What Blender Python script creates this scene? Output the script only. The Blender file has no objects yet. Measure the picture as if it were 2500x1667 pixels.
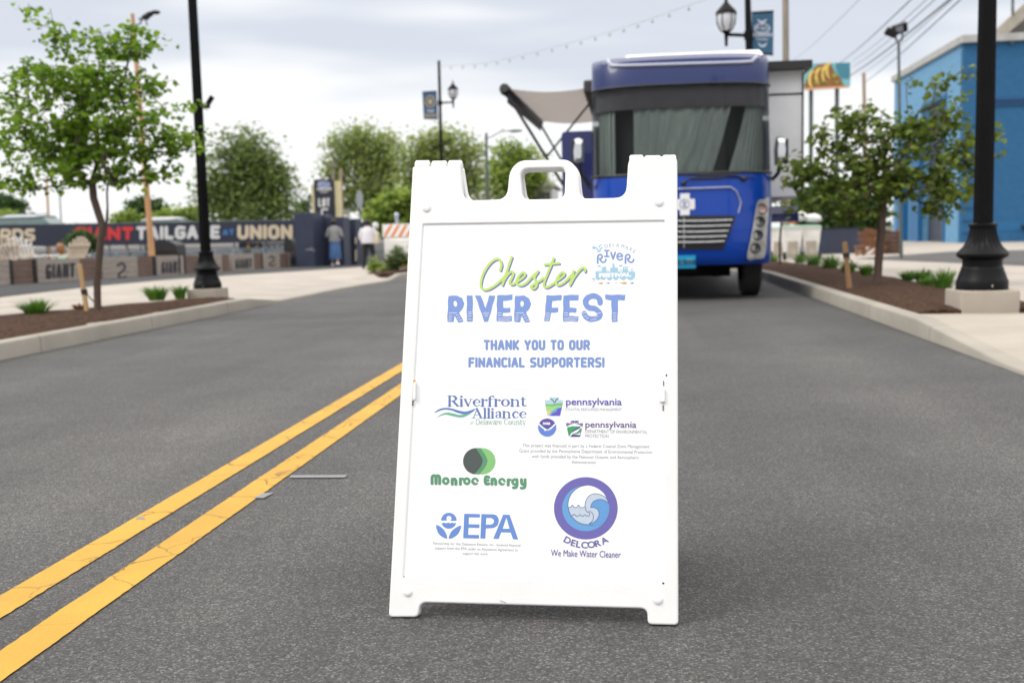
import bpy, bmesh, math, random
import numpy as np
from mathutils import Vector, Matrix, noise
from mathutils.geometry import tessellate_polygon

RND = random.Random(11)
D = bpy.data
SC = bpy.context.scene
COL = SC.collection
rad = math.radians

# ------------------------------------------------------------------ camera
F_PX, CX, CY, EYE = 2600.0, 1250.0, 833.5, 0.98
_d = np.array([1541. - CX, 562. - CY, F_PX]); _d /= np.linalg.norm(_d)     # the road runs along +Y
_u = np.cross(_d, np.array([1., -0.0245, 0.])); _u /= np.linalg.norm(_u)
if _u[1] > 0: _u = -_u
ROT = np.array([np.cross(_d, _u), _d, _u])
cam = D.cameras.new('camera'); camo = D.objects.new('camera', cam); COL.objects.link(camo)
r_, dn_, f_ = ROT[:, 0], ROT[:, 1], ROT[:, 2]
camo.matrix_world = Matrix(((r_[0], -dn_[0], -f_[0], 0), (r_[1], -dn_[1], -f_[1], 0), (r_[2], -dn_[2], -f_[2], EYE), (0, 0, 0, 1)))
cam.sensor_width = 36.0; cam.lens = 36.0 * F_PX / 2500.0
cam.clip_start = 0.05; cam.clip_end = 2000
cam.dof.use_dof = True; cam.dof.focus_distance = 2.72; cam.dof.aperture_fstop = 3.7
SC.camera = camo

# ------------------------------------------------------------------ sky, sun, exposure
SUN_EL, SUN_AZ = rad(48), rad(-115)            # azimuth from +Y towards +X
w = D.worlds.new('World'); SC.world = w; w.use_nodes = True
nt = w.node_tree; nt.nodes.clear()
def N(t, **k):
    n = nt.nodes.new(t)
    for a, b in k.items(): setattr(n, a, b)
    return n
out = N('ShaderNodeOutputWorld'); bg = N('ShaderNodeBackground'); bg.inputs[1].default_value = 0.1
sky = N('ShaderNodeTexSky', sky_type='NISHITA', sun_disc=False, sun_elevation=SUN_EL, sun_rotation=SUN_AZ)
tc = N('ShaderNodeTexCoord'); sep = N('ShaderNodeSeparateXYZ'); nt.links.new(tc.outputs['Generated'], sep.inputs[0])
mp = N('ShaderNodeMapping'); mp.inputs['Scale'].default_value = (1.5, 1.5, 8.0); mp.inputs['Location'].default_value = (3.1, 0.4, 0.35)
nt.links.new(tc.outputs['Generated'], mp.inputs[0])
no = N('ShaderNodeTexNoise'); no.inputs['Scale'].default_value = 1.6; no.inputs['Detail'].default_value = 3.5; no.inputs['Roughness'].default_value = 0.42
nt.links.new(mp.outputs[0], no.inputs['Vector'])
addm = N('ShaderNodeMath', operation='MULTIPLY_ADD'); addm.inputs[1].default_value = 2.6
nt.links.new(sep.outputs['Z'], addm.inputs[0]); nt.links.new(no.outputs['Fac'], addm.inputs[2])
ramp = N('ShaderNodeValToRGB'); e = ramp.color_ramp.elements
ramp.color_ramp.interpolation = 'EASE'; e[0].position = 0.80; e[0].color = (7.6, 7.6, 7.65, 1)
e[1].position = 1.17; e[1].color = (5.2, 5.5, 6.1, 1)
nt.links.new(addm.outputs[0], ramp.inputs[0])
mr = N('ShaderNodeMapRange'); mr.inputs['From Min'].default_value = 0.22; mr.inputs['From Max'].default_value = 0.6
nt.links.new(sep.outputs['Z'], mr.inputs['Value'])
vm = N('ShaderNodeMix', data_type='RGBA'); vm.inputs[7].default_value = (16.5, 16.0, 15.3, 1)      # brighter cloud overhead
nt.links.new(mr.outputs[0], vm.inputs[0]); nt.links.new(ramp.outputs[0], vm.inputs[6])
mx = N('ShaderNodeMix', data_type='RGBA'); mx.inputs[0].default_value = 0.93
nt.links.new(sky.outputs[0], mx.inputs[6]); nt.links.new(vm.outputs[2], mx.inputs[7])
nt.links.new(mx.outputs[2], bg.inputs[0]); nt.links.new(bg.outputs[0], out.inputs[0])

sl = D.lights.new('sun', 'SUN'); sl.energy = 1.0; sl.angle = rad(18); sl.color = (1, 0.95, 0.88)
so = D.objects.new('sun', sl); COL.objects.link(so)
sd = Vector((math.sin(SUN_AZ) * math.cos(SUN_EL), math.cos(SUN_AZ) * math.cos(SUN_EL), math.sin(SUN_EL)))
so.rotation_euler = sd.to_track_quat('Z', 'Y').to_euler(); so.location = (0, 0, 30)
SC.view_settings.view_transform = 'Standard'; SC.view_settings.look = 'None'
SC.view_settings.exposure = 0.5; SC.view_settings.gamma = 1.0
SC.cycles.max_bounces = 8; SC.cycles.transparent_max_bounces = 16

# ------------------------------------------------------------------ measuring helpers
KV = 2500.0 / 2352.0
def ray(vx, vy): return ROT @ np.array([vx * KV - CX, vy * KV - CY, F_PX])
def fall(y): return -0.0125 * min(max(y - 20.0, 0.0), 25.0)          # the street falls gently away
def G(vx, vy, z=0.0):                                               # point on level z of the street
    r = ray(vx, vy); zz = z
    for _ in range(8):
        t = (zz - EYE) / r[2]; zz = z + fall(r[1] * t)
    return Vector((r[0] * t, r[1] * t, EYE + r[2] * t))
def AT(vx, vy, Y):
    r = ray(vx, vy); t = Y / r[1]
    return Vector((r[0] * t, Y, EYE + r[2] * t))
class Plane:
    def __init__(s, o, n): s.o = Vector(o); s.n = Vector(n).normalized()
    def hit(s, vx, vy, off=0.0):
        r = Vector(ray(vx, vy)); c = Vector((0, 0, EYE)); o = s.o + s.n * off
        return c + r * ((o - c).dot(s.n) / r.dot(s.n))
def vplane(A, B):
    t = (Vector(B) - Vector(A)); n = Vector((t.y, -t.x, 0))
    if n.y > 0: n = -n
    return Plane(A, n)

# ------------------------------------------------------------------ materials
def lin(c): return tuple(((v / 255) / 12.92 if v / 255 <= 0.04045 else ((v / 255 + 0.055) / 1.055) ** 2.4) for v in c)
KEXP = 1.75
def alb(r, g, b, k=KEXP): return tuple(min(0.86, v / k) for v in lin((r, g, b)))
def mat(name, col, rough=0.6, metal=0.0, var=0.12, scale=4.0, bump=0.0, bscale=60.0, coat=0.0, spec=0.5, island=0.0, trans=0.0, stretch=(1, 1, 1), detail=5):
    m = D.materials.new(name); m.use_nodes = True; t = m.node_tree; p = t.nodes['Principled BSDF']
    p.inputs['Roughness'].default_value = rough; p.inputs['Metallic'].default_value = metal
    p.inputs['Specular IOR Level'].default_value = spec
    if coat: p.inputs['Coat Weight'].default_value = coat; p.inputs['Coat Roughness'].default_value = 0.06
    p.inputs['Base Color'].default_value = (*col, 1)
    src = None
    if var or bump:
        tcn = t.nodes.new('ShaderNodeTexCoord'); mpn = t.nodes.new('ShaderNodeMapping'); mpn.inputs['Scale'].default_value = stretch
        t.links.new(tcn.outputs['Object'], mpn.inputs[0])
    if var:
        n = t.nodes.new('ShaderNodeTexNoise'); n.inputs['Scale'].default_value = scale; n.inputs['Detail'].default_value = detail
        n.inputs['Roughness'].default_value = 0.6
        t.links.new(mpn.outputs[0], n.inputs['Vector'])
        r = t.nodes.new('ShaderNodeValToRGB'); el = r.color_ramp.elements
        el[0].position = 0.3; el[1].position = 0.7
        el[0].color = (*[c * (1 - var) for c in col], 1); el[1].color = (*[min(0.9, c * (1 + var)) for c in col], 1)
        t.links.new(n.outputs['Fac'], r.inputs[0]); src = r.outputs[0]
    if island:
        g = t.nodes.new('ShaderNodeNewGeometry'); hs = t.nodes.new('ShaderNodeHueSaturation')
        ma = t.nodes.new('ShaderNodeMapRange'); ma.inputs['To Min'].default_value = 1 - island; ma.inputs['To Max'].default_value = 1 + island
        t.links.new(g.outputs['Random Per Island'], ma.inputs['Value']); t.links.new(ma.outputs[0], hs.inputs['Value'])
        mh = t.nodes.new('ShaderNodeMapRange'); mh.inputs['To Min'].default_value = 0.515; mh.inputs['To Max'].default_value = 0.485
        t.links.new(g.outputs['Random Per Island'], mh.inputs['Value']); t.links.new(mh.outputs[0], hs.inputs['Hue'])
        if src: t.links.new(src, hs.inputs['Color'])
        else: hs.inputs['Color'].default_value = (*col, 1)
        src = hs.outputs[0]
    if src: t.links.new(src, p.inputs['Base Color'])
    if bump:
        n2 = t.nodes.new('ShaderNodeTexNoise'); n2.inputs['Scale'].default_value = bscale; n2.inputs['Detail'].default_value = 4
        t.links.new(mpn.outputs[0], n2.inputs['Vector'])
        b = t.nodes.new('ShaderNodeBump'); b.inputs['Strength'].default_value = bump; b.inputs['Distance'].default_value = 0.02
        t.links.new(n2.outputs['Fac'], b.inputs['Height']); t.links.new(b.outputs[0], p.inputs['Normal'])
    if trans:
        tr = t.nodes.new('ShaderNodeBsdfTranslucent'); ms = t.nodes.new('ShaderNodeMixShader'); ms.inputs[0].default_value = trans
        if src: t.links.new(src, tr.inputs[0])
        else: tr.inputs[0].default_value = (*col, 1)
        t.links.new(p.outputs[0], ms.inputs[1]); t.links.new(tr.outputs[0], ms.inputs[2])
        t.links.new(ms.outputs[0], t.nodes['Material Output'].inputs['Surface'])
    return m
M = {}
def mk(key, *a, **k): M[key] = mat(key, *a, **k); return M[key]

# ------------------------------------------------------------------ mesh helpers
class MB:
    def __init__(s): s.v = []; s.f = []; s.m = []
    def add(s, vs, fs, mi=0):
        o = len(s.v); s.v.extend([tuple(v) for v in vs]); s.f.extend([tuple(i + o for i in f) for f in fs]); s.m.extend([mi] * len(fs))
    def box(s, c, size, rz=0.0, mi=0, M4=None):
        hx, hy, hz = size[0] / 2, size[1] / 2, size[2] / 2
        R = Matrix.Rotation(rz, 4, 'Z') if M4 is None else M4
        vs = [Vector(c) + R.to_3x3() @ Vector((x, y, z)) for z in (-hz, hz) for x, y in ((-hx, -hy), (hx, -hy), (hx, hy), (-hx, hy))]
        s.add(vs, [(3, 2, 1, 0), (4, 5, 6, 7), (0, 1, 5, 4), (1, 2, 6, 5), (2, 3, 7, 6), (3, 0, 4, 7)], mi)
    def bar(s, a, b, wx, wy, mi=0, up=(0, 0, 1)):
        a = Vector(a); b = Vector(b); t = (b - a).normalized(); u = Vector(up)
        if abs(t.dot(u)) > 0.95: u = Vector((0, 1, 0))
        x = t.cross(u).normalized() * wx / 2; y = x.cross(t).normalized() * wy / 2
        vs = [p + q for p in (a, b) for q in (-x - y, x - y, x + y, -x + y)]
        s.add(vs, [(3, 2, 1, 0), (4, 5, 6, 7), (0, 1, 5, 4), (1, 2, 6, 5), (2, 3, 7, 6), (3, 0, 4, 7)], mi)
    def tube(s, pts, rs, n=8, mi=0, cap=True):
        pts = [Vector(p) for p in pts]
        if not hasattr(rs, '__len__'): rs = [rs] * len(pts)
        rings = []; px = None
        for i, p in enumerate(pts):
            t = (pts[min(i + 1, len(pts) - 1)] - pts[max(i - 1, 0)])
            t = t.normalized() if t.length > 1e-9 else Vector((0, 0, 1))
            if px is None:
                u = Vector((0, 0, 1)) if abs(t.z) < 0.9 else Vector((1, 0, 0)); px = t.cross(u).normalized()
            else:
                px = (px - t * px.dot(t)); px = px.normalized() if px.length > 1e-6 else t.orthogonal().normalized()
            py = t.cross(px)
            rings.append([p + (px * math.cos(a) + py * math.sin(a)) * rs[i] for a in [2 * math.pi * k / n for k in range(n)]])
        vs = [v for r in rings for v in r]; fs = []
        for i in range(len(pts) - 1):
            for k in range(n): fs.append((i * n + k, i * n + (k + 1) % n, (i + 1) * n + (k + 1) % n, (i + 1) * n + k))
        if cap: fs.append(tuple(range(n))[::-1]); fs.append(tuple((len(pts) - 1) * n + k for k in range(n)))
        s.add(vs, fs, mi)
    def lathe(s, prof, c=(0, 0, 0), n=24, mi=0, flute=None):
        vs = []; fs = []; c = Vector(c)
        for i, (r, z) in enumerate(prof):
            for k in range(n):
                rr = r
                if flute and flute[i] and k % 2: rr = r * (1 - flute[i])
                a = 2 * math.pi * k / n; vs.append(c + Vector((rr * math.cos(a), rr * math.sin(a), z)))
        for i in range(len(prof) - 1):
            for k in range(n): fs.append((i * n + k, i * n + (k + 1) % n, (i + 1) * n + (k + 1) % n, (i + 1) * n + k))
        fs.append(tuple(range(n))[::-1]); fs.append(tuple((len(prof) - 1) * n + k for k in range(n)))
        s.add(vs, fs, mi)
    def ball(s, c, r, n=10, m=7, mi=0):
        if not hasattr(r, '__len__'): r = (r, r, r)
        c = Vector(c); vs = []; fs = []
        for i in range(m + 1):
            ph = math.pi * i / m
            for k in range(n):
                a = 2 * math.pi * k / n; vs.append(c + Vector((r[0] * math.sin(ph) * math.cos(a), r[1] * math.sin(ph) * math.sin(a), r[2] * math.cos(ph))))
        for i in range(m):
            for k in range(n): fs.append((i * n + k, (i + 1) * n + k, (i + 1) * n + (k + 1) % n, i * n + (k + 1) % n))
        s.add(vs, fs, mi)
    def prism(s, pts, dvec, mi=0):                    # planar polygon (3-D points) pushed along dvec
        pts = [Vector(p) for p in pts]; n = len(pts); dv = Vector(dvec)
        tri = tessellate_polygon([pts]); vs = pts + [p + dv for p in pts]
        fs = [tuple(t) for t in tri] + [tuple(i + n for i in t)[::-1] for t in tri] + [(i, (i + 1) % n, n + (i + 1) % n, n + i) for i in range(n)]
        s.add(vs, fs, mi)
    def grid(s, rows, mi=0):
        n = len(rows[0]); s.add([p for r in rows for p in r], [(i * n + k, i * n + k + 1, (i + 1) * n + k + 1, (i + 1) * n + k) for i in range(len(rows) - 1) for k in range(n - 1)], mi)
    def build(s, name, mats, parent=None, smooth=False, bevel=0.0, base=None):
        if not isinstance(mats, (list, tuple)): mats = [mats]
        org = Vector((0, 0, 0))
        if parent is not None: org = Vector(parent['_org'])
        elif base is not None: org = Vector(base)
        me = D.meshes.new(name); me.from_pydata([(v[0] - org.x, v[1] - org.y, v[2] - org.z) for v in s.v], [], s.f)
        for m in mats: me.materials.append(m)
        if len(mats) > 1: me.polygons.foreach_set('material_index', s.m)
        bm = bmesh.new(); bm.from_mesh(me); 
        if len(bm.faces) < 20000: bmesh.ops.recalc_face_normals(bm, faces=bm.faces)
        bm.to_mesh(me); bm.free()
        if smooth:
            me.polygons.foreach_set('use_smooth', [True] * len(me.polygons))
            try: me.set_sharp_from_angle(angle=rad(38))
            except Exception: pass
        o = D.objects.new(name, me); COL.objects.link(o)
        if parent is not None: o.parent = parent; o['_org'] = tuple(org)
        else: o.location = org; o['_org'] = tuple(org)
        if bevel:
            b = o.modifiers.new('bevel', 'BEVEL'); b.width = bevel; b.segments = 2; b.limit_method = 'ANGLE'; b.angle_limit = rad(40)
        return o
def tag(o, label=None, cat=None, group=None, kind=None):
    if label: o['label'] = label
    if cat: o['category'] = cat
    if group: o['group'] = group
    if kind: o['kind'] = kind
    return o
def thing(name, loc, label, cat, group=None):
    o = D.objects.new(name, None); COL.objects.link(o); o.location = loc; o['_org'] = tuple(loc); o.empty_display_size = 0.2
    return tag(o, label, cat, group)
def children(o): return [c for c in D.objects if c.parent == o]
def copy_tree(o, parent=None):
    c = o.copy(); COL.objects.link(c)
    if parent: c.parent = parent
    for ch in children(o): copy_tree(ch, c)
    return c
def structure(name, mb, m, smooth=False): return tag(mb.build(name, m, smooth=smooth), kind='structure')

def crs(pts, n=8, closed=False):                      # Catmull-Rom samples
    P = [np.array(p, float) for p in pts]; L = len(P); outp = []
    segs = L if closed else L - 1
    for i in range(segs):
        p0 = P[(i - 1) % L] if closed or i > 0 else P[0]; p1 = P[i]; p2 = P[(i + 1) % L]
        p3 = P[(i + 2) % L] if closed or i + 2 < L else P[-1]
        for k in range(n):
            t = k / n
            outp.append(tuple(0.5 * ((2 * p1) + (-p0 + p2) * t + (2 * p0 - 5 * p1 + 4 * p2 - p3) * t * t + (-p0 + 3 * p1 - 3 * p2 + p3) * t ** 3)))
    if not closed: outp.append(tuple(P[-1]))
    return outp

# flat printed shapes: signed distances, united, then contoured into one non-overlapping sheet
def circ(cx, cy, r, ry=None):
    ry = ry or r
    return lambda X, Y: (np.sqrt(((X - cx) / r) ** 2 + ((Y - cy) / ry) ** 2) - 1) * min(r, ry)
def _seg(X, Y, a, b):
    dx, dy = b[0] - a[0], b[1] - a[1]; L = dx * dx + dy * dy + 1e-12
    t = np.clip(((X - a[0]) * dx + (Y - a[1]) * dy) / L, 0, 1)
    return np.hypot(X - a[0] - t * dx, Y - a[1] - t * dy), t
def stroke(pts, wd):
    def fn(X, Y):
        r = np.full(X.shape, 1e9)
        for i in range(len(pts) - 1):
            d_, t = _seg(X, Y, pts[i], pts[i + 1])
            h = wd / 2 if not hasattr(wd, '__len__') else (wd[i] + (wd[i + 1] - wd[i]) * t) / 2
            r = np.minimum(r, d_ - h)
        return r
    return fn
def poly(pts, rnd=0.0):
    def fn(X, Y):
        r = np.full(X.shape, 1e9); ins = np.zeros(X.shape, bool); n = len(pts)
        for i in range(n):
            a, b = pts[i], pts[(i + 1) % n]
            r = np.minimum(r, _seg(X, Y, a, b)[0])
            if a[1] != b[1]:
                c = (a[1] > Y) != (b[1] > Y); ins ^= c & (X < (b[0] - a[0]) * (Y - a[1]) / (b[1] - a[1]) + a[0])
        return np.where(ins, -r, r) - rnd
    return fn
def U(*f): return lambda X, Y: np.minimum.reduce([g(X, Y) for g in f])
def I(*f): return lambda X, Y: np.maximum.reduce([g(X, Y) for g in f])
def Sub(a, *b): return lambda X, Y: np.maximum.reduce([a(X, Y)] + [-g(X, Y) for g in b])
MAXRUN = [10 ** 9]                                    # short runs where the print lies on a curved surface
def contour(fn, bbox, cell):
    x0, y0, x1, y1 = bbox; nx = int((x1 - x0) / cell) + 2; ny = int((y1 - y0) / cell) + 2
    xs = x0 + np.arange(nx) * cell; ys = y0 + np.arange(ny) * cell
    X, Y = np.meshgrid(xs, ys); Z = fn(X, Y); IN = Z < 0
    cnt = IN[:-1, :-1].astype(int) + IN[1:, :-1] + IN[:-1, 1:] + IN[1:, 1:]
    vs = []; fs = []
    for j in range(ny - 1):
        row = cnt[j]
        if not row.any(): continue
        i = 0
        while i < nx - 1:
            c = row[i]
            if c == 0: i += 1; continue
            if c == 4:
                k = i
                while k < nx - 1 and row[k] == 4 and k - i < MAXRUN[0]: k += 1
                o = len(vs); vs += [(xs[i], ys[j]), (xs[k], ys[j]), (xs[k], ys[j + 1]), (xs[i], ys[j + 1])]; fs.append((o, o + 1, o + 2, o + 3)); i = k; continue
            cs = [(i, j), (i + 1, j), (i + 1, j + 1), (i, j + 1)]; pg = []
            for q in range(4):
                a, b = cs[q], cs[(q + 1) % 4]; za, zb = Z[a[1], a[0]], Z[b[1], b[0]]
                if za < 0: pg.append((xs[a[0]], ys[a[1]]))
                if (za < 0) != (zb < 0):
                    t = za / (za - zb); pg.append((xs[a[0]] + t * (xs[b[0]] - xs[a[0]]), ys[a[1]] + t * (ys[b[1]] - ys[a[1]])))
            if len(pg) >= 3: o = len(vs); vs += pg; fs.append(tuple(range(o, o + len(pg))))
            i += 1
    return vs, fs
_TXT = {}
def text2d(s, bold=0.0, space=1.0):                   # x from 0, baseline 0, cap height 1
    key = (s, bold, space)
    if key in _TXT: return _TXT[key]
    def raw(t):
        c = D.curves.new('t', 'FONT'); c.body = t; c.offset = bold; c.space_character = space; c.resolution_u = 4; c.fill_mode = 'FRONT'
        o = D.objects.new('t', c); COL.objects.link(o)
        me = D.meshes.new_from_object(o.evaluated_get(bpy.context.evaluated_depsgraph_get()))
        v = [(p.co.x, p.co.y) for p in me.vertices]; f = [tuple(p.vertices) for p in me.polygons]
        D.objects.remove(o); D.curves.remove(c); D.meshes.remove(me); return v, f
    hv, _ = raw('H'); cap = max(p[1] for p in hv); v, f = raw(s); x0 = min(p[0] for p in v); b0 = min(p[1] for p in hv)
    v = [((p[0] - x0) / (cap - b0), (p[1] - b0) / (cap - b0)) for p in v]
    _TXT[key] = (v, f, max(p[0] for p in v)); return _TXT[key]
def put_text(mb, fmap, s, xl, yl, xr, yr, cap, mi=0, bold=0.02, space=1.0, slant=0.0):
    v, f, wd = text2d(s, bold, space); dx, dy = xr - xl, yr - yl; L = math.hypot(dx, dy); ux, uy = dx / L, dy / L; k = L / wd
    mb.add([fmap(xl + (x * k + slant * y * cap) * ux + y * cap * uy, yl + (x * k + slant * y * cap) * uy - y * cap * ux) for x, y in v], f, mi)
def put_glyph(mb, fmap, ch, cx, cy, cap, deg, wscale=1.0, mi=0, bold=0.0):
    v, f, wd = text2d(ch, bold); a = rad(deg); c, sn = math.cos(a), math.sin(a)
    mb.add([fmap(cx + (x - wd / 2) * cap * wscale * c + (y - .5) * cap * sn, cy + (x - wd / 2) * cap * wscale * sn - (y - .5) * cap * c) for x, y in v], f, mi)
def put_shape(mb, fmap, fn, bbox, cell, mi=0):
    v, f = contour(fn, bbox, cell); mb.add([fmap(*p) for p in v], f, mi)
def curve_solid(loops, depth, bev, name):             # outer loop + holes in 2-D -> bevelled slab mesh data (z centred)
    c = D.curves.new(name, 'CURVE'); c.dimensions = '2D'; c.fill_mode = 'BOTH'; c.extrude = depth / 2 - bev; c.bevel_depth = bev; c.bevel_resolution = 2; c.offset = -bev
    for lp in loops:
        s = c.splines.new('POLY'); s.points.add(len(lp) - 1); s.use_cyclic_u = True
        for p, q in zip(s.points, lp): p.co = (q[0], q[1], 0, 1)
    o = D.objects.new(name, c); COL.objects.link(o)
    me = D.meshes.new_from_object(o.evaluated_get(bpy.context.evaluated_depsgraph_get()))
    v = [tuple(p.co) for p in me.vertices]; f = [tuple(p.vertices) for p in me.polygons]
    D.objects.remove(o); D.curves.remove(c); D.meshes.remove(me); return v, f
def round_loop(pts, rs, n=5):                         # polygon with rounded corners
    outp = []; L = len(pts)
    for i in range(L):
        p = np.array(pts[i], float); a = np.array(pts[i - 1], float); b = np.array(pts[(i + 1) % L], float); r = rs[i] if hasattr(rs, '__len__') else rs
        if r <= 0: outp.append(tuple(p)); continue
        da = (a - p) / np.linalg.norm(a - p); db = (b - p) / np.linalg.norm(b - p)
        r = min(r, np.linalg.norm(a - p) * .48, np.linalg.norm(b - p) * .48)
        q0 = p + da * r; q1 = p + db * r
        for k in range(n + 1):
            t = k / n; outp.append(tuple((1 - t) ** 2 * q0 + 2 * t * (1 - t) * p + t * t * q1))
    return outp

# squared monoline capitals (0..1 wide boxes, y up)
CAPS = {'T': (.72, [[(0, 1), (1, 1)], [(.5, 1), (.5, 0)]]), 'H': (.75, [[(0, 0), (0, 1)], [(1, 0), (1, 1)], [(0, .5), (1, .5)]]), 'A': (.82, [[(0, 0), (.42, 1), (.58, 1), (1, 0)], [(.17, .3), (.83, .3)]]),
        'N': (.8, [[(0, 0), (0, 1), (1, 0), (1, 1)]]), 'K': (.76, [[(0, 0), (0, 1)], [(1, 1), (.25, .5), (1, 0)], [(0, .5), (.3, .5)]]), 'Y': (.78, [[(0, 1), (.5, .42), (1, 1)], [(.5, .42), (.5, 0)]]),
        'O': (.76, [[(.25, 1), (.75, 1), (1, .82), (1, .18), (.75, 0), (.25, 0), (0, .18), (0, .82), (.25, 1)]]), 'U': (.76, [[(0, 1), (0, .18), (.25, 0), (.75, 0), (1, .18), (1, 1)]]),
        'R': (.76, [[(0, 0), (0, 1), (.75, 1), (1, .86), (1, .58), (.75, .44), (0, .44)], [(.55, .44), (1, 0)]]), 'F': (.66, [[(0, 0), (0, 1), (1, 1)], [(0, .5), (.85, .5)]]), 'I': (.0, [[(.5, 0), (.5, 1)]]),
        'C': (.7, [[(1, .96), (.75, 1), (.25, 1), (0, .82), (0, .18), (.25, 0), (.75, 0), (1, .04)]]), 'L': (.62, [[(0, 1), (0, 0), (1, 0)]]), 'S': (.72, [[(.95, 1), (.25, 1), (0, .86), (0, .64), (.2, .53), (.8, .46), (1, .34), (1, .14), (.75, 0), (.03, 0)]]),
        'P': (.74, [[(0, 0), (0, 1), (.75, 1), (1, .86), (1, .54), (.75, .4), (0, .4)]]), 'E': (.66, [[(1, 1), (0, 1), (0, 0), (1, 0)], [(0, .5), (.85, .5)]]), '!': (.0, [[(.5, .3), (.5, 1)], [(.5, 0), (.5, .02)]]),
        'G': (.78, [[(1, .96), (.75, 1), (.25, 1), (0, .82), (0, .18), (.25, 0), (.75, 0), (1, .16), (1, .48), (.6, .48)]]), 'D': (.78, [[(0, 0), (0, 1), (.7, 1), (1, .8), (1, .2), (.7, 0), (0, 0)]]),
        'B': (.76, [[(0, 0), (0, 1), (.75, 1), (1, .86), (1, .64), (.75, .52), (0, .52)], [(.75, .52), (1, .4), (1, .14), (.75, 0), (0, 0)]]), ' ': (.25, [])}
def caps_word(word, x0, x1, yb, cap, w, gap=.55, ybr=None, cond=1.0):
    """letters fitted between x0 and x1 on baseline yb (to ybr at the right), y down"""
    ws = [CAPS[c][0] for c in word]; sp = w * (1 + gap); h = cap - w
    kx = (x1 - x0 - sp * (len(word) - 1) - w) / sum(ws); x = x0 + w / 2; fs = []; slope = 0 if ybr is None else (ybr - yb) / (x1 - x0)
    for c, wd in zip(word, ws):
        for s in CAPS[c][1]: fs.append(stroke([(x + q[0] * wd * kx if wd else x, yb + slope * (x - x0) - w / 2 - q[1] * h) for q in s], w))
        x += wd * kx + sp
    return U(*fs)

# ------------------------------------------------------------------ ground materials
def asphalt_mat(name, col, fine=1.0):
    m = D.materials.new(name); m.use_nodes = True; t = m.node_tree; p = t.nodes['Principled BSDF']; L = t.links.new
    p.inputs['Roughness'].default_value = 0.82; p.inputs['Specular IOR Level'].default_value = 0.35
    tcn = t.nodes.new('ShaderNodeTexCoord')
    v = t.nodes.new('ShaderNodeTexVoronoi'); v.inputs['Scale'].default_value = 200 * fine; L(tcn.outputs['Object'], v.inputs['Vector'])
    sp = t.nodes.new('ShaderNodeSeparateColor'); L(v.outputs['Color'], sp.inputs[0])
    r = t.nodes.new('ShaderNodeValToRGB'); el = r.color_ramp.elements; L(sp.outputs[0], r.inputs[0])
    el[0].position = 0; el[0].color = (*[c * .55 for c in col], 1); el[1].position = 1; el[1].color = (*[min(.5, c * 2.3) for c in col], 1)
    el.new(.5).color = (*[c * .85 for c in col], 1); el.new(.86).color = (*[c * 1.35 for c in col], 1)
    n = t.nodes.new('ShaderNodeTexNoise'); n.inputs['Scale'].default_value = 0.7; n.inputs['Detail'].default_value = 8; n.inputs['Roughness'].default_value = .65
    L(tcn.outputs['Object'], n.inputs['Vector'])
    r2 = t.nodes.new('ShaderNodeValToRGB'); q = r2.color_ramp.elements; q[0].position = .3; q[0].color = (.78, .78, .78, 1); q[1].position = .7; q[1].color = (1.18, 1.17, 1.15, 1)
    L(n.outputs['Fac'], r2.inputs[0])
    mm = t.nodes.new('ShaderNodeMix'); mm.data_type = 'RGBA'; mm.blend_type = 'MULTIPLY'; mm.inputs[0].default_value = 1
    L(r.outputs[0], mm.inputs[6]); L(r2.outputs[0], mm.inputs[7])
    mpn = t.nodes.new('ShaderNodeMapping'); mpn.inputs['Scale'].default_value = (1.1, .035, 1); L(tcn.outputs['Object'], mpn.inputs[0])
    n5 = t.nodes.new('ShaderNodeTexNoise'); n5.inputs['Scale'].default_value = 1.0; n5.inputs['Detail'].default_value = 4; L(mpn.outputs[0], n5.inputs['Vector'])
    r5 = t.nodes.new('ShaderNodeMapRange'); r5.inputs['From Min'].default_value = .3; r5.inputs['From Max'].default_value = .7; r5.inputs['To Min'].default_value = .80; r5.inputs['To Max'].default_value = 1.2; L(n5.outputs['Fac'], r5.inputs['Value'])
    mk2 = t.nodes.new('ShaderNodeMix'); mk2.data_type = 'RGBA'; mk2.blend_type = 'MULTIPLY'; mk2.inputs[0].default_value = 1
    L(mm.outputs[2], mk2.inputs[6]); L(r5.outputs[0], mk2.inputs[7]); L(mk2.outputs[2], p.inputs['Base Color'])
    n3 = t.nodes.new('ShaderNodeTexNoise'); n3.inputs['Scale'].default_value = 110; n3.inputs['Detail'].default_value = 3; L(tcn.outputs['Object'], n3.inputs['Vector'])
    b = t.nodes.new('ShaderNodeBump'); b.inputs['Strength'].default_value = .75; b.inputs['Distance'].default_value = .006
    L(n3.outputs['Fac'], b.inputs['Height']); L(b.outputs[0], p.inputs['Normal'])
    return m
M['asphalt'] = asphalt_mat('asphalt', (0.074, 0.0725, 0.073))
M['lot'] = asphalt_mat('lot_asphalt', (0.034, 0.035, 0.038))
M['drive'] = asphalt_mat('drive_asphalt', (0.075, 0.073, 0.072))
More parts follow.
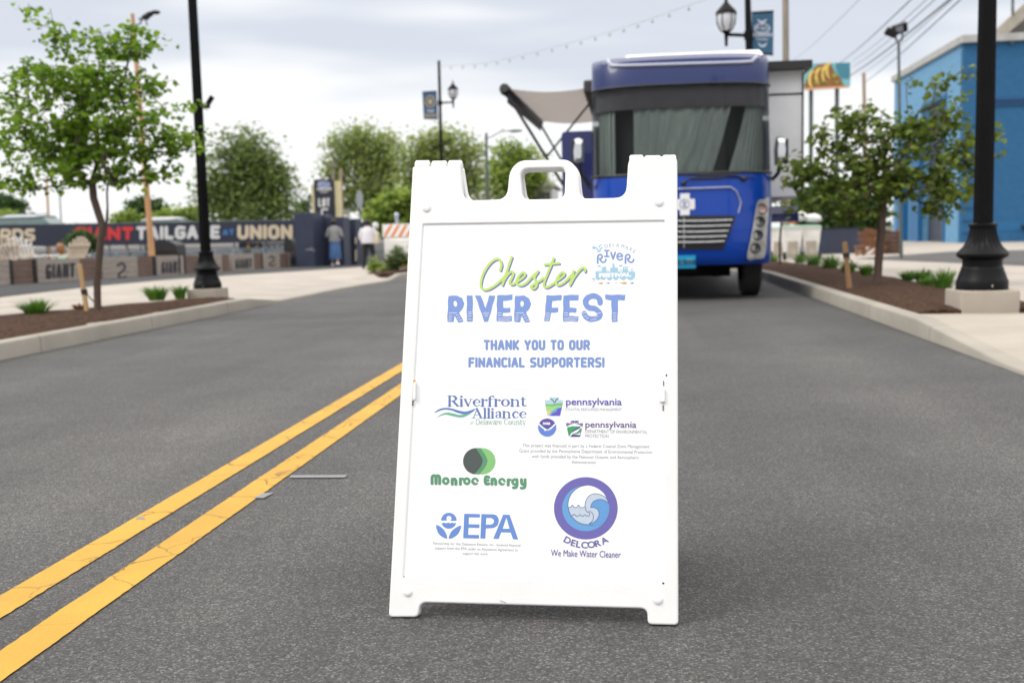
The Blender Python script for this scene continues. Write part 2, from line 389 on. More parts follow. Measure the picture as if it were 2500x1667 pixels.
def concrete_mat(name, col, joints=None):
    m = mat(name, col, rough=.85, var=.14, scale=1.1, bump=.25, bscale=90, detail=9)
    if joints:
        t = m.node_tree; p = t.nodes['Principled BSDF']; src = p.inputs['Base Color'].links[0].from_socket
        tcn = t.nodes.new('ShaderNodeTexCoord'); b = t.nodes.new('ShaderNodeTexBrick')
        b.offset = 0; b.inputs['Scale'].default_value = 1; b.inputs['Brick Width'].default_value = 200 if joints == 'kerb' else joints; b.inputs['Row Height'].default_value = 2.3 if joints == 'kerb' else joints
        b.inputs['Mortar Size'].default_value = .008; b.inputs['Mortar Smooth'].default_value = .3
        b.inputs['Color1'].default_value = (1, 1, 1, 1); b.inputs['Color2'].default_value = (.95, .95, .95, 1); b.inputs['Mortar'].default_value = (.45, .42, .4, 1)
        t.links.new(tcn.outputs['Object'], b.inputs['Vector'])
        mm = t.nodes.new('ShaderNodeMix'); mm.data_type = 'RGBA'; mm.blend_type = 'MULTIPLY'; mm.inputs[0].default_value = 1
        t.links.new(src, mm.inputs[6]); t.links.new(b.outputs[0], mm.inputs[7]); t.links.new(mm.outputs[2], p.inputs['Base Color'])
    return m
M['walk'] = concrete_mat('sidewalk_concrete', alb(226, 216, 204, 2.1), 1.55)
M['slab'] = concrete_mat('slab_concrete', alb(222, 212, 198, 2.1))
M['kerb'] = concrete_mat('kerb_concrete', alb(204, 197, 184, 2.0), 'kerb')
M['block'] = concrete_mat('block_concrete', alb(208, 196, 182, 1.9))
M['mulch'] = mat('mulch', alb(100, 76, 62, 2.3), rough=1, spec=.1, var=.8, scale=30, bump=1.0, bscale=26, stretch=(1, .55, 1), detail=7)
M['base'] = asphalt_mat('ground_base', (0.12, 0.115, 0.105), .5)

def strip(name, xs, ys, zf, m):
    mb = MB(); mb.grid([[(x, y, zf(x, y) + fall(y)) for x in xs] for y in ys]); return structure(name, mb, m)
def frange(a, b, n): return [a + (b - a) * i / n for i in range(n + 1)]
mb = MB(); mb.grid([[(x, y, -.42) for x in (-400, 400)] for y in (-60, 900)]); structure('ground', mb, M['base'])
strip('road', frange(-5.42, 2.48, 4), frange(-4, 20, 4) + frange(22, 45, 8) + [300], lambda x, y: 0, M['asphalt'])

def kh_left(y):
    if y < 14.6: return .15
    if y < 16: return .15 - .115 * (y - 14.6) / 1.4
    if y < 23.4: return .035
    if y < 24.8: return .035 + .115 * (y - 23.4) / 1.4
    return .15
def kh_right(y):
    if y > 9.7: return .15
    if y > 7.4: return .15 - .12 * (9.7 - y) / 2.3
    return .03
def kerb(name, xf, sx, kh, ys):
    mb = MB(); rows = []
    for y in ys:
        h = kh(y); z = fall(y); b = min(.025, h * .4)
        rows.append([(xf, y, z - .1), (xf + sx * .012, y, z + h - b), (xf + sx * .02, y, z + h - b * .3), (xf + sx * .035, y, z + h), (xf + sx * .165, y, z + h), (xf + sx * .165, y, z - .1)])
    mb.grid(rows)
    for i, y in enumerate(ys):                        # tooled joints in the kerb
        pass
    return structure(name, mb, M['kerb'], True)
kerb('kerb_left', -5.4, -1, kh_left, frange(-4, 14, 9) + frange(14.6, 16, 6) + [19, 21, 23.4] + frange(23.8, 24.8, 3) + [30, 36, 45, 90])
kerb('kerb_right', 2.46, 1, kh_right, [-4, 2, 5, 7.4] + frange(7.8, 9.7, 7) + [10.1, 13, 16, 20, 24, 30, 36, 45, 90])
# sidewalk on the far side of the street, dipping to the crossing
def z_left(x, y):
    k = min(1.0, max(0.0, (-5.57 - x) / 2.2)); return kh_left(y) - .004 + (.14 - kh_left(y)) * k
def lot_edge(y):
    P = [(-10, -10.2), (16.3, -10.26), (25.4, -10.95), (31, -9.9), (37, -9.3), (45, -9.0), (90, -9)]
    for (a, xa), (b, xb) in zip(P, P[1:]):
        if y <= b: return xa + (xb - xa) * (y - a) / (b - a)
    return -9
mb = MB(); ys = frange(-4, 14, 6) + frange(14.6, 16, 4) + [18, 20, 22, 23.4, 24.1, 24.8] + frange(26, 45, 10) + [90]
mb.grid([[(-5.565 + (lot_edge(y) + 5.565) * s, y, z_left(-5.565 + (lot_edge(y) + 5.565) * s, y) + fall(y)) for s in (0, .2, .4, .6, .8, 1)] for y in ys])
structure('sidewalk', mb, M['walk'])
mb = MB(); mb.grid([[(lot_edge(y) - .0 if k == 0 else -120, y, .136 + fall(y) - (.0 if k == 0 else .0)) for k in (1, 0)] for y in frange(-4, 45, 14) + [90, 200]])
structure('parking_lot', mb, M['lot'])
def bed(name, rows, zf):
    mb = MB(); g = []
    for y, xa, xb in rows:
        g.append([(xa + (xb - xa) * s, y, zf(y, s) + fall(y) + .03 * noise.noise((xa * 3 + s * 4, y * 2.5, 1))) for s in frange(0, 1, 12)])
    low = lambda p: (p[0], p[1], p[2] - .16)
    g = [[low(r[0])] + r + [low(r[-1])] for r in g]; g = [[low(p) for p in g[0]]] + g + [[low(p) for p in g[-1]]]
    mb.grid(g); return structure(name, mb, M['mulch'], True)
zb = lambda y, s: .145 + .05 * math.sin(math.pi * s) ** .5
rows = [(y, -5.575, (-7.44 + (y - 11.83) * .49) if y > 8 else -9.3) for y in frange(0, 14.6, 40)]
bed('mulch_bed', rows, lambda y, s: zb(y, s) * (1 if y < 13.8 else 1 - .12 * (y - 13.8)))
bed('mulch_island', [(y, -5.575, -5.7 - .85 * min(1, (y - 23.9) / 2)) for y in frange(24, 42, 30)], zb)
bed('mulch_verge', [(y, 2.63, 4.05) for y in frange(10.165, 33, 70)], zb)
def z_slab(x, y):
    k = min(1., max(0., (x - 2.63) / 1.9)); return kh_right(y) - .004 + (.14 - kh_right(y)) * k
strip('sidewalk_slab', [2.628, 3.1, 3.6, 4.1, 4.6, 7, 30], [-4, 2, 5, 7.4] + frange(7.8, 9.7, 7) + [10.16], z_slab, M['slab'])
strip('sidewalk_path', [4.06, 6, 9, 14, 60], [10.175, 14, 20, 25, 30, 35, 40, 45, 90], lambda x, y: .136, M['walk'])
strip('sidewalk_corner', [2.628, 4.055], [33.02, 40, 45, 90], lambda x, y: .136, M['walk'])
mb = MB(); P = [(6.5, 32.4), (7.4, 21.2), (8.3, 10.3), (58, 10.3), (58, 43), (12.2, 43)]
mb.grid([[(8.3 - (y - 10.3) * .0818 if y < 32.4 else 6.5 + (y - 32.4) * .54, y, .142 + fall(y)), (58, y, .142 + fall(y))] for y in frange(10.3, 32.4, 8) + frange(34, 43, 4)])
structure('driveway', mb, M['drive'])

# yellow lines
m = mat('line_paint', (.47, .262, .018), rough=.6, var=.10, scale=3, bump=.3, bscale=110)
t = m.node_tree; p = t.nodes['Principled BSDF']; src = p.inputs['Base Color'].links[0].from_socket
tcn = t.nodes.new('ShaderNodeTexCoord'); wn = t.nodes.new('ShaderNodeTexNoise'); wn.inputs['Scale'].default_value = 9; wn.inputs['Detail'].default_value = 4
t.links.new(tcn.outputs['Object'], wn.inputs['Vector'])
mxv = t.nodes.new('ShaderNodeMix'); mxv.data_type = 'VECTOR'; mxv.inputs[0].default_value = .10
t.links.new(tcn.outputs['Object'], mxv.inputs[4]); t.links.new(wn.outputs['Color'], mxv.inputs[5])
vo = t.nodes.new('ShaderNodeTexVoronoi'); vo.feature = 'DISTANCE_TO_EDGE'; vo.inputs['Scale'].default_value = 3.6; t.links.new(mxv.outputs[1], vo.inputs['Vector'])
cr = t.nodes.new('ShaderNodeValToRGB'); cr.color_ramp.elements[0].position = .0; cr.color_ramp.elements[0].color = (.22, .18, .12, 1); cr.color_ramp.elements[1].position = .017; cr.color_ramp.elements[1].color = (1, 1, 1, 1)
t.links.new(vo.outputs['Distance'], cr.inputs[0])
n4 = t.nodes.new('ShaderNodeTexNoise'); n4.inputs['Scale'].default_value = 1.7; t.links.new(tcn.outputs['Object'], n4.inputs['Vector'])
fr = t.nodes.new('ShaderNodeMapRange'); fr.inputs['From Min'].default_value = .40; fr.inputs['From Max'].default_value = .55; t.links.new(n4.outputs['Fac'], fr.inputs['Value'])
mm = t.nodes.new('ShaderNodeMix'); mm.data_type = 'RGBA'; mm.blend_type = 'MULTIPLY'
t.links.new(fr.outputs[0], mm.inputs[0]); t.links.new(src, mm.inputs[6]); t.links.new(cr.outputs[0], mm.inputs[7]); t.links.new(mm.outputs[2], p.inputs['Base Color'])
for k, (xa, xb) in enumerate(((-1.775, -1.668), (-1.537, -1.427))):
    mb = MB(); rows = []
    ysl = frange(1.2, 9, 520) + frange(9.2, 60, 100)
    for y in ysl:
        j1, j2 = [.0028 * noise.noise((y * 31, 5 * q + k * 9, 2)) + .003 * noise.noise((y * 4, 3 * q + k, 7)) for q in (0, 1)]
        rows.append([(xa + j1, y, fall(y) + .004), (xb + j2, y, fall(y) + .004)])
    mb.grid(rows); structure('road_marking', mb, m)
M['tape'] = mat('grey_tape', alb(168, 168, 172, 2.0), rough=.7, var=.1, scale=30)
for nm, pts, lab in (('tape_strip', [(668, 1091), (798, 1090), (792, 1096), (665, 1096.5)], 'long thin grey tape strip on the road beside the yellow line'),
                     ('tape_strip', [(604, 1132), (629, 1131), (606, 1143), (583, 1143)], 'short grey tape scrap stuck across the edge of the yellow line'),
                     ('tape_strip', [(316, 1187), (331, 1187), (334, 1192), (312, 1192)], 'tiny dark grey tape scrap on the far yellow line')):
    mb = MB(); mb.prism([G(*q, .0046) for q in pts], (0, 0, .0003)); c = G(*pts[0]); tag(mb.build(nm, M['tape'], base=c), lab, 'tape')

# ------------------------------------------------------------------ the A-frame sign
LEAN = rad(14)
FL, FR = G(893, 1420), G(1558, 1440)
AX = (FR - FL).normalized(); BK = Vector((0, 0, 1)).cross(AX).normalized()
VV = Vector((0, 0, math.cos(LEAN))) + BK * math.sin(LEAN)
NN = AX.cross(VV).normalized()                        # towards the viewer
if NN.y > 0: NN = -NN
SP = Plane(FL, NN)
def suv(px, py):                                      # photo point -> board coordinates
    p = SP.hit(px / KV, py / KV) - FL; return (p.dot(AX), p.dot(VV))
def sb(u, v, n=0.0): return FL + AX * u + VV * v + NN * n
M['plastic'] = mat('white_plastic', (.775, .775, .775), rough=.42, var=.03, scale=6, bump=.06, bscale=250)
M['poster'] = mat('poster_sheet', (.84, .85, .86), rough=.5, var=.0)
c1 = lambda x, y: (940 + x / 3.1784, 360 + y / 3.1784)
c7 = lambda x, y: (920 + x / 3.0154, 1350 + y / 3.0154)
sign = thing('sandwich_board', sb(.37, 0, -.25), 'white plastic sandwich board standing on the road with a printed festival sponsor poster', 'sign board')
outer = [c7(85, 470), c1(213, 150), c1(583, 143), c1(600, 410), c1(945, 402), c1(966, 180), c1(1040, 100), c1(1430, 92), c1(1498, 175), c1(1512, 396), c1(1870, 388), c1(1889, 75), c1(2268, 66), c7(2220, 530), c7(1993, 524), c7(1992, 407), c7(318, 362), c7(303, 470)]
rs_o = [.012, .004, .006, .03, .03, .06, .09, .09, .06, .02, .03, .022, .018, .012, .012, .035, .035, .012]
hole = [c1(1068, 403), c1(1052, 200), c1(1085, 165), c1(1380, 158), c1(1398, 190), c1(1392, 396)]
win = [c1(296, 598), c1(2167, 570), (1619, 1424), (985, 1408)]
O2 = round_loop([suv(*q) for q in outer], rs_o); H2 = round_loop([suv(*q) for q in hole], .02); W2 = round_loop([suv(*q) for q in win], .003)
mb = MB(); v, f = curve_solid([O2, H2, W2], .034, .0045, 'f'); mb.add([sb(a, b, c - .017) for a, b, c in v], f)
fp = mb.build('front_frame', M['plastic'], sign, smooth=True)
mb = MB(); v, f = curve_solid([O2, H2], .034, .0045, 'f')
NB = Vector((NN.x, NN.y, NN.z)); TOPV = max(q[1] for q in O2) - .006
VB = Vector((0, 0, math.cos(LEAN))) - BK * math.sin(LEAN); NBK = -AX.cross(VB).normalized()
if NBK.y < 0: NBK = -NBK
TP = sb(0, TOPV, -.036)
def rb(u, v, n): return TP + AX * u - VB * (TOPV - v) + NBK * n
mb.add([rb(a, b, -c + .012) for a, b, c in v], f); mb.build('rear_panel', M['plastic'], sign, smooth=True)
for xs, yy, r1 in ((((222, 338), (348, 470), (480, 592)), 132, .0165), (((1893, 2005), (2012, 2142), (2150, 2262)), 92, .017)):
    mb = MB()
    for k, (xa, xb) in enumerate(xs):
        a, b = suv(*c1(xa, yy)), suv(*c1(xb, yy - 2)); n0 = -.02 - (.004 if k == 1 else 0)
        mb.tube([sb(a[0] + .001, a[1], n0), sb(a[0] + .004, a[1], n0), sb(b[0] - .004, b[1], n0), sb(b[0] - .001, b[1], n0)], [r1 - .0035, r1, r1, r1 - .0035], 14)
    mb.build('hinge', M['plastic'], sign, smooth=True)
for q in (c1(323, 470), c1(2127, 425), c7(228, 285), c7(2070, 343)):
    mb = MB(); u0, v0 = suv(*q); ring = []
    for rr, hh in ((.0115, -.001), (.011, .0028), (.0085, .0045), (.004, .0052)):
        ring.append([sb(u0 + rr * math.cos(a), v0 + rr * math.sin(a), hh) for a in [2 * math.pi * k / 16 for k in range(17)]])
    mb.grid(ring); mb.add(ring[-1][:-1], [tuple(range(16))]); mb.build('rivet', M['plastic'], sign, smooth=True)
# side clips and the dark slots beside them
M['slot'] = mat('dark_slot', (.03, .03, .03), var=0)
for px, py, wd, hh in ((1013, 955, 7, 44), (1617, 965, 13, 34)):
    mb = MB(); a = suv(px - wd / 2, py + hh / 2); b = suv(px + wd / 2, py - hh / 2)
    v, f = curve_solid([round_loop([(a[0], a[1]), (b[0], a[1]), (b[0], b[1]), (a[0], b[1])], .004)], .009, .002, 'c'); mb.add([sb(p[0], p[1], p[2] + .002) for p in v], f)
    mb.build('clip', M['plastic'], sign, smooth=True)
for px, py, wd, hh in ((1008, 984, 3.2, 13), (1619, 996, 2.6, 14), (1627, 916, 3.2, 5), (1620, 936, 2.2, 13), (1619, 1423, 5, 4.5), (986.5, 1407, 2.4, 3.5)):
    mb = MB(); a = suv(px - wd / 2, py + hh / 2); b = suv(px + wd / 2, py - hh / 2)
    mb.prism([sb(a[0], a[1], .0003), sb(b[0], a[1], .0003), sb(b[0], b[1], .0003), sb(a[0], b[1], .0003)], NN * .0004); mb.build('slot', M['slot'], sign)
mb = MB(); a = suv(1012 - 3, 938); b = suv(1012 + 3, 928); mb.prism([sb(a[0], a[1], .0003), sb(b[0], a[1], .0003), sb(b[0], b[1], .0003), sb(a[0], b[1], .0003)], NN * .0004)
mb.build('sticker', mat('orange_sticker', alb(250, 190, 90), var=0), sign)
mb = MB(); q0 = suv(*c7(905, 352))
for k in range(7):
    x = q0[0] + .0022 * k; y = q0[1] - .0006 * k + .0012 * math.sin(k * 2.1)
    mb.prism([sb(x, y, .0003), sb(x + .003, y + .0006, .0003), sb(x + .0024, y + .0018, .0003), sb(x + .0004, y + .0014, .0003)], NN * .0003)
mb.build('scuff', mat('scuff_grey', alb(150, 145, 140), var=0), sign)
mb = MB(); PO = -.0045
loopP = [suv(*q) for q in (c1(285, 582), c1(2180, 555), (1632, 1436), (975, 1418))]
mb.prism([sb(a, b, PO) for a, b in loopP], -NN * .005); poster = mb.build('poster', M['poster'], sign)

# ------------------------------------------------------------------ printing on the poster
def ink(name, r, g, b): M[name] = mat('ink_' + name, alb(r, g, b, 1.16 if min(r, g, b) > 240 else KINK), rough=.5, var=.06, scale=220, stretch=(1, .02, 1)); return M[name]
KINK = 1.5
INKS = {}
class Printer:
    def __init__(s, name): s.mb = MB(); s.mats = []; s.name = name; s.k = 0
    def use(s, r, g, b):
        key = (r, g, b)
        if key not in INKS: INKS[key] = ink('%d_%d_%d' % key, *key)
        if INKS[key] not in s.mats: s.mats.append(INKS[key])
        s.mi = s.mats.index(INKS[key]); s.k += 1; s.off = PO + .00035 + .00012 * s.k; return s
    def frame(s, ox, oy, sc): s.ox, s.oy, s.sc = ox, oy, sc; return s
    def map(s, x, y):
        u, v_ = suv(s.ox + x / s.sc, s.oy + y / s.sc); return sb(u, v_, s.off)
    def shape(s, fn, bbox, cell): put_shape(s.mb, s.map, fn, bbox, cell, s.mi); return s
    def text(s, t, xl, yl, xr, yr, cap, bold=.02, space=1.0): put_text(s.mb, s.map, t, xl, yl, xr, yr, cap, s.mi, bold, space); return s
    def glyph(s, ch, cx, cy, cap, deg, ws=1.0, bold=0.0): put_glyph(s.mb, s.map, ch, cx, cy, cap, deg, ws, s.mi, bold); return s
    def done(s): return s.mb.build(s.name, s.mats, poster)

# heading: script word over a hand-cut capitals line
p = Printer('heading').frame(1040, 580, 4.3556)
ch = [crs([(785, 345), (800, 290), (787, 240), (760, 224), (715, 238), (660, 292), (615, 365), (587, 440), (580, 510), (602, 546), (645, 550), (705, 522), (765, 478), (815, 430), (860, 375)], 6),
      crs([(910, 202), (875, 300), (840, 410), (808, 502)], 6), crs([(822, 460), (865, 392), (905, 358), (926, 378), (912, 422), (890, 465), (896, 492), (925, 492), (965, 465), (1005, 440), (1042, 408), (1052, 382), (1025, 370), (985, 408), (958, 462), (972, 497), (1012, 505), (1062, 480), (1110, 430), (1150, 390), (1190, 355)], 6),
      crs([(1190, 355), (1160, 398), (1150, 430), (1170, 465), (1174, 505), (1150, 537), (1120, 534), (1118, 512), (1155, 488), (1205, 458), (1245, 428)], 6),
      crs([(1355, 218), (1320, 310), (1282, 400), (1255, 470), (1256, 518), (1288, 524), (1335, 498), (1390, 455), (1430, 428), (1468, 392), (1462, 368), (1430, 378), (1394, 430), (1380, 482), (1402, 502), (1445, 488), (1495, 448), (1545, 395)], 6),
      crs([(1260, 285), (1330, 276), (1412, 268)], 4), crs([(1568, 352), (1552, 415), (1528, 502)], 4), crs([(1540, 480), (1570, 425), (1608, 370), (1650, 326), (1680, 318), (1692, 338), (1686, 358)], 6)]
p.use(133, 128, 205).shape(lambda X, Y: U(*[stroke(c, 21) for c in ch])(X - 13, Y - 13), (550, 180, 1730, 600), 2.2)
p.use(212, 250, 128).shape(U(*[stroke(c, 25) for c in ch]), (550, 180, 1730, 600), 2.2)
def wob(f): return lambda X, Y: f(X + 2.0 * np.sin(Y * .045 + X * .01), Y + 2.0 * np.sin(X * .05)) 
Rp = [(238, 620), (330, 618), (380, 643), (398, 700), (383, 752), (345, 793), (390, 888), (342, 895), (298, 815), (284, 892), (227, 886)]
Ep = [(757, 614), (912, 608), (912, 657), (815, 664), (815, 747), (889, 748), (889, 788), (813, 790), (811, 835), (909, 836), (903, 884), (753, 884)]
sh = lambda pts, d: [(x + d, y) for x, y in pts]
let = U(Sub(poly(Rp, 4), circ(308, 700, 20, 32)), poly([(436, 616), (490, 614), (490, 884), (434, 884)], 4), poly([(525, 618), (578, 618), (632, 765), (672, 617), (728, 616), (655, 888), (622, 888)], 4), poly(Ep, 4), Sub(poly(sh(Rp, 711), 4), circ(1018, 700, 20, 32)),
        poly([(1283, 615), (1437, 613), (1433, 660), (1337, 664), (1332, 744), (1399, 747), (1397, 787), (1323, 788), (1312, 882), (1261, 882)], 4), poly(sh(Ep, 706), 4), stroke(crs([(1850, 688), (1836, 640), (1780, 618), (1722, 634), (1694, 690), (1728, 738), (1800, 756), (1842, 795), (1838, 840), (1770, 864), (1702, 842), (1684, 806)], 6), 58),
        poly([(1909, 609), (2113, 608), (2110, 657), (2038, 659), (2032, 888), (1980, 888), (1974, 659), (1909, 652)], 4))
cuts = []
def cut(*a):
    for x0, y0, x1, y1 in a: cuts.append(stroke([(x0, y0), ((x0 + x1) / 2, (y0 + y1) / 2 - 1.5), (x1, y1)], 8))
for d in (0, 711): cut((243 + d, 797, 326 + d, 797), (242 + d, 826, 270 + d, 823), (240 + d, 849, 270 + d, 844), (238 + d, 873, 266 + d, 868), (316 + d, 823, 341 + d, 819), (329 + d, 850, 358 + d, 845), (346 + d, 875, 378 + d, 872))
cut((444, 789, 480, 788), (444, 808, 480, 806), (443, 835, 480, 831), (443, 865, 480, 864), (602, 795, 666, 794), (612, 813, 660, 812), (624, 833, 652, 832))
for d in (0, 706): cut((762 + d, 798, 800 + d, 797), (762 + d, 824, 803 + d, 822), (762 + d, 855, 901 + d, 850), (764 + d, 875, 892 + d, 873))
cut((1272, 803, 1314, 801), (1272, 823, 1312, 826), (1270, 844, 1308, 847), (1268, 868, 1304, 869), (1662, 801, 1704, 797), (1678, 832, 1708, 830), (1702, 856, 1726, 850), (1752, 870, 1812, 862), (1790, 838, 1826, 832), (1822, 802, 1858, 797), (1988, 800, 2022, 799), (1988, 826, 2021, 824), (1988, 848, 2020, 846), (1988, 871, 2020, 870))
p.use(140, 172, 244).shape(Sub(wob(let), *cuts), (200, 580, 2150, 915), 2.0).done()

p = Printer('subheading').frame(1040, 800, 4.3556)
p.use(140, 170, 234).shape(caps_word('THANK YOU TO OUR', 610, 1742, 236, 110, 26, .25), (600, 110, 1755, 250), 2.2).shape(caps_word('FINANCIAL SUPPORTERS!', 448, 1898, 421, 110, 26, .25), (435, 295, 1910, 440), 2.2).done()

# river festival logo
p = Printer('logo').frame(1430, 580, 12.06)
p.use(244, 249, 254).shape(circ(880, 790, 760, 720), (80, 40, 1680, 1540), 14)
p.use(165, 176, 205)
for chh, x, y, a in zip('DELAWARE', (600, 718, 825, 940, 1088, 1208, 1330, 1430), (240, 215, 208, 215, 240, 290, 342, 405), (-14, -7, 2, 4, 12, 22, 30, 38)): p.glyph(chh, x, y, 105, a, .95, .0)
p.use(146, 172, 232)
rr = lambda d: [stroke([(350 + d, 742), (352 + d, 565)], 54), stroke(crs([(352 + d, 565), (368 + d, 518), (418 + d, 492), (465 + d, 512), (482 + d, 555), (460 + d, 602), (410 + d, 615)], 6), 50), stroke(crs([(412 + d, 612), (435 + d, 668), (482 + d, 712), (530 + d, 718), (575 + d, 690), (590 + d, 635)], 6), 50)]
p.shape(U(*rr(0), *rr(818), stroke([(560, 374), (680, 374)], 46), stroke([(620, 374), (620, 548)], 50), stroke([(558, 548), (680, 548)], 46), stroke([(742, 432), (803, 622), (866, 432)], 52), stroke(crs([(925, 548), (1070, 545), (1062, 500), (1000, 460), (942, 490), (920, 560), (946, 622), (1002, 652), (1060, 628), (1078, 616)], 6), 48)), (300, 330, 1470, 790), 7)
p.use(182, 226, 252)
p.shape(Sub(U(poly([(290, 1010), (1440, 1000), (1450, 1110), (1430, 1160), (300, 1170)], 8), circ(365, 1160, 80), circ(515, 1160, 80), circ(700, 1160, 85), circ(885, 1160, 80), circ(1100, 1140, 100), circ(1320, 1115, 125), poly([(490, 865), (595, 865), (595, 1015), (455, 1015)]), poly([(445, 862), (600, 850), (610, 880), (455, 880)]), poly([(720, 880), (945, 875), (945, 1015), (720, 1015)]), poly([(785, 755), (835, 752), (855, 880), (790, 880)]), poly([(1095, 850), (1245, 850), (1245, 1015), (1090, 1015)]), poly([(345, 812), (442, 806), (436, 850), (350, 856)]), poly([(972, 800), (1085, 795), (1078, 842), (985, 848)]), stroke([(1358, 860), (1358, 1010)], 14), stroke([(1310, 950), (1410, 950)], 12), stroke([(300, 985), (700, 965)], 14), stroke([(940, 955), (1100, 950)], 14)),
        poly([(1130, 880), (1170, 880), (1170, 920), (1130, 920)]), poly([(1195, 880), (1235, 880), (1235, 920), (1195, 920)])), (240, 730, 1480, 1260), 8)
p.shape(U(stroke(crs([(220, 285), (290, 285), (340, 335), (368, 405)], 5), [70, 80, 60, 40] * 1 + [40] * 12), stroke([(388, 275), (405, 235), (445, 205)], 36), stroke([(412, 395), (425, 330), (470, 292)], 42), stroke([(190, 1212), (240, 1190), (262, 1215)], 26), stroke([(240, 1255), (238, 1265)], 30)), (150, 160, 520, 1300), 9)
p.use(252, 253, 255).text('FESTIVAL', 388, 1165, 1338, 1142, 118, .06, .95)
p.use(250, 205, 130).shape(U(circ(455, 1332, 52, 26), poly([(375, 1310), (415, 1330), (375, 1355)]), circ(1135, 1328, 70, 38), poly([(1015, 1300), (1080, 1328), (1015, 1358)])), (360, 1280, 1220, 1380), 8)
p.use(190, 130, 190).shape(U(circ(672, 1332, 32, 18), poly([(612, 1315), (645, 1332), (612, 1350)])), (600, 1300, 710, 1360), 6)
p.use(130, 140, 190).shape(U(circ(1372, 1328, 34, 17), poly([(1310, 1315), (1340, 1328), (1310, 1342)]), circ(890, 1327, 20, 9)), (860, 1300, 1420, 1360), 6).done()

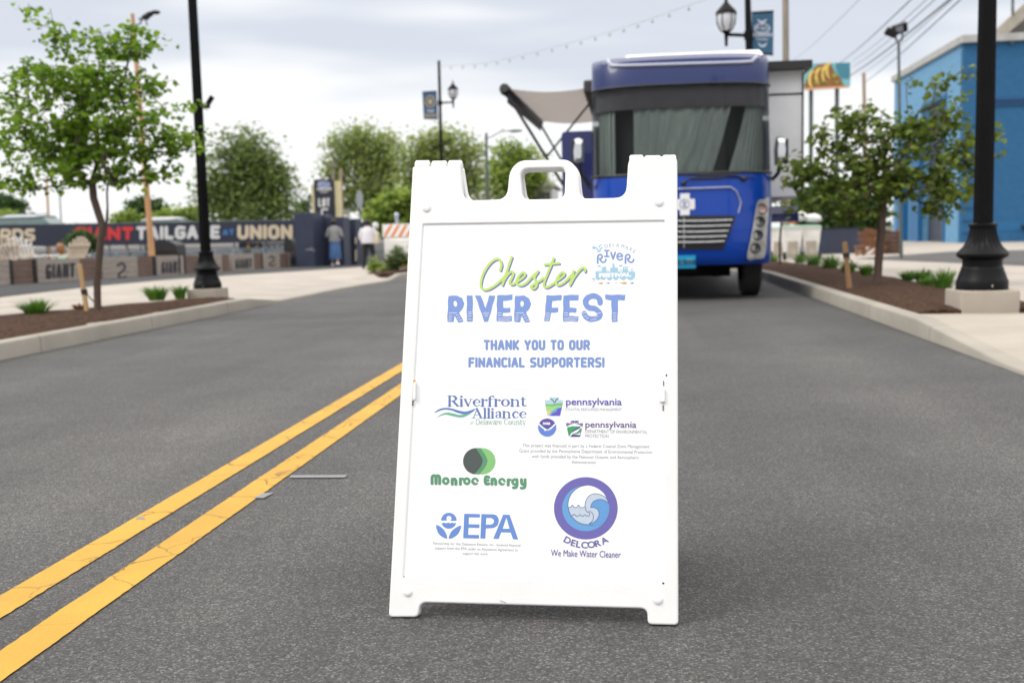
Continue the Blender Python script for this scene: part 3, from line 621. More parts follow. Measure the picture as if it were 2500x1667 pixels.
# serif lettering from pen strokes
def serif_word(word, x0, x1, yb, cap, contrast=1.0):
    th, tn = .155 * contrast, .05; sw = .055
    def stem(x, y0, y1, l=1, r=1, top=True, bot=True):
        o = [stroke([(x, y0), (x, y1)], th)]
        if bot: o.append(stroke([(x - .13 * l, y0), (x + .13 * r, y0)], sw))
        if top: o.append(stroke([(x - .13 * l, y1), (x + (.0 if top == 'l' else .13) * r, y1)], sw))
        return o
    xh = .68
    g = {}
    g['R'] = (stem(.14, 0, 1) + [stroke(crs([(.14, 1), (.42, .99), (.58, .77), (.44, .53), (.14, .5)], 6), [.05] * 4 + [.09] * 3 + [.17] * 8 + [.1] * 4 + [.05] * 20), stroke([(.38, .5), (.68, .03)], .16), stroke([(.62, 0), (.8, 0)], sw)], .82)
    g['i'] = (stem(.12, 0, xh, 1, 1, 'l') + [circ(.12, .93, .1)], .28)
    g['l'] = (stem(.12, 0, 1, 1, 1, 'l'), .28)
    g['v'] = ([stroke([(.08, xh), (.3, .02)], .14), stroke([(.3, .02), (.5, xh)], .055), stroke([(0, xh), (.2, xh)], sw), stroke([(.4, xh), (.58, xh)], sw)], .6)
    g['e'] = ([stroke(crs([(.1, .37), (.46, .38), (.44, .56), (.29, .67), (.12, .52), (.08, .33), (.15, .1), (.3, .02), (.48, .12)], 5), [.05] * 5 + [.1] * 5 + [.06] * 5 + [.1] * 5 + [.15] * 8 + [.1] * 6 + [.06] * 20)], .56)
    g['r'] = (stem(.12, 0, xh, 1, 1, 'l') + [stroke(crs([(.14, .45), (.25, .62), (.36, .65)], 5), .06), circ(.38, .58, .085)], .47)
    g['f'] = (stem(.13, 0, .75, 1, 1, False) + [stroke(crs([(.13, .7), (.15, .9), (.27, 1.0), (.38, .97)], 5), [.15] * 5 + [.08] * 15), circ(.38, .93, .075), stroke([(0, xh), (.33, xh)], sw)], .42)
    g['o'] = ([Sub(circ(.3, .34, .3, .36), circ(.3, .34, .145, .29))], .64)
    g['n'] = (stem(.12, 0, xh, 1, 1, 'l') + [stroke(crs([(.14, .48), (.27, .63), (.42, .62), (.5, .48), (.5, .2), (.5, 0)], 5), [.05] * 5 + [.07] * 5 + [.13] * 30), stroke([(.37, 0), (.63, 0)], sw)], .7)
    g['t'] = ([stroke(crs([(.14, .88), (.14, .4), (.15, .12), (.25, .02), (.37, .08)], 5), [.06] + [.14] * 12 + [.08] * 20), stroke([(0, xh), (.34, xh)], sw)], .42)
    g['A'] = ([stroke([(.4, 1), (.12, .02)], .055), stroke([(.36, 1), (.68, .02)], .15), stroke([(.2, .33), (.56, .33)], .05), stroke([(0, 0), (.24, 0)], sw), stroke([(.54, 0), (.82, 0)], sw)], .84)
    g['a'] = ([stroke(crs([(.1, .5), (.18, .64), (.32, .66), (.4, .55), (.4, .12), (.5, .03)], 5), [.1] * 4 + [.06] * 6 + [.14] * 11 + [.07] * 20), stroke(crs([(.4, .4), (.2, .34), (.1, .2), (.17, .04), (.3, .04), (.4, .16)], 5), [.05] * 5 + [.1] * 10 + [.06] * 20)], .56)
    g['c'] = ([stroke(crs([(.46, .5), (.38, .65), (.24, .64), (.1, .45), (.1, .25), (.2, .05), (.34, .03), (.47, .14)], 5), [.1] * 4 + [.06] * 4 + [.14] * 18 + [.06] * 20)], .54)
    g['D'] = (stem(.14, 0, 1) + [stroke(crs([(.14, 1), (.5, .95), (.7, .5), (.5, .05), (.14, 0)], 6), [.05] * 4 + [.12] * 16 + [.05] * 20)], .82)
    g['w'] = ([stroke([(.06, xh), (.22, .02)], .1), stroke([(.22, .02), (.38, xh)], .05), stroke([(.36, xh), (.54, .02)], .1), stroke([(.54, .02), (.7, xh)], .05), stroke([(0, xh), (.16, xh)], sw), stroke([(.62, xh), (.78, xh)], sw)], .8)
    g['C'] = ([stroke(crs([(.68, .78), (.55, .96), (.35, .97), (.12, .7), (.12, .3), (.35, .03), (.56, .05), (.7, .24)], 5), [.06] * 8 + [.12] * 18 + [.06] * 20)], .78)
    g['u'] = (stem(.12, .2, xh, 1, 0, 'l', False) + [stroke(crs([(.12, .2), (.2, .03), (.34, .04), (.48, .2)], 5), .07)] + stem(.48, .03, xh, 1, 1, 'l'), .68)
    g['y'] = ([stroke([(.08, xh), (.3, .02)], .12), stroke(crs([(.52, xh), (.3, .0), (.2, -.22), (.06, -.24)], 5), .055), stroke([(0, xh), (.2, xh)], sw), stroke([(.42, xh), (.6, xh)], sw)], .6)
    g[' '] = ([], .3)
    tot = sum(g[c][1] for c in word); kx = (x1 - x0) / tot; x = x0; fs = []
    for c in word:
        for sd_ in g[c][0]:
            fs.append((lambda s_, x_: lambda X, Y: s_((X - x_) / kx, (yb - Y) / cap) * min(kx, cap))(sd_, x))
        x += g[c][1] * kx
    return U(*fs)
p = Printer('logo').frame(1030, 930, 3.92)
p.use(112, 138, 205).shape(serif_word('Riverfront', 242, 1004, 239, 98), (225, 125, 1015, 255), 2.0).shape(serif_word('Alliance', 475, 1002, 352, 92), (465, 245, 1015, 365), 2.0)
p.use(100, 140, 214).shape(poly(crs([(115, 303), (160, 268), (220, 254), (290, 262), (370, 285), (430, 288), (510, 262), (475, 298), (420, 318), (340, 302), (270, 276), (195, 274)], 6, True)), (100, 240, 520, 330), 3)
p.use(120, 200, 168).shape(poly(crs([(122, 368), (170, 324), (230, 300), (290, 306), (360, 322), (430, 312), (476, 296), (430, 328), (370, 346), (290, 332), (220, 318), (160, 338)], 6, True)), (100, 285, 490, 380), 3)
p.use(165, 208, 192).shape(serif_word('Delaware County', 510, 994, 415, 52, .6), (500, 350, 1005, 440), 1.8).text('of', 458, 413, 492, 413, 36, -.01).done()

p = Printer('logo').frame(1030, 930, 3.92)
ks = poly([(1172, 180), (1221, 180), (1221, 153), (1308, 153), (1308, 180), (1353, 180), (1320, 330), (1200, 330)])
bb = (1165, 145, 1360, 335)
p.use(206, 236, 250).shape(ks, bb, 2.5)
p.use(130, 210, 140).shape(I(ks, poly([(1165, 212), (1220, 222), (1290, 210), (1360, 208), (1360, 245), (1165, 240)])), bb, 2.5)
p.use(176, 240, 140).shape(I(ks, poly([(1165, 236), (1240, 240), (1310, 234), (1350, 240), (1290, 262), (1240, 290), (1200, 332), (1165, 332)])), bb, 2.5)
p.use(250, 232, 150).shape(I(ks, poly([(1180, 290), (1230, 275), (1225, 300), (1200, 332), (1180, 332)])), bb, 2.5)
p.use(130, 180, 250).shape(I(ks, poly([(1350, 245), (1285, 255), (1245, 290), (1215, 332), (1350, 332)])), bb, 2.5)
p.use(110, 100, 220).shape(I(ks, poly([(1350, 252), (1300, 262), (1285, 290), (1240, 310), (1235, 332), (1350, 332)])), bb, 2.5)
p.use(60, 80, 130).shape(U(stroke(crs([(1232, 172), (1250, 178), (1262, 200), (1272, 202), (1282, 178), (1302, 166)], 5), 6)), bb, 2)
p.use(112, 104, 205).text('pennsylvania', 1378, 228, 1912, 230, 68, .012).use(170, 170, 200).text('COASTAL RESOURCES MANAGEMENT', 1375, 280, 1912, 282, 25, -.005).done()
p = Printer('logo').frame(1030, 930, 3.92)
ring = lambda c, ra, rb_: Sub(circ(*c, ra), circ(*c, rb_))
p.use(190, 195, 215)
for k in range(40):
    a = 2 * math.pi * k / 40
    if k % 10 != 3: p.glyph('NATIONALOCEANICATMOSPHERICUSCOMMERCEDEPT'[k], 1195 + 95 * math.sin(a), 443 - 95 * math.cos(a), 9, math.degrees(a), 1, -.01)
p.use(110, 150, 240).shape(circ(1197, 443, 86), (1100, 350, 1290, 540), 2.5)
p.use(105, 90, 180).shape(I(circ(1197, 443, 86), poly([(1100, 340), (1290, 340), (1290, 395), (1230, 440), (1197, 458), (1165, 440), (1110, 395)])), (1100, 350, 1290, 540), 2.5)
p.use(250, 251, 254).shape(I(circ(1197, 443, 86.5), stroke(crs([(1108, 398), (1150, 440), (1190, 466), (1215, 462), (1250, 435), (1288, 395)], 6), 13)), (1100, 350, 1290, 540), 2).shape(stroke([(1172, 472), (1226, 462)], 7), (1160, 450, 1235, 480), 2)
p.text('noaa', 1157, 416, 1227, 416, 33, .03).done()
p = Printer('logo').frame(1030, 930, 3.92)
ks2 = poly([(1377, 400), (1420, 400), (1425, 377), (1500, 377), (1498, 402), (1543, 402), (1512, 533), (1405, 533)]); bb = (1370, 370, 1550, 540)
p.use(108, 82, 168).shape(ks2, bb, 2.5)
p.use(250, 251, 254).shape(I(ks2, U(circ(1462, 420, 16), *[stroke([(1462, 420), (1462 + 75 * math.sin(a), 420 - 42 * math.cos(a))], [7] + [2] ) for a in [-1.5, -1, -.5, 0, .5, 1, 1.5]], stroke(crs([(1380, 445), (1430, 425), (1490, 425), (1540, 445)], 5), 14), poly([(1395, 533), (1420, 500), (1530, 440), (1510, 515), (1440, 505), (1415, 533)]))), bb, 2)
p.use(70, 175, 110).shape(I(ks2, U(poly(crs([(1385, 450), (1430, 432), (1490, 432), (1530, 430), (1480, 450), (1440, 480), (1410, 525), (1395, 505)], 5, True)), poly(crs([(1438, 500), (1480, 490), (1520, 450), (1515, 490), (1480, 505)], 5, True)))), bb, 2)
p.use(120, 98, 165).text('pennsylvania', 1563, 443, 2052, 446, 62, .012).use(175, 172, 190).text('DEPARTMENT OF ENVIRONMENTAL', 1562, 495, 2158, 501, 31, -.005).text('PROTECTION', 1562, 538, 1785, 540, 31, -.005).done()
p = Printer('caption').frame(1030, 930, 3.92).use(152, 154, 165)
p.text('This project was financed in part by a Federal Coastal Zone Management', 960, 628, 2178, 640, 31, -.004).text('Grant provided by the Pennsylvania Department of Environmental Protection', 930, 680, 2203, 693, 31, -.004)
p.text('with funds provided by the National Oceanic and Atmospheric', 1050, 733, 2078, 745, 31, -.004).text('Administration.', 1432, 788, 1672, 791, 31, -.004).done()

p = Printer('logo').frame(1030, 1080, 5.2267)
sta = I(U(circ(690, 236, 168), circ(768, 236, 168), poly([(690, 68), (768, 68), (768, 404), (690, 404)])), poly([(400, 67), (1000, 67), (1000, 404), (400, 404)])); bb = (510, 60, 945, 410)
e1 = crs([(680, 60), (735, 145), (772, 232), (738, 318), (655, 412)], 6); e2 = crs([(738, 60), (798, 145), (834, 232), (800, 318), (722, 412)], 6)
p.use(152, 220, 138).shape(Sub(sta, poly(e2 + [(400, 412), (400, 60)])), bb, 3)
p.use(100, 168, 126).shape(Sub(I(sta, poly(e2 + [(400, 412), (400, 60)])), poly(e1 + [(400, 412), (400, 60)])), bb, 3)
p.use(84, 95, 92).shape(I(sta, poly(e1 + [(400, 412), (400, 60)])), bb, 3)
def mono():
    W = 38; o = []
    xs = [108]
    o += [stroke(crs([(126, 522), (126, 440), (150, 420), (176, 440), (176, 522)], 4), W), stroke(crs([(176, 522), (176, 440), (200, 420), (222, 445), (222, 522)], 4), W)]
    o += [Sub(circ(301, 488, 48, 50), circ(301, 488, 16, 17))]
    nn = lambda x: [stroke([(x, 530), (x, 465)], W), stroke(crs([(x, 480), (x + 28, 462), (x + 46, 490), (x + 46, 530)], 4), W)]
    o += nn(384) + [stroke([(487, 530), (487, 462)], W), stroke([(490, 470), (515, 460)], 32)]
    o += [Sub(circ(570, 490, 48, 50), circ(570, 490, 16, 17)), Sub(circ(674, 492, 48, 49), circ(674, 486, 18, 14), poly([(674, 497), (730, 497), (730, 512), (674, 512)]))]
    o += [stroke(crs([(850, 440), (815, 436), (803, 480), (815, 524), (850, 524)], 4), W), stroke([(805, 480), (845, 480)], 30)]
    o += nn(892) + [Sub(circ(1018, 497, 47, 49), circ(1018, 491, 18, 14), poly([(1018, 502), (1072, 502), (1072, 517), (1018, 517)]))]
    o += [stroke([(1098, 540), (1098, 474)], W), stroke([(1100, 480), (1125, 472)], 32)]
    o += [Sub(circ(1184, 500, 46, 48), circ(1184, 500, 14, 15)), stroke(crs([(1210, 470), (1210, 545), (1195, 572), (1162, 574)], 4), 34)]
    o += [stroke(crs([(1268, 470), (1270, 515), (1290, 532), (1312, 520)], 4), W), stroke(crs([(1314, 468), (1314, 550), (1298, 576), (1262, 578)], 4), 34)]
    return U(*o)
p.use(102, 168, 128).shape(mono(), (95, 390, 1345, 605), 3.2).done()
p = Printer('logo').frame(1030, 1080, 5.2267); B = (118, 160, 238)
p.use(*B).shape(I(Sub(circ(340, 993, 99), circ(341, 966, 33)), poly([(200, 880), (480, 880), (480, 996), (365, 996), (355, 985), (325, 985), (315, 992), (200, 992)])), (230, 885, 450, 1000), 3)
p.shape(I(circ(339, 1000, 97), poly([(220, 1025)] + [(240 + 12 * k, 1024 + 5 * math.sin(k * 1.45)) for k in range(18)] + [(460, 1030), (460, 1110), (220, 1110)])), (230, 1010, 450, 1105), 3)
p.shape(U(poly(crs([(176, 1055), (232, 1072), (290, 1132), (320, 1220), (258, 1204), (202, 1150)], 6, True)), poly(crs([(497, 1062), (440, 1078), (372, 1134), (338, 1222), (405, 1206), (465, 1152)], 6, True))), (165, 1045, 505, 1230), 3)
p.shape(U(poly([(537, 906), (737, 911), (735, 955), (595, 952), (592, 1040), (731, 1043), (729, 1088), (590, 1085), (586, 1175), (726, 1178), (724, 1223), (523, 1218)]),
          Sub(poly([(756, 911), (905, 914)] + crs([(905, 914), (950, 930), (977, 985), (960, 1055), (905, 1090)], 5) + [(813, 1093), (805, 1224), (743, 1222)]), poly([(818, 958), (880, 960)] + crs([(880, 960), (915, 985), (910, 1025), (880, 1044)], 4) + [(813, 1046)])),
          Sub(poly([(1035, 917), (1116, 920), (1226, 1235), (1160, 1232), (1130, 1146), (1008, 1143), (975, 1228), (907, 1226)]), poly([(1075, 953), (1116, 1098), (1027, 1098)]))), (515, 895, 1235, 1245), 2.6).done()
p = Printer('caption').frame(1030, 1080, 5.2267).use(150, 152, 168)
p.text('Partnership for the Delaware Estuary, Inc. received financial', 137, 1300, 1255, 1326, 34, -.004).text('support from the EPA under an Assistance Agreement to', 162, 1360, 1222, 1386, 34, -.004).text('support this work.', 518, 1429, 842, 1436, 34, -.004).done()

p = Printer('logo').frame(1310, 1140, 6.272); bb = (255, 140, 1250, 1115)
p.use(123, 116, 200).shape(Sub(circ(752, 628, 488, 477), circ(752, 628, 355, 343)), bb, 4)
C1 = circ(752, 628, 361, 350); C2 = circ(780, 577, 303)
p.use(118, 182, 244).shape(C1, bb, 4)
p.use(251, 252, 254).shape(I(C1, C2), bb, 4)
wv = [(470, 615)] + crs([(480, 617), (520, 608), (547, 580), (575, 610), (610, 617), (640, 580), (668, 612), (705, 617), (740, 598)], 4)
crest = crs([(740, 598), (745, 540), (780, 460), (850, 412), (920, 405), (1000, 428), (1060, 470), (1100, 540)], 6)
blue = crs([(825, 617), (845, 555), (895, 508), (975, 490), (1045, 510), (1112, 560)], 6)
blue2 = crs([(1112, 560), (1118, 640), (1080, 790), (990, 870), (860, 890), (800, 868), (880, 838), (938, 775), (956, 705), (930, 645), (880, 619), (825, 617)], 6)
p.use(218, 233, 250).shape(I(C1, U(I(C2, poly(wv + [(1000, 600), (1000, 900), (470, 900)])), poly(crest + [(1110, 570), (1000, 860), (780, 880), (740, 700)]))), bb, 4)
p.use(112, 176, 242).shape(I(C1, poly(blue + blue2)), bb, 4)
inner = crs([(745, 600), (752, 650), (772, 684), (815, 678), (855, 705), (868, 765), (850, 825), (800, 868)], 6)
p.use(98, 108, 172).shape(U(I(C1, U(stroke(wv[1:], 9), stroke(crest, 9), stroke(blue, 9), stroke(blue2[24:], 9), stroke(inner, 9), stroke(crs([(528, 740), (560, 735), (573, 718), (600, 745), (635, 748), (662, 724), (690, 745), (715, 748), (740, 724), (770, 750), (805, 738), (810, 705), (785, 684)], 5), 9))), I(C1, Sub(circ(780, 577, 305), circ(780, 577, 296)), poly([(300, 100), (790, 100), (790, 900), (300, 900)]))), bb, 3)
p.use(116, 114, 188)
for chh, x, y, a in zip('DELCORA', (472, 562, 640, 731, 836, 936, 1036), (1117, 1158, 1180, 1190, 1183, 1163, 1120), (28, 18, 10, 3, -5, -16, -29)): p.glyph(chh, x, y, 100, a, 1.12, .02)
p.use(104, 84, 176).text('We Make Water Cleaner', 216, 1360, 1288, 1386, 100, .0, 1.0).done()

# ------------------------------------------------------------------ the blue motorhome
XC, Y0, RW, RD, RL = 0.70, 14.62, 2.46, 0.62, 9.6
rv = thing('motorhome', (XC, Y0 + 4, 0), 'large royal blue motorhome parked on the road facing us with its awning out', 'motorhome')
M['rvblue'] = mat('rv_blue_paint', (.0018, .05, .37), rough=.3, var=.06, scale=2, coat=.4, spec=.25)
M['rvnavy'] = mat('rv_navy_paint', (.006, .018, .10), rough=.3, var=.05, scale=2, coat=.25, spec=.22)
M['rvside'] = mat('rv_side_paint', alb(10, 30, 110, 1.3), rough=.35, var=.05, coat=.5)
M['chrome'] = mat('chrome', (.6, .61, .63), rough=.16, metal=1, var=.0)
M['silver'] = mat('silver_trim', alb(190, 195, 215, 1.3), rough=.3, metal=.4, var=.05)
M['black'] = mat('black_plastic', (.012, .012, .013), rough=.5, var=.2)
M['rubber'] = mat('tyre_rubber', (.018, .018, .019), rough=.85, var=.2, scale=20)
M['white'] = mat('white_panel', (.8, .8, .81), rough=.5, var=.04)
M['amber'] = mat('amber_lens', alb(190, 110, 60, 1.3), rough=.3, var=0)
def ypos(z):                                          # how far the nose leans back with height
    P = [(.48, .12), (.56, .03), (.8, 0), (1.5, .02), (1.72, .05), (2.93, .22), (3.12, .27), (3.28, .34), (3.36, .50), (3.40, .9)]
    for (a, ya), (b, yb) in zip(P, P[1:]):
        if z <= b: return ya + (yb - ya) * max(0, (z - a)) / (b - a)
    return .9
def fy(x, z, inset=0.0, w_=RW):
    k = min(1.0, abs(x) / (w_ / 2 - inset)); return Y0 + ypos(z) + RD - (RD - inset) * (1 - k ** 2.7) ** (1 / 2.7)
def ring(z, inset=0.0, n=40, a0=-1.0, a1=1.0):
    o = []
    for i in range(n + 1):
        t = (a0 + (a1 - a0) * i / n) * math.pi / 2
        x = (RW / 2 - inset) * math.copysign(abs(math.sin(t)) ** (2 / 2.7), t); y = Y0 + ypos(z) + RD - (RD - inset) * abs(math.cos(t)) ** (2 / 2.7)
        o.append(Vector((XC + x, y, z)))
    return o
def wrap(z): r = ring(z); return [Vector((XC - RW / 2, Y0 + RL, z))] + r + [Vector((XC + RW / 2, Y0 + RL, z))]
def fs(vx, vy, off=0.0):                              # point on the nose surface under a photo point
    Y = Y0 + .1
    for _ in range(12):
        p = AT(vx, vy, Y); x = max(-RW / 2 * .995, min(RW / 2 * .995, p.x - XC)); Y = .5 * Y + .5 * (fy(x, max(.49, min(3.39, p.z))) - off)
    return AT(vx, vy, Y)
def fsm(vx, vy, off=0.0): p = fs(vx, vy, off); p.x = 2 * XC - p.x; return p
mb = MB(); mb.grid([wrap(z) for z in (.48, .52, .6, .8, 1.1, 1.4, 1.6, 1.715)]); mb.build('lower_body', M['rvblue'], rv, smooth=True)
mb = MB(); mb.grid([wrap(z) for z in (2.935, 3.0, 3.1, 3.2, 3.28, 3.33, 3.36, 3.385, 3.40)]); top = wrap(3.40); mb.add(top, [tuple(range(len(top)))])
mb.build('front_cap', M['rvnavy'], rv, smooth=True)
mb = MB()
for s in (-1, 1):
    x = XC + s * RW / 2; mb.grid([[Vector((x, Y0 + ypos(z) + RD - .03, z)), Vector((x, Y0 + RL, z))] for z in (1.715, 2.935)])
mb.grid([[Vector((XC - RW / 2, Y0 + RL + .01, z)), Vector((XC + RW / 2, Y0 + RL + .01, z))] for z in (.48, 3.3)])
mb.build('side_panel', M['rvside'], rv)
# glazing
gm = D.materials.new('windscreen_glass'); gm.use_nodes = True; t = gm.node_tree; t.nodes.remove(t.nodes['Principled BSDF'])
tr = t.nodes.new('ShaderNodeBsdfTransparent'); tr.inputs[0].default_value = (.84, .88, .86, 1); gl = t.nodes.new('ShaderNodeBsdfGlossy'); gl.inputs['Roughness'].default_value = .03; gl.inputs[0].default_value = (.9, .95, .95, 1)
fz = t.nodes.new('ShaderNodeFresnel'); fz.inputs[0].default_value = 1.24; ms = t.nodes.new('ShaderNodeMixShader')
t.links.new(fz.outputs[0], ms.inputs[0]); t.links.new(tr.outputs[0], ms.inputs[1]); t.links.new(gl.outputs[0], ms.inputs[2]); t.links.new(ms.outputs[0], t.nodes['Material Output'].inputs[0])
M['glass'] = gm
mb = MB(); mb.grid([ring(z, .006, 48, -.985, .985) for z in (1.735, 2.0, 2.3, 2.6, 2.91)]); mb.build('windscreen', gm, rv, smooth=True)
mb = MB(); mb.tube([p for p in ring(1.722, -.004, 48)], .02, 6); mb.tube([p for p in ring(2.925, -.003, 48)], .014, 6); mb.build('windscreen_seal', M['black'], rv, smooth=True)
M['curtain'] = mat('curtain_cloth', (.25, .275, .27), rough=.9, var=.12, scale=3, stretch=(6, 6, .4))
M['valance'] = mat('valance_cloth', (.07, .062, .073), rough=.9, var=.12, scale=6)
def curtain(a0, a1, nf, name, zs=(1.74, 2.05, 2.3, 2.6, 2.9)):
    mb = MB(); n = nf * 8; rows = []
    for z in zs:
        q = (z - zs[0]) / (zs[-1] - zs[0]); lo, hi = [v if not hasattr(v, '__len__') else v[0] + (v[1] - v[0]) * q for v in (a0, a1)]; r = ring(z, .09, n, lo, hi); row = []
        for i, p in enumerate(r):
            d = .03 * math.sin(i / 8 * 2 * math.pi) * (.4 + .9 * abs(noise.noise((i * .05, nf, 0)))) + .006 * noise.noise((i * .21, z * 1.5, nf * .7)); row.append(p + Vector((0, .05 + d * 1.5, 0)))
        rows.append(row)
    mb.grid(rows); return mb.build(name, M['curtain'] if 'curtain' in name else M['valance'], rv, smooth=True)
curtain(-.97, -.52, 7, 'curtain'); curtain(-.31, (.16, .38), 9, 'curtain'); curtain((.29, .56), .97, 10, 'curtain')  # slanted gap at right is shaped to imitate a pole's dark reflection
mb = MB(); mb.grid([[p + Vector((0, .02 + .01 * math.sin(i * 1.3), 0)) for i, p in enumerate(ring(z, .06, 60, -.97, .97))] for z in (2.62, 2.91)]); mb.build('valance', M['valance'], rv, smooth=True)
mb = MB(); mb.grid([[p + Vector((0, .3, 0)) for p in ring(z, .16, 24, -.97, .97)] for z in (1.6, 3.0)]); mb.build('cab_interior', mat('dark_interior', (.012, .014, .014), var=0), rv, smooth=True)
mb = MB(); mb.grid([[p for p in ring(1.74, q, 24, -.97, .97)] for q in (.02, .3)]); mb.build('dashboard', mat('dash_grey', alb(70, 85, 78, 1.2)), rv)
# wipers
for pts in ([(1709, 411), (1690, 402), (1600, 402)], [(1570, 421), (1585, 410), (1660, 409)]):
    mb = MB(); mb.ball(fs(*pts[0], .03), .035, 8, 6); mb.tube([fs(q[0], q[1], .035) for q in pts], [.014, .012, .008], 6)
    e_ = pts[-1]; mb.tube([fs(e_[0] + d, e_[1] + abs(d) * .01 - 2, .025) for d in (-75, -30, 0, 30, 75)], .007, 5); mb.build('wiper', M['black'], rv, smooth=True)
# grille
MAXRUN[0] = 3
gp = poly([(1446, 497), (1688, 497), (1660, 571), (1474, 571)], 2)
mb = MB(); put_shape(mb, lambda x, y: fs(x, y, .022), gp, (1440, 490, 1695, 578), 3); gr = mb.build('grille', M['black'], rv)
mb = MB()
for k, y in enumerate((508, 520.5, 533, 545, 557)):
    xr = 1686 - (y - 497) * .37; xl = 1448 + (y - 497) * .37
    mb.tube([fs(xl + (xr - xl) * q / 10, y - 2.5 * (abs(q - 5) / 5) ** 2, .038) for q in range(11)], .013, 6)
mb.tube([fs(1571, y, .042) for y in (499, 530, 569)], .008, 5); mb.build('grille_bar', mat('grille_chrome', (.42, .43, .45), rough=.3, metal=.9, var=.2, scale=20), gr, smooth=True)
mb = MB(); mb.tube([fs(1556 + (1678 - 1556) * q / 8 - 0, 434 - 4 * q / 8, .012) for q in range(9)] + [fs(1690, 438, .012), fs(1697, 452, .012), fs(1702, 465, .012), fs(1699, 478, .012), fs(1696, 490, .012)], .011, 6)
mb.tube([fsm(1567 + (1678 - 1567) * q / 8, 434 - 4 * q / 8, .012) for q in range(9)] + [fsm(1690, 438, .004), fsm(1702, 465, .004), fsm(1696, 490, .004)], .011, 6); mb.build('hood_trim', M['silver'], rv, smooth=True)
mb = MB(); mb.tube([fs(x, y, .012) for x, y in crs([(1396, 139), (1404, 150), (1420, 152), (1560, 148), (1710, 143), (1728, 139), (1738, 130)], 24)], .024, 6); mb.build('cap_trim', M['silver'], rv, smooth=True)
# emblem, plate
mb = MB(); put_shape(mb, lambda x, y: fs(x, y, .008), U(poly([(1563, 446), (1583, 445), (1583, 493), (1563, 494)], 1), poly([(1550, 459), (1595, 458), (1595, 480), (1550, 481)], 1)), (1545, 440, 1600, 498), 1, 0)
put_shape(mb, lambda x, y: fs(x, y, .012), U(Sub(circ(1572.5, 469, 11.5), circ(1572.5, 469, 10)), stroke([(1572.5, 462), (1572.5, 476)], 1.4), stroke(crs([(1566, 464), (1572, 467), (1579, 464)], 4), 1.4), stroke([(1567, 476), (1572.5, 470), (1578, 476)], 1.4), stroke(crs([(1570, 460), (1574, 466), (1570, 472), (1575, 477)], 4), 1.2)), (1558, 455, 1588, 483), .6, 1)
mb.build('cross_emblem', [M['white'], mat('emblem_grey', alb(120, 135, 185, 1.2), var=0)], rv)
mb = MB(); put_shape(mb, lambda x, y: fs(x, y, .012), poly([(1540, 588), (1597, 587), (1597, 615), (1540, 616)], 1), (1536, 583, 1601, 620), 2, 0)
for s in (poly([(1562, 606), (1566, 597), (1571, 606)], 1), U(*[stroke([(1577, y), (1592, y)], 2) for y in (596, 601, 606)]), poly([(1546, 594), (1556, 594), (1556, 608), (1546, 608)])): put_shape(mb, lambda x, y: fs(x, y, .016), s, (1540, 588, 1597, 615), 1, 1)
mb.build('front_plate', [mat('plate_cyan', alb(20, 178, 232, 1.3), var=.05), mat('plate_white', alb(170, 220, 245, 1.3), var=0)], rv)
# headlights (the hidden one mirrored)
for fm in (fs, fsm):
    mb = MB(); put_shape(mb, lambda x, y: fm(x, y, .022), poly(crs([(1739, 466), (1755, 458), (1767, 457), (1763, 520), (1757, 588), (1738, 595), (1716, 593), (1728, 530)], 4, True)), (1708, 448, 1775, 602), 2.5)
    hl = mb.build('headlight', mat('headlight_bezel', (.5, .5, .49), rough=.3, metal=.35, var=.25, scale=14), rv)
    for k, (x, y) in enumerate(((1750, 480), (1745.5, 509), (1740.5, 540), (1735, 570))):
        c = fm(x, y, .034); mb = MB(); o = []
        for rr, dd, in ((.074, 0), (.07, .02), (.056, .022), (.05, .0), (.03, -.008), (.012, -.01)): o.append([c + Vector((rr * math.cos(a), -dd, rr * math.sin(a))) for a in [2 * math.pi * q / 18 for q in range(19)]])
        mb.grid(o[:3], 0); mb.grid(o[2:], 1); mb.add(o[-1][:-1], [tuple(range(18))], 1)
        mb.build('lamp', [M['black'], mat('lamp_lens', alb(*((200, 165, 160) if k == 0 else (70, 72, 75)), 1.2), rough=.15, var=.2, scale=30)], hl, smooth=True)
mb = MB(); mb.tube([fs(1769.5 - (y - 460) * .012, y, -.004) for y in (450, 475, 500, 525, 550, 575, 600)], .02, 6); mb.build('bumper_corner_trim', M['silver'], rv, smooth=True)
for x, y in ((1524, 126), (1566, 125), (1608, 124)):
    mb = MB(); c = AT(x, y + 5, Y0 + .75); mb.ball(c, (.03, .03, .014), 10, 6); mb.build('marker_lamp', M['amber'], rv, smooth=True)
mb = MB(); rows = []
for y, zz in ((.70, -.07), (.78, .02), (.95, .05), (RL, .07)): rows.append([(XC + x, Y0 + y, 3.40 + zz * q - .05 * (1 - q)) for x, q in ((-.82, 0), (-.72, 1), (.8, 1), (1.1, 1), (1.16, 0))])
mb.grid(rows); mb.build('roof_cap', M['white'], rv, smooth=True)
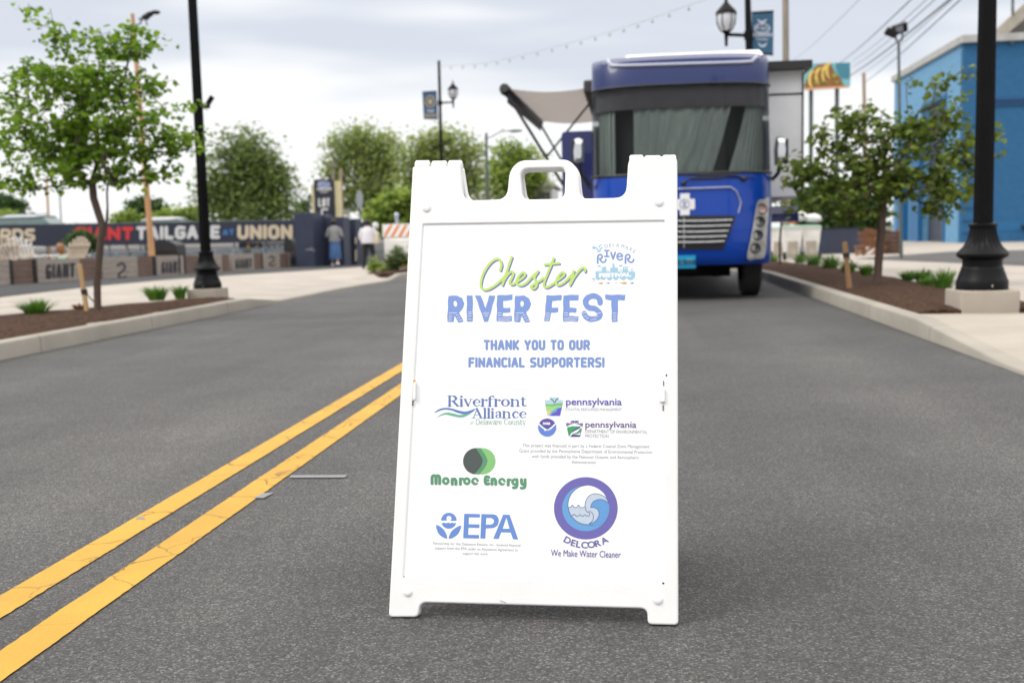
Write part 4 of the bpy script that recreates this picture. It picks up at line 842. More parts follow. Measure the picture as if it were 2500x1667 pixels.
# mirrors
for (mx_, my_), att, nm in (((1330, 348), (1362, 432), 0), ((1793, 345), (1771, 412), 1)):
    c = AT(mx_, my_, Y0 + .25); mb = MB(); v = []
    sgn = -1 if nm == 0 else 1
    prof = [(-.085, -.20), (-.095, 0), (-.07, .19), (0, .205), (.075, .18), (.085, 0), (.07, -.19), (0, -.21)]
    rows = [[c + Vector((x * k * .85, dy, z * k * .9)) for x, z in prof + prof[:1]] for k, dy in ((.55, -.1), (.85, -.075), (1.0, -.01), (1.0, .06))]
    mb.grid(rows); mb.add(rows[0][:-1], [tuple(range(8))]); mb.add(rows[-1][:-1], [tuple(range(8))])
    mi = mb.build('wing_mirror', M['chrome'], rv, smooth=True)
    mb = MB(); a = AT(att[0], att[1], Y0 + .42); mb.tube([c + Vector((0, .05, -.17)), c + Vector((-.02 * sgn, .08, -.3)), a + Vector((.05 * sgn, 0, .03)), a], [.03, .028, .028, .035], 8); mb.build('mirror_arm', M['black'], mi, smooth=True)
    mb = MB(); mb.box(c + Vector((.075 * sgn, .02, -.02)), (.05, .1, .34)); mb.build('mirror_back', M['black'], mi, bevel=.015)
MAXRUN[0] = 10 ** 9
# running gear
M['under'] = mat('underbody', (.006, .006, .007), rough=.9, var=0)
mb = MB(); mb.box((XC, Y0 + 5.4, .53), (2.1, 8.4, .28)); mb.box((XC, Y0 + 1.5, .33), (1.5, .15, .12)); mb.box((XC - .2, Y0 + .85, .40), (.9, .3, .1)); mb.build('chassis', M['under'], rv)
for x in (-1.0, 1.0):
    for y in (1.15, 7.2):
        c = Vector((XC + x, Y0 + y, .43)); mb = MB()
        pr = [(.24, -.13), (.37, -.14), (.425, -.11), (.43, 0), (.425, .11), (.37, .14), (.24, .13)]
        rows = [[c + Vector((w_, r * math.cos(a), r * math.sin(a))) for a in [2 * math.pi * k / 28 for k in range(29)]] for r, w_ in pr]
        mb.grid(rows); wh = mb.build('wheel', M['rubber'], rv, smooth=True)
        mb = MB(); rows = [[c + Vector((math.copysign(w_, x), r * math.cos(a), r * math.sin(a))) for a in [2 * math.pi * k / 20 for k in range(21)]] for r, w_ in ((.25, .12), (.22, .08), (.1, .06), (.07, .12), (.01, .13))]
        mb.grid(rows); mb.build('hub', M['chrome'], wh, smooth=True)
# slide-out, open door, awning
mb = MB(); x0 = XC + RW / 2 + .005; x1 = AT(1847, 300, 16.2).x; mb.box(((x0 + x1) / 2, 18.2, 2.33), (x1 - x0, 4, 1.85)); so_ = mb.build('slide_out', M['white'], rv, bevel=.02)
mb = MB(); mb.box(((x0 + x1) / 2 + .03, 18.1, 3.29), (x1 - x0 + .1, 4.25, .11)); mb.build('slide_awning', M['black'], so_)
mb = MB(); mb.box(((x0 + x1) / 2, 16.19, 2.90), (x1 - x0 - .03, .012, .022)); mb.box((x1 - .02, 16.188, 2.3), (.02, .012, 1.8)); mb.build('slide_trim', M['under'], so_)
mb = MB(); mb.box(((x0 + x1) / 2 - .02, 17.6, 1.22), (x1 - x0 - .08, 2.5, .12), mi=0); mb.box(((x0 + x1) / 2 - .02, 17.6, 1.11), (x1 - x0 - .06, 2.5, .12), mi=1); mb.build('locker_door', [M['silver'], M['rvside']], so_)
mb = MB(); xl = AT(1291, 380, 16.3).x; xr = XC - RW / 2 - .003; zt = AT(1320, 302, 16.3).z
v, f = curve_solid([round_loop([(xl, .55), (xr, .55), (xr, zt), (xl, zt)], .07)], .05, .008, 'd'); mb.add([(a, 16.3 + c, b) for a, b, c in v], f)
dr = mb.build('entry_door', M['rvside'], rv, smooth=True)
mb = MB(); mb.box((xl + .1, 16.262, 1.35), (.05, .03, .16)); mb.build('handle', M['chrome'], dr, bevel=.008)
AXX, AYN, AYF = AT(1160, 204, 17).x, 17.0, 23.4; zn = AT(1160, 206, 17).z; zf_ = AT(1240, 280, 23.4).z
M['awn'] = mat('awning_fabric', (.44, .40, .375), rough=.9, var=.06, scale=5, bump=.2, bscale=80, trans=.38)
aw = mb = MB(); rows = []
for i in range(13):
    q = i / 12; x = AXX + (XC - RW / 2 - AXX) * q; sag = -.07 * math.sin(math.pi * q)
    rows.append([(x, AYN + (AYF - AYN) * s, zn + (zf_ - zn) * s + .02 + sag - .03 * q) for s in (0, .25, .5, .75, 1)])
mb.grid(rows); awn = mb.build('awning', M['awn'], rv, smooth=True)
mb = MB(); mb.tube([(AXX, AYN - .12, zn + .01), (AXX, AYN - .08, zn), (AXX, AYF + .08, zf_), (AXX, AYF + .1, zf_)], [.07, .085, .085, .07], 12); mb.build('roller_tube', M['black'], awn, smooth=True)
mb = MB(); mb.grid([[(AXX + .03, AYN + (AYF - AYN) * s, zn + (zf_ - zn) * s - .05 - d) for s in (0, .5, 1)] for d in (0, .16)]); mb.build('valance', mat('awning_valance', alb(60, 62, 68, 1.2)), awn)
for y, z in ((AYN, zn), (AYF, zf_)):
    mb = MB(); b = Vector((XC - RW / 2 - .02, y, .86)); a = Vector((AXX, y, z - .02)); mb.bar(a, b, .07, .045); mb.ball(a, .08, 8, 6); mb.build('awning_arm', M['black'], awn)
    mb = MB(); m_ = a.lerp(b, .45); mb.bar(m_, Vector((XC - RW / 2 - .02, y, 3.05)), .03, .03); mb.build('rafter', M['black'], awn)
mb = MB(); mb.box((XC - RW / 2 - .09, 20.2, zn - .03), (.17, 6.8, .2)); mb.build('awning_case', mat('case_dark', alb(70, 66, 66, 1.2)), awn, bevel=.03)

# ------------------------------------------------------------------ street lamps
M['lampblack'] = mat('lamp_black', (.004, .004, .005), spec=.14, rough=.42, var=.25, scale=9, bump=.08, bscale=50)
def lantern(mb_parent, c, s):                        # c: bottom centre of the lantern
    mb = MB(); mb.lathe([(.02, -.18), (.045, -.15), (.03, -.1), (.07, -.05), (.11, -.02), (.13, .0)], c, 14); mb.build('lantern_base', M['lampblack'], mb_parent, smooth=True)
    mb = MB(); mb.lathe([(.115 * s, .0), (.19 * s, .16 * s), (.2 * s, .30 * s), (.19 * s, .36 * s)], c, 12); g = mb.build('lantern_glass', M['lglass'], mb_parent, smooth=True)
    mb = MB()
    for k in range(6):
        a = math.pi * k / 3; ca, sa = math.cos(a), math.sin(a)
        mb.tube([Vector(c) + Vector((ca * r * s, sa * r * s, z * s)) for r, z in ((.12, 0), (.197, .16), (.205, .36))], .012, 5)
    mb.lathe([(.045, .0), (.05, .18), (.03, .3)], c, 8)
    mb.build('lantern_frame', M['lampblack'], g)
    mb = MB(); mb.lathe([(.22 * s, .36 * s), (.235 * s, .38 * s), (.2 * s, .44 * s), (.12 * s, .52 * s), (.09 * s, .56 * s), (.05 * s, .60 * s), (.03 * s, .66 * s), (.035 * s, .69 * s), (.012 * s, .74 * s)], c, 16); mb.build('lantern_roof', M['lampblack'], mb_parent, smooth=True)
M['lglass'] = mat('lantern_milk_glass', alb(225, 228, 235, 1.3), rough=.15, var=0)
def lamp_base(root, c, s, H):
    x, y, z = c; mb = MB()
    pr = [(.25, 0), (.25, .085), (.243, .095), (.205, .20), (.2, .225), (.19, .235), (.19, .30), (.215, .315), (.245, .335), (.25, .36), (.235, .385), (.19, .43), (.155, .49), (.132, .57), (.125, .625), (.125, .63), (.137, .635), (.137, .66), (.12, .67)]
    fl = [0, 0, 0, 0, 0, 0, 0, 0, 0, 0, .05, .07, .09, .09, .08, 0, 0, 0, 0]
    mb.lathe([(r * s, h * s) for r, h in pr], c, 48, flute=fl); b = mb.build('pole_base', M['lampblack'], root, smooth=True)
    n = 24; mb = MB(); mb.lathe([(.094 * s, .66 * s), (.093 * s, .9 * s), (.068 * s, H)], c, n * 2, flute=[.09, .09, .09]); mb.build('pole', M['lampblack'], root)
    mb = MB(); v, f = curve_solid([round_loop([(-.285 * s, -.285 * s), (.285 * s, -.285 * s), (.285 * s, .285 * s), (-.285 * s, .285 * s)], .03)], .34, .012, 'b'); mb.add([(x + a, y + b_, z + cc - .172) for a, b_, cc in v], f)
    mb.build('footing', M['block'], root, smooth=True)
    mb = MB(); mb.box((x + .02 * s, y - .252 * s, z + .045 * s), (.012, .012, .02)); mb.build('bolt', M['chrome'], root)
lc = G(2255, 664, .35); lp = thing('street_lamp', lc, 'tall black fluted lamp post on a concrete block in the right mulch bed', 'street lamp', 'black lamp posts along the street'); lamp_base(lp, lc, .92, 6.5)
lantern(lp, lc + Vector((-.75, .05, 5.6)), 1.0); mb = MB(); mb.tube([lc + Vector((0, 0, 5.5)), lc + Vector((-.75, .05, 5.5))], .03, 8); mb.build('arm', M['lampblack'], lp)
lc = G(477, 662, .30); lp = thing('street_lamp', lc, 'tall black fluted lamp post on a concrete block beside the left leafy tree', 'street lamp', 'black lamp posts along the street'); lamp_base(lp, lc, .79, 6.2)
mb = MB(); b0 = AT(470, 241, lc.y); mb.box(b0 + Vector((.0, -.0, -.02)), (.12, .1, .06)); mb.bar(b0 + Vector((.02, 0, -.03)), AT(488, 222, lc.y), .055, .055); mb.build('bracket', M['lampblack'], lp)
lantern(lp, lc + Vector((.75, .05, 5.4)), 1.0); mb = MB(); mb.tube([lc + Vector((0, 0, 5.3)), lc + Vector((.75, .05, 5.3))], .03, 8); mb.build('arm', M['lampblack'], lp)

class VP:                                            # plane facing down the street at distance Y
    def __init__(s, Y): s.Y = Y
    def __call__(s, x, y, off=0.0): return AT(x, y, s.Y - off)
def prismV(mb, pts, Y, depth, mi=0): mb.prism([AT(x, y, Y) for x, y in pts], (0, depth, 0), mi)
# banner lamp near the signs
def banner_lamp(label, Y, x, ytop, ybot, armx, army, lant, s, ban, paint):
    c = AT(x[1], ybot, Y); root = thing('banner_lamp_post', (c.x, Y, fall(Y)), label, 'street lamp', 'lamp posts with street banners')
    mb = MB(); mb.tube([Vector((c.x, Y, fall(Y) + .1)), c, AT(x[0], ytop, Y)], [.085 * s, .08 * s, .06 * s], 12); mb.build('pole', M['lampblack'], root, smooth=True)
    a = AT(x[0] + (x[1] - x[0]) * (army - ytop) / (ybot - ytop), army, Y); b = AT(armx, army - 2, Y)
    mb = MB(); mb.tube([a, b], .04 * s, 8); mb.tube([b + Vector((0, 0, -.25 * s)), b + Vector((0, 0, .3 * s))], [.03 * s, .06 * s], 8); mb.tube([a + Vector((0, 0, -.1)), a + Vector((0, 0, .1))], .1 * s, 8); mb.build('arm', M['lampblack'], root, smooth=True)
    lantern(root, AT(armx, lant, Y), s)
    mb = MB(); prismV(mb, ban, Y + .02, .012); bn = mb.build('banner', paint['base'], root)
    for (p0, p1) in ((ban[0], ban[1]), (ban[3], ban[2])):
        mb = MB(); mb.tube([AT(*p0, Y + .03), AT(*p1, Y + .03)], .025 * s, 6); mb.build('banner_rod', M['lampblack'], bn)
    return root, bn
bt = mat('banner_teal', alb(44, 88, 118, 1.1), rough=.7, var=.35, scale=1.6, stretch=(1, 1, 1))
r, bn = banner_lamp('black lamp post with a teal street banner rising behind the motorhome', 27., (1716, 1721), -60, 140, 1668, 82, 72, 1.12, [(1727, 30), (1777, 27), (1776, 126), (1727, 122)], {'base': bt})
pm = VP(26.99); mb = MB(); Q = lambda x, y: ((1700 + x / 2.94) / 1.0629, (y / 2.94) / 1.0629)
ph = lambda x, y: pm(*Q(x, y))
put_shape(mb, ph, Sub(circ(472, 205, 58, 36), circ(472, 205, 50, 29), ), (400, 150, 540, 250), 2.5); put_shape(mb, ph, U(circ(440, 196, 7), circ(470, 190, 5), circ(495, 200, 6), circ(480, 215, 5), circ(502, 214, 4), stroke([(470, 178), (470, 232)], 3), stroke([(425, 205), (520, 205)], 3)), (415, 170, 530, 240), 2.5)
put_shape(mb, ph, I(circ(472, 133, 34), Sub(poly([(430, 140), (510, 140), (510, 170), (430, 170)]), circ(472, 120, 34))), (430, 130, 515, 170), 2.5); put_shape(mb, ph, I(circ(475, 310, 30), Sub(poly([(440, 300), (510, 300), (510, 345), (440, 345)]), circ(475, 298, 28))), (440, 300, 510, 345), 2.5)
put_shape(mb, ph, caps_word('SUBARU', 402, 545, 265, 28, 6, 1.0), (398, 232, 550, 268), 1.5); put_shape(mb, ph, caps_word('PARK', 432, 516, 292, 16, 3, 1.5), (428, 272, 520, 296), 1.5)
mb.build('emblem', mat('banner_print', alb(205, 212, 225, 1.2), var=0), bn)
r, bn = banner_lamp('slim black lamp post with a blue and gold street banner, far up the road', 46., (1008, 1016), 140, 450, 1041, 237, 226, 1.0, [(970, 212), (1003, 210), (1006, 274), (973, 273)], {'base': mat('banner_blue', alb(58, 92, 130, 1.1), rough=.7, var=.3, scale=1.2)})
pm2 = VP(45.99); mb = MB(); put_shape(mb, pm2, Sub(circ(988, 234, 12, 14), circ(988, 234, 9.5, 11.5)), (974, 218, 1002, 250), .8, 0); put_shape(mb, pm2, circ(988, 234, 5, 7), (980, 225, 996, 243), .8, 0); put_shape(mb, pm2, U(*[stroke([(977 + 4 * k, 262), (977 + 4 * k, 270)], 2) for k in range(7)]), (972, 258, 1006, 273), .7, 0)
put_shape(mb, pm2, Sub(circ(989, 252, 8, 6), circ(989, 249, 8, 5)), (978, 244, 1000, 260), .8, 1); mb.build('emblem', [mat('banner_gold', alb(190, 175, 130, 1.2), var=0), mat('banner_pale', alb(190, 200, 215, 1.2), var=0)], bn)
# thin cobra-head street light
Y = 60.; c = AT(1118, 480, Y); cl = thing('street_light', (c.x, Y, fall(Y)), 'thin grey cobra head street light beyond the far banner lamp', 'street light')
M['galv'] = mat('galvanised', alb(95, 105, 105, 1.2), rough=.5, metal=.3, var=.15)
mb = MB(); mb.tube([(c.x, Y, fall(Y)), AT(1117, 306, Y)], [.11, .075], 8); mb.build('pole', M['galv'], cl, smooth=True)
mb = MB(); mb.tube([AT(*q, Y) for q in crs([(1118, 318), (1130, 314), (1150, 303), (1175, 301)], 5)], .03, 6); mb.build('arm', M['galv'], cl, smooth=True)
mb = MB(); mb.ball(AT(1184, 301, Y), (.42, .15, .08), 10, 6); mb.build('lamp_head', M['galv'], cl, smooth=True)

# ------------------------------------------------------------------ barriers of boards along the lot
def woodm(n, c, st=(1, 1, 9)): return mat(n, c, rough=.8, var=.22, scale=2.2, bump=.3, bscale=14, stretch=st, detail=8)
M['lboard'] = woodm('pale_boards', alb(166, 155, 146, 1.25)); M['dboard'] = woodm('brown_boards', alb(118, 96, 86, 1.25)); M['ink'] = mat('stencil_ink', alb(44, 46, 50, 1.2), var=.15, scale=8)
CA, CB = G(0, 655, .136), G(690, 612, .136); CP = vplane(CA, CB); cdir = (CB - CA).normalized(); cdir.z = 0; cdir.normalize(); cn = -CP.n
def gz(p): return .136 + fall(p.y)
def planks(mb, vx0, vx1, h, depth, mi=0, off=0.0):
    a, b = CP.hit(vx0, 620, off), CP.hit(vx1, 620, off); L = (b - a); L.z = 0; n = 4; hz = h / n
    for k in range(n):
        g_ = .006 if k else 0
        p0 = Vector((a.x, a.y, gz(a) + hz * k + g_)); p1 = Vector((b.x, b.y, gz(b) + hz * k + g_)); z = Vector((0, 0, hz - g_)); dv = cn * depth
        vs = [p0, p1, p1 + dv, p0 + dv, p0 + z, p1 + z, p1 + dv + z, p0 + dv + z]
        mb.add(vs, [(3, 2, 1, 0), (4, 5, 6, 7), (0, 1, 5, 4), (1, 2, 6, 5), (2, 3, 7, 6), (3, 0, 4, 7)], mi)
serp = lambda cx, cy, s: stroke(crs([(cx - 6 * s, cy - 9 * s), (cx, cy - 13 * s), (cx + 6 * s, cy - 8 * s), (cx + 4 * s, cy - 1 * s), (cx - 3 * s, cy + 4 * s), (cx - 5 * s, cy + 9 * s), (cx + 1 * s, cy + 12 * s), (cx + 7 * s, cy + 10 * s)], 4), 3.6 * s)
units = [(-42, 22.5, 30.5, 78, (23, 30), None, 'wooden barrier cut by the frame edge, black posts beside its brown end boards'),
         (86, 184.5, 185.5, 234.5, (78.5, 85.5), ('G', 105, 173, 641, 33), 'nearest wooden barrier with a large GIANT stencil, left of the young tree trunk'),
         (235.5, 317, 318, 353.5, None, ('S', 279, 622, 1.35), 'wooden barrier with a big curled stencil emblem, right of the young tree trunk'),
         (360.5, 422.5, 423.5, 456, (354.2, 360), ('G', 371, 416, 629, 27), 'wooden barrier with a GIANT stencil below the dark brown bin'),
         (457, 511, 512, 527.5, None, None, 'wooden barrier with a blank board, mostly behind the black lamp base'),
         (535, 585, 586, 603.5, None, ('G', 541, 579, 618, 22), 'wooden barrier with a GIANT stencil just past the black lamp post'),
         (605, 644, 645, 663, (604, 605), ('S', 624, 600, .9), 'wooden barrier with a small curled emblem, second from the navy wall'),
         (664, 698, None, None, None, ('G', 668, 695, 608, 18), 'last wooden barrier with a GIANT stencil, touching the navy wall')]
for i, (a, b, c_, d_, post, mark, lab) in enumerate(units):
    p0 = CP.hit(a, 620); root = thing('wooden_barrier', (p0.x, p0.y, gz(p0)), lab, 'barrier', 'wooden barriers along the lot')
    mb = MB(); planks(mb, a, b, .555, .45); lb = mb.build('pale_boards', M['lboard'], root)
    if mark:
        mb = MB(); mp_ = lambda x, y: CP.hit(x, y, .006)
        if mark[0] == 'G': put_shape(mb, mp_, caps_word('GIANT', mark[1], mark[2], mark[3], mark[4], mark[4] * .19, .3, mark[3] - (mark[2] - mark[1]) * .07), (mark[1] - 3, mark[3] - mark[4] - 9, mark[2] + 3, mark[3] + 3), .5)
        else: put_shape(mb, mp_, serp(*mark[1:]), (mark[1] - 20, mark[2] - 24, mark[1] + 20, mark[2] + 24), .5)
        mb.build('stencil', M['ink'], lb)
    if c_ is not None: mb = MB(); planks(mb, c_, d_, .545, .42, off=-.02); mb.build('brown_boards', M['dboard'], root)
    if post: mb = MB(); planks(mb, post[0], post[1], .56, .4, off=.012); mb.build('post', M['black'], root)

# crowd-control railings behind the barriers
M['rail'] = mat('galvanised_rail', alb(120, 142, 158, 1.25), rough=.45, metal=.4, var=.15)
rails = [(165, 200, 589, 'small end of grey crowd railing behind the first stencilled barrier'), (203, 262, 584, 'grey crowd railing crossing behind the young tree trunk'), (265, 318, 581, 'grey crowd railing above the curled emblem barrier'), (319, 356, 580, 'grey crowd railing left of the dark brown bin'), (424, 470, 580, 'grey crowd railing right of the dark brown bin'), (494, 527, 574, 'rounded end of a crowd railing beside the black lamp post'), (537, 600, 573, 'crowd railing above the barrier past the lamp post'), (602, 655, 571, 'farthest crowd railing beside the black planter')]
for a, b, y, lab in rails:
    pl = Plane(CA + cn * 1.6, CP.n); p0, p1 = pl.hit(a, y), pl.hit(b, y - (b - a) * .03); zt = max(p0.z, p1.z)
    root = thing('crowd_railing', (p0.x, p0.y, gz(p0)), lab, 'railing', 'crowd railings behind the barriers')
    lo = Vector((0, 0, gz(p0) + .2)); mb = MB(); q0 = Vector((p0.x, p0.y, 0)); q1 = Vector((p1.x, p1.y, 0)); up = lambda z: Vector((0, 0, z))
    mb.tube([q0 + lo, q0 + up(zt - .08), q0.lerp(q1, .02) + up(zt), q0.lerp(q1, .98) + up(zt), q1 + up(zt - .08), q1 + lo, q0 + lo], .022, 6); mb.build('frame', M['rail'], root, smooth=True)
    mb = MB(); n = max(6, int((p1 - p0).length / .13))
    for k in range(1, n): q = q0.lerp(q1, k / n); mb.tube([q + lo, q + up(zt)], .009, 4, cap=False)
    mb.build('bars', M['rail'], root)
    mb = MB()
    for q in (q0.lerp(q1, .1), q0.lerp(q1, .9)): mb.bar(q + up(gz(p0) + .02) - cn * .3, q + up(gz(p0) + .02) + cn * .3, .05, .02); mb.bar(q + up(gz(p0)), q + lo, .03, .03)
    mb.build('feet', M['rail'], root)

# ------------------------------------------------------------------ long fence banner
BA, BB = AT(0, 540, 43), AT(680, 530, 47); BP = vplane(BA, BB); bmap = lambda x, y: BP.hit(x, y, .03)
M['navy'] = mat('navy_vinyl', alb(50, 55, 74, 1.25), rough=.6, var=.15, scale=.6, bump=.3, bscale=1.2)
fb = thing('fence_banner', (BA.x, BA.y, fall(43)), 'long navy banner on the fence lettered GIANT TAILGATE AT UNION', 'banner')
mb = MB(); tops = [(-60, 518), (0, 517.5), (150, 516), (340, 513), (500, 510), (679, 507)]; bots = [(-60, 567), (0, 566), (150, 566), (340, 562), (500, 559), (679, 554)]
mb.grid([[BP.hit(*q) for q in tops], [BP.hit(q[0], (q[1] + r[1]) / 2) for q, r in zip(tops, bots)], [BP.hit(*q) for q in bots]]); sheet = mb.build('vinyl_sheet', M['navy'], fb)
mb = MB(); mb.tube([BP.hit(x, y - 1, -.06) for x, y in tops], .03, 6)
for x in range(-40, 690, 72): t_ = BP.hit(x, 512, -.06); mb.tube([Vector((t_.x, t_.y, fall(45))), t_], .035, 6)
mb.build('fence_frame', M['galv'], fb, smooth=True)
col = {'cream': mat('cream_letter', alb(236, 218, 190, 1.3), var=0), 'red': mat('red_letter', alb(232, 62, 66, 1.3), var=0), 'white': mat('white_letter', alb(240, 240, 240, 1.3), var=0), 'blue': mat('blue_letter', alb(74, 134, 205, 1.3), var=0)}
for wd, x0, x1, yb, ybr, cap, w_, c_ in (('RDS', 0, 81, 555.5, 555, 30, 7.5, 'cream'), ('GIANT', 170, 307, 552, 552, 31, 9, 'red'), ('TAILGATE', 313, 505.5, 551, 548.5, 31, 8.2, 'white'), ('AT', 511, 538, 541, 540, 13.5, 4.4, 'blue'), ('UNION', 545, 672, 550, 549.5, 33, 8.8, 'cream')):
    mb = MB(); put_shape(mb, bmap, caps_word(wd, x0, x1, yb, cap, w_, .3, ybr), (x0 - 3, yb - cap - 6, x1 + 3, yb + 5), .55); mb.build('lettering', col[c_], sheet)
# sponsor strip under the banner's right end
sb2 = thing('sponsor_strip', BP.hit(520, 560), 'low pale sponsor strip under the navy fence banner', 'banner'); mb = MB(); prm = lambda x, y: BP.hit(x, y, -.3)
mb.prism([prm(548, 558), prm(656, 556), prm(656, 569), prm(548, 571)], (0, .04, 0)); s_ = mb.build('vinyl_sheet', mat('dark_strip', alb(70, 78, 92, 1.2), var=.3, scale=3), sb2)
mb = MB(); bm2 = lambda x, y: BP.hit(x, y, -.28)
put_shape(mb, bm2, U(*[stroke([(604 + 7 * k, 560), (604 + 7 * k + (2 if k % 2 else 4), 567)], 3) for k in range(7)], stroke([(602, 558), (654, 557)], 2)), (598, 554, 658, 571), .8, 0); put_shape(mb, bm2, U(stroke([(570, 561), (570, 568)], 6), stroke([(592, 561), (588, 568)], 3)), (560, 556, 598, 572), .8, 1); mb.build('lettering', [col['white'], mat('orange_print', alb(230, 170, 60, 1.2), var=0)], s_)

# ------------------------------------------------------------------ navy entrance walls and the lot pylon
M['navywall'] = mat('navy_wall', alb(46, 54, 78, 1.25), rough=.55, var=.12, scale=2)
def cbox(name, x0, x1, yt, yb, Y, depth, m, lab, cat, grp=None, skew=0):
    a, b = AT(x0, yb, Y), AT(x1, yb, Y + skew); top = AT(x0, yt, Y).z; zb_ = fall(Y) + .1
    root = thing(name, (a.x, Y, zb_), lab, cat, grp); mb = MB()
    mb.prism([(a.x, Y, zb_), (b.x, Y + skew, zb_), (b.x, Y + skew + depth, zb_), (a.x, Y + depth, zb_)], (0, 0, top - zb_)); w_ = mb.build('panel', m, root, bevel=.02); return root, w_
gw, w1 = cbox('entrance_wall', 680.5, 723, 489, 614, 39.6, 1.2, M['navywall'], 'tall navy entrance wall next to the end of the wooden barriers', 'wall', 'navy entrance walls')
mb = MB(); pm = VP(39.58); put_shape(mb, pm, U(stroke([(703, 574), (714, 573), (722, 576)], 2.2), stroke([(712, 570), (720, 571)], 1.5)), (696, 565, 726, 582), .7); mb.build('scuff_marks', mat('pale_scuff', alb(150, 150, 155, 1.2), var=0), w1)
gw, w1 = cbox('entrance_wall', 724.5, 752, 494, 611, 41.2, 1.0, M['navywall'], 'recessed navy entrance wall with pale upright lettering behind the walking woman', 'wall', 'navy entrance walls')
mb = MB(); pm = VP(41.17); put_shape(mb, pm, U(poly([(725.5, 516), (733, 516), (733, 546), (725.5, 547)]), poly([(726, 584), (733, 590), (733, 606), (726, 606)])), (724, 510, 736, 610), .8); mb.build('pale_strip', col['cream'], w1)
gw, w1 = cbox('entrance_wall', 753, 792, 499, 609, 41.0, 1.0, M['navywall'], 'navy entrance wall directly in front of the woman in the grey cardigan', 'wall', 'navy entrance walls')
gw, w1 = cbox('entrance_wall', 795, 820, 503, 606, 42.4, 1.0, mat('navy_wall_dark', alb(36, 44, 68, 1.2), var=.1), 'dark navy entrance wall between the two walking people', 'wall', 'navy entrance walls')
mb = MB(); pm = VP(42.37); put_shape(mb, pm, U(poly([(815.5, 545), (819.5, 545), (819.5, 560), (815.5, 560)]), poly([(815.5, 575), (819.5, 572), (819.5, 600), (815.5, 600)])), (814, 540, 821, 604), .8); mb.build('pale_strip', col['cream'], w1)
gw, w1 = cbox('entrance_wall', 821, 840, 510, 604, 43.6, .8, M['navywall'], 'farthest lower navy entrance wall beside the woman in white', 'wall', 'navy entrance walls')
Y = 45.; c = AT(744, 600, Y); py = thing('lot_sign', (c.x, Y, fall(Y)), 'dark upright LOT C pylon sign with a car maker emblem above the navy walls', 'sign')
zc = fall(Y); mb = MB(); a, b, tz = AT(723.5, 500, Y), AT(766, 500, Y), AT(744, 412, Y).z; mb.box(((a.x + b.x) / 2, Y + .15, (tz + zc) / 2), (b.x - a.x, .3, tz - zc)); pn = mb.build('panel', mat('pylon_navy', alb(38, 42, 56, 1.2), var=.1), py, bevel=.02)
mb = MB()
for xa, xb, yt in ((714, 720, 424), (768, 779.5, 416)):
    p, q = AT(xa, yt, Y + .1), AT(xb, yt, Y + .1); mb.box(((p.x + q.x) / 2, Y + .25, (p.z + zc) / 2), (q.x - p.x, .25, p.z - zc))
mb.build('side_post', mat('pylon_cream', alb(232, 218, 170, 1.25), var=.08), py)
pm = VP(Y - .02); mb = MB(); put_shape(mb, pm, caps_word('LOT', 731, 757.5, 475, 19.5, 3.8, .4), (728, 452, 760, 478), .5); put_shape(mb, pm, caps_word('C', 737, 754, 497.5, 19, 4.2, .4), (733, 475, 757, 500), .5); put_shape(mb, pm, caps_word('SUBARU', 728.5, 761, 437.5, 7, 2, .8), (726, 428, 763, 440), .4); put_shape(mb, pm, caps_word('PARK', 735, 752, 443, 3.5, 1, 1), (733, 438, 754, 444), .3)
mb.build('lettering', col['white'], pn)
mb = MB(); put_shape(mb, pm, circ(743.5, 424, 14.5, 7.5), (726, 414, 760, 434), .5, 0); put_shape(mb, VP(Y - .03), U(circ(736, 422.5, 2), circ(743, 421, 1.4), circ(748, 423, 1.4), circ(745, 427, 1.4), circ(751, 426.5, 1.4), Sub(circ(743.5, 424, 14.5, 7.5), circ(743.5, 424, 13.2, 6.4))), (726, 414, 760, 434), .4, 1); mb.build('emblem', [mat('emblem_blue', alb(110, 135, 200, 1.2), var=0), col['white']], pn)
# stop sign seen from behind, utility poles
Y = 48.; c = AT(826, 560, Y); ss = thing('traffic_sign', (c.x, Y, fall(Y)), 'grey back of an octagonal road sign on a pole near the woman in white', 'sign'); cc = AT(825.5, 458, Y)
mb = MB(); mb.prism([cc + Vector((.19 * math.cos(rad(22.5 + 45 * k)) * .9, 0, .44 * math.sin(rad(22.5 + 45 * k)))) for k in range(8)], (0, .03, 0)); mb.build('sign_plate', mat('sign_back', alb(168, 176, 180, 1.25), rough=.5, metal=.2, var=.08), ss)
mb = MB(); mb.tube([(c.x, Y + .06, fall(Y)), (cc.x, Y + .06, cc.z + .3)], .04, 6); mb.build('pole', M['galv'], ss)
M['wood'] = woodm('pole_wood', alb(170, 150, 132, 1.25), (5, 5, .5)); M['tanwood'] = woodm('tan_pole_wood', alb(206, 158, 112, 1.25), (5, 5, .5)); M['greywood'] = woodm('grey_pole_wood', alb(152, 142, 130, 1.25), (5, 5, .5))
def upole(name, Y, x0, yt, x1, yb, wv, m, lab, cat='utility pole', grp='wooden poles', arm=None, foot=None):
    a, b = AT(x0, yt, Y), AT(x1, yb, Y); sc = Y / 2447; dv = (b - a); k = (a.z - (fall(Y) if foot is None else foot)) / max(.01, (a.z - b.z)); base = a + dv * k
    root = thing(name, base, lab, cat, grp); mb = MB(); mb.tube([base, a.lerp(b, .5), a], [wv[1] * sc / 2, (wv[0] + wv[1]) * sc / 4, wv[0] * sc / 2], 10); mb.build('pole', m, root, smooth=True)
    if arm: mb = MB(); mb.bar(AT(x0 - arm[0], arm[1], Y - .15), AT(x0 + arm[0], arm[1], Y - .15), .1, .1); mb.build('crossarm', m, root)
    return root
upole('utility_pole', 70, 764, 368, 768, 500, (6, 8), M['greywood'], 'weathered pole with a crossarm directly behind the LOT C sign', arm=(12, 380))
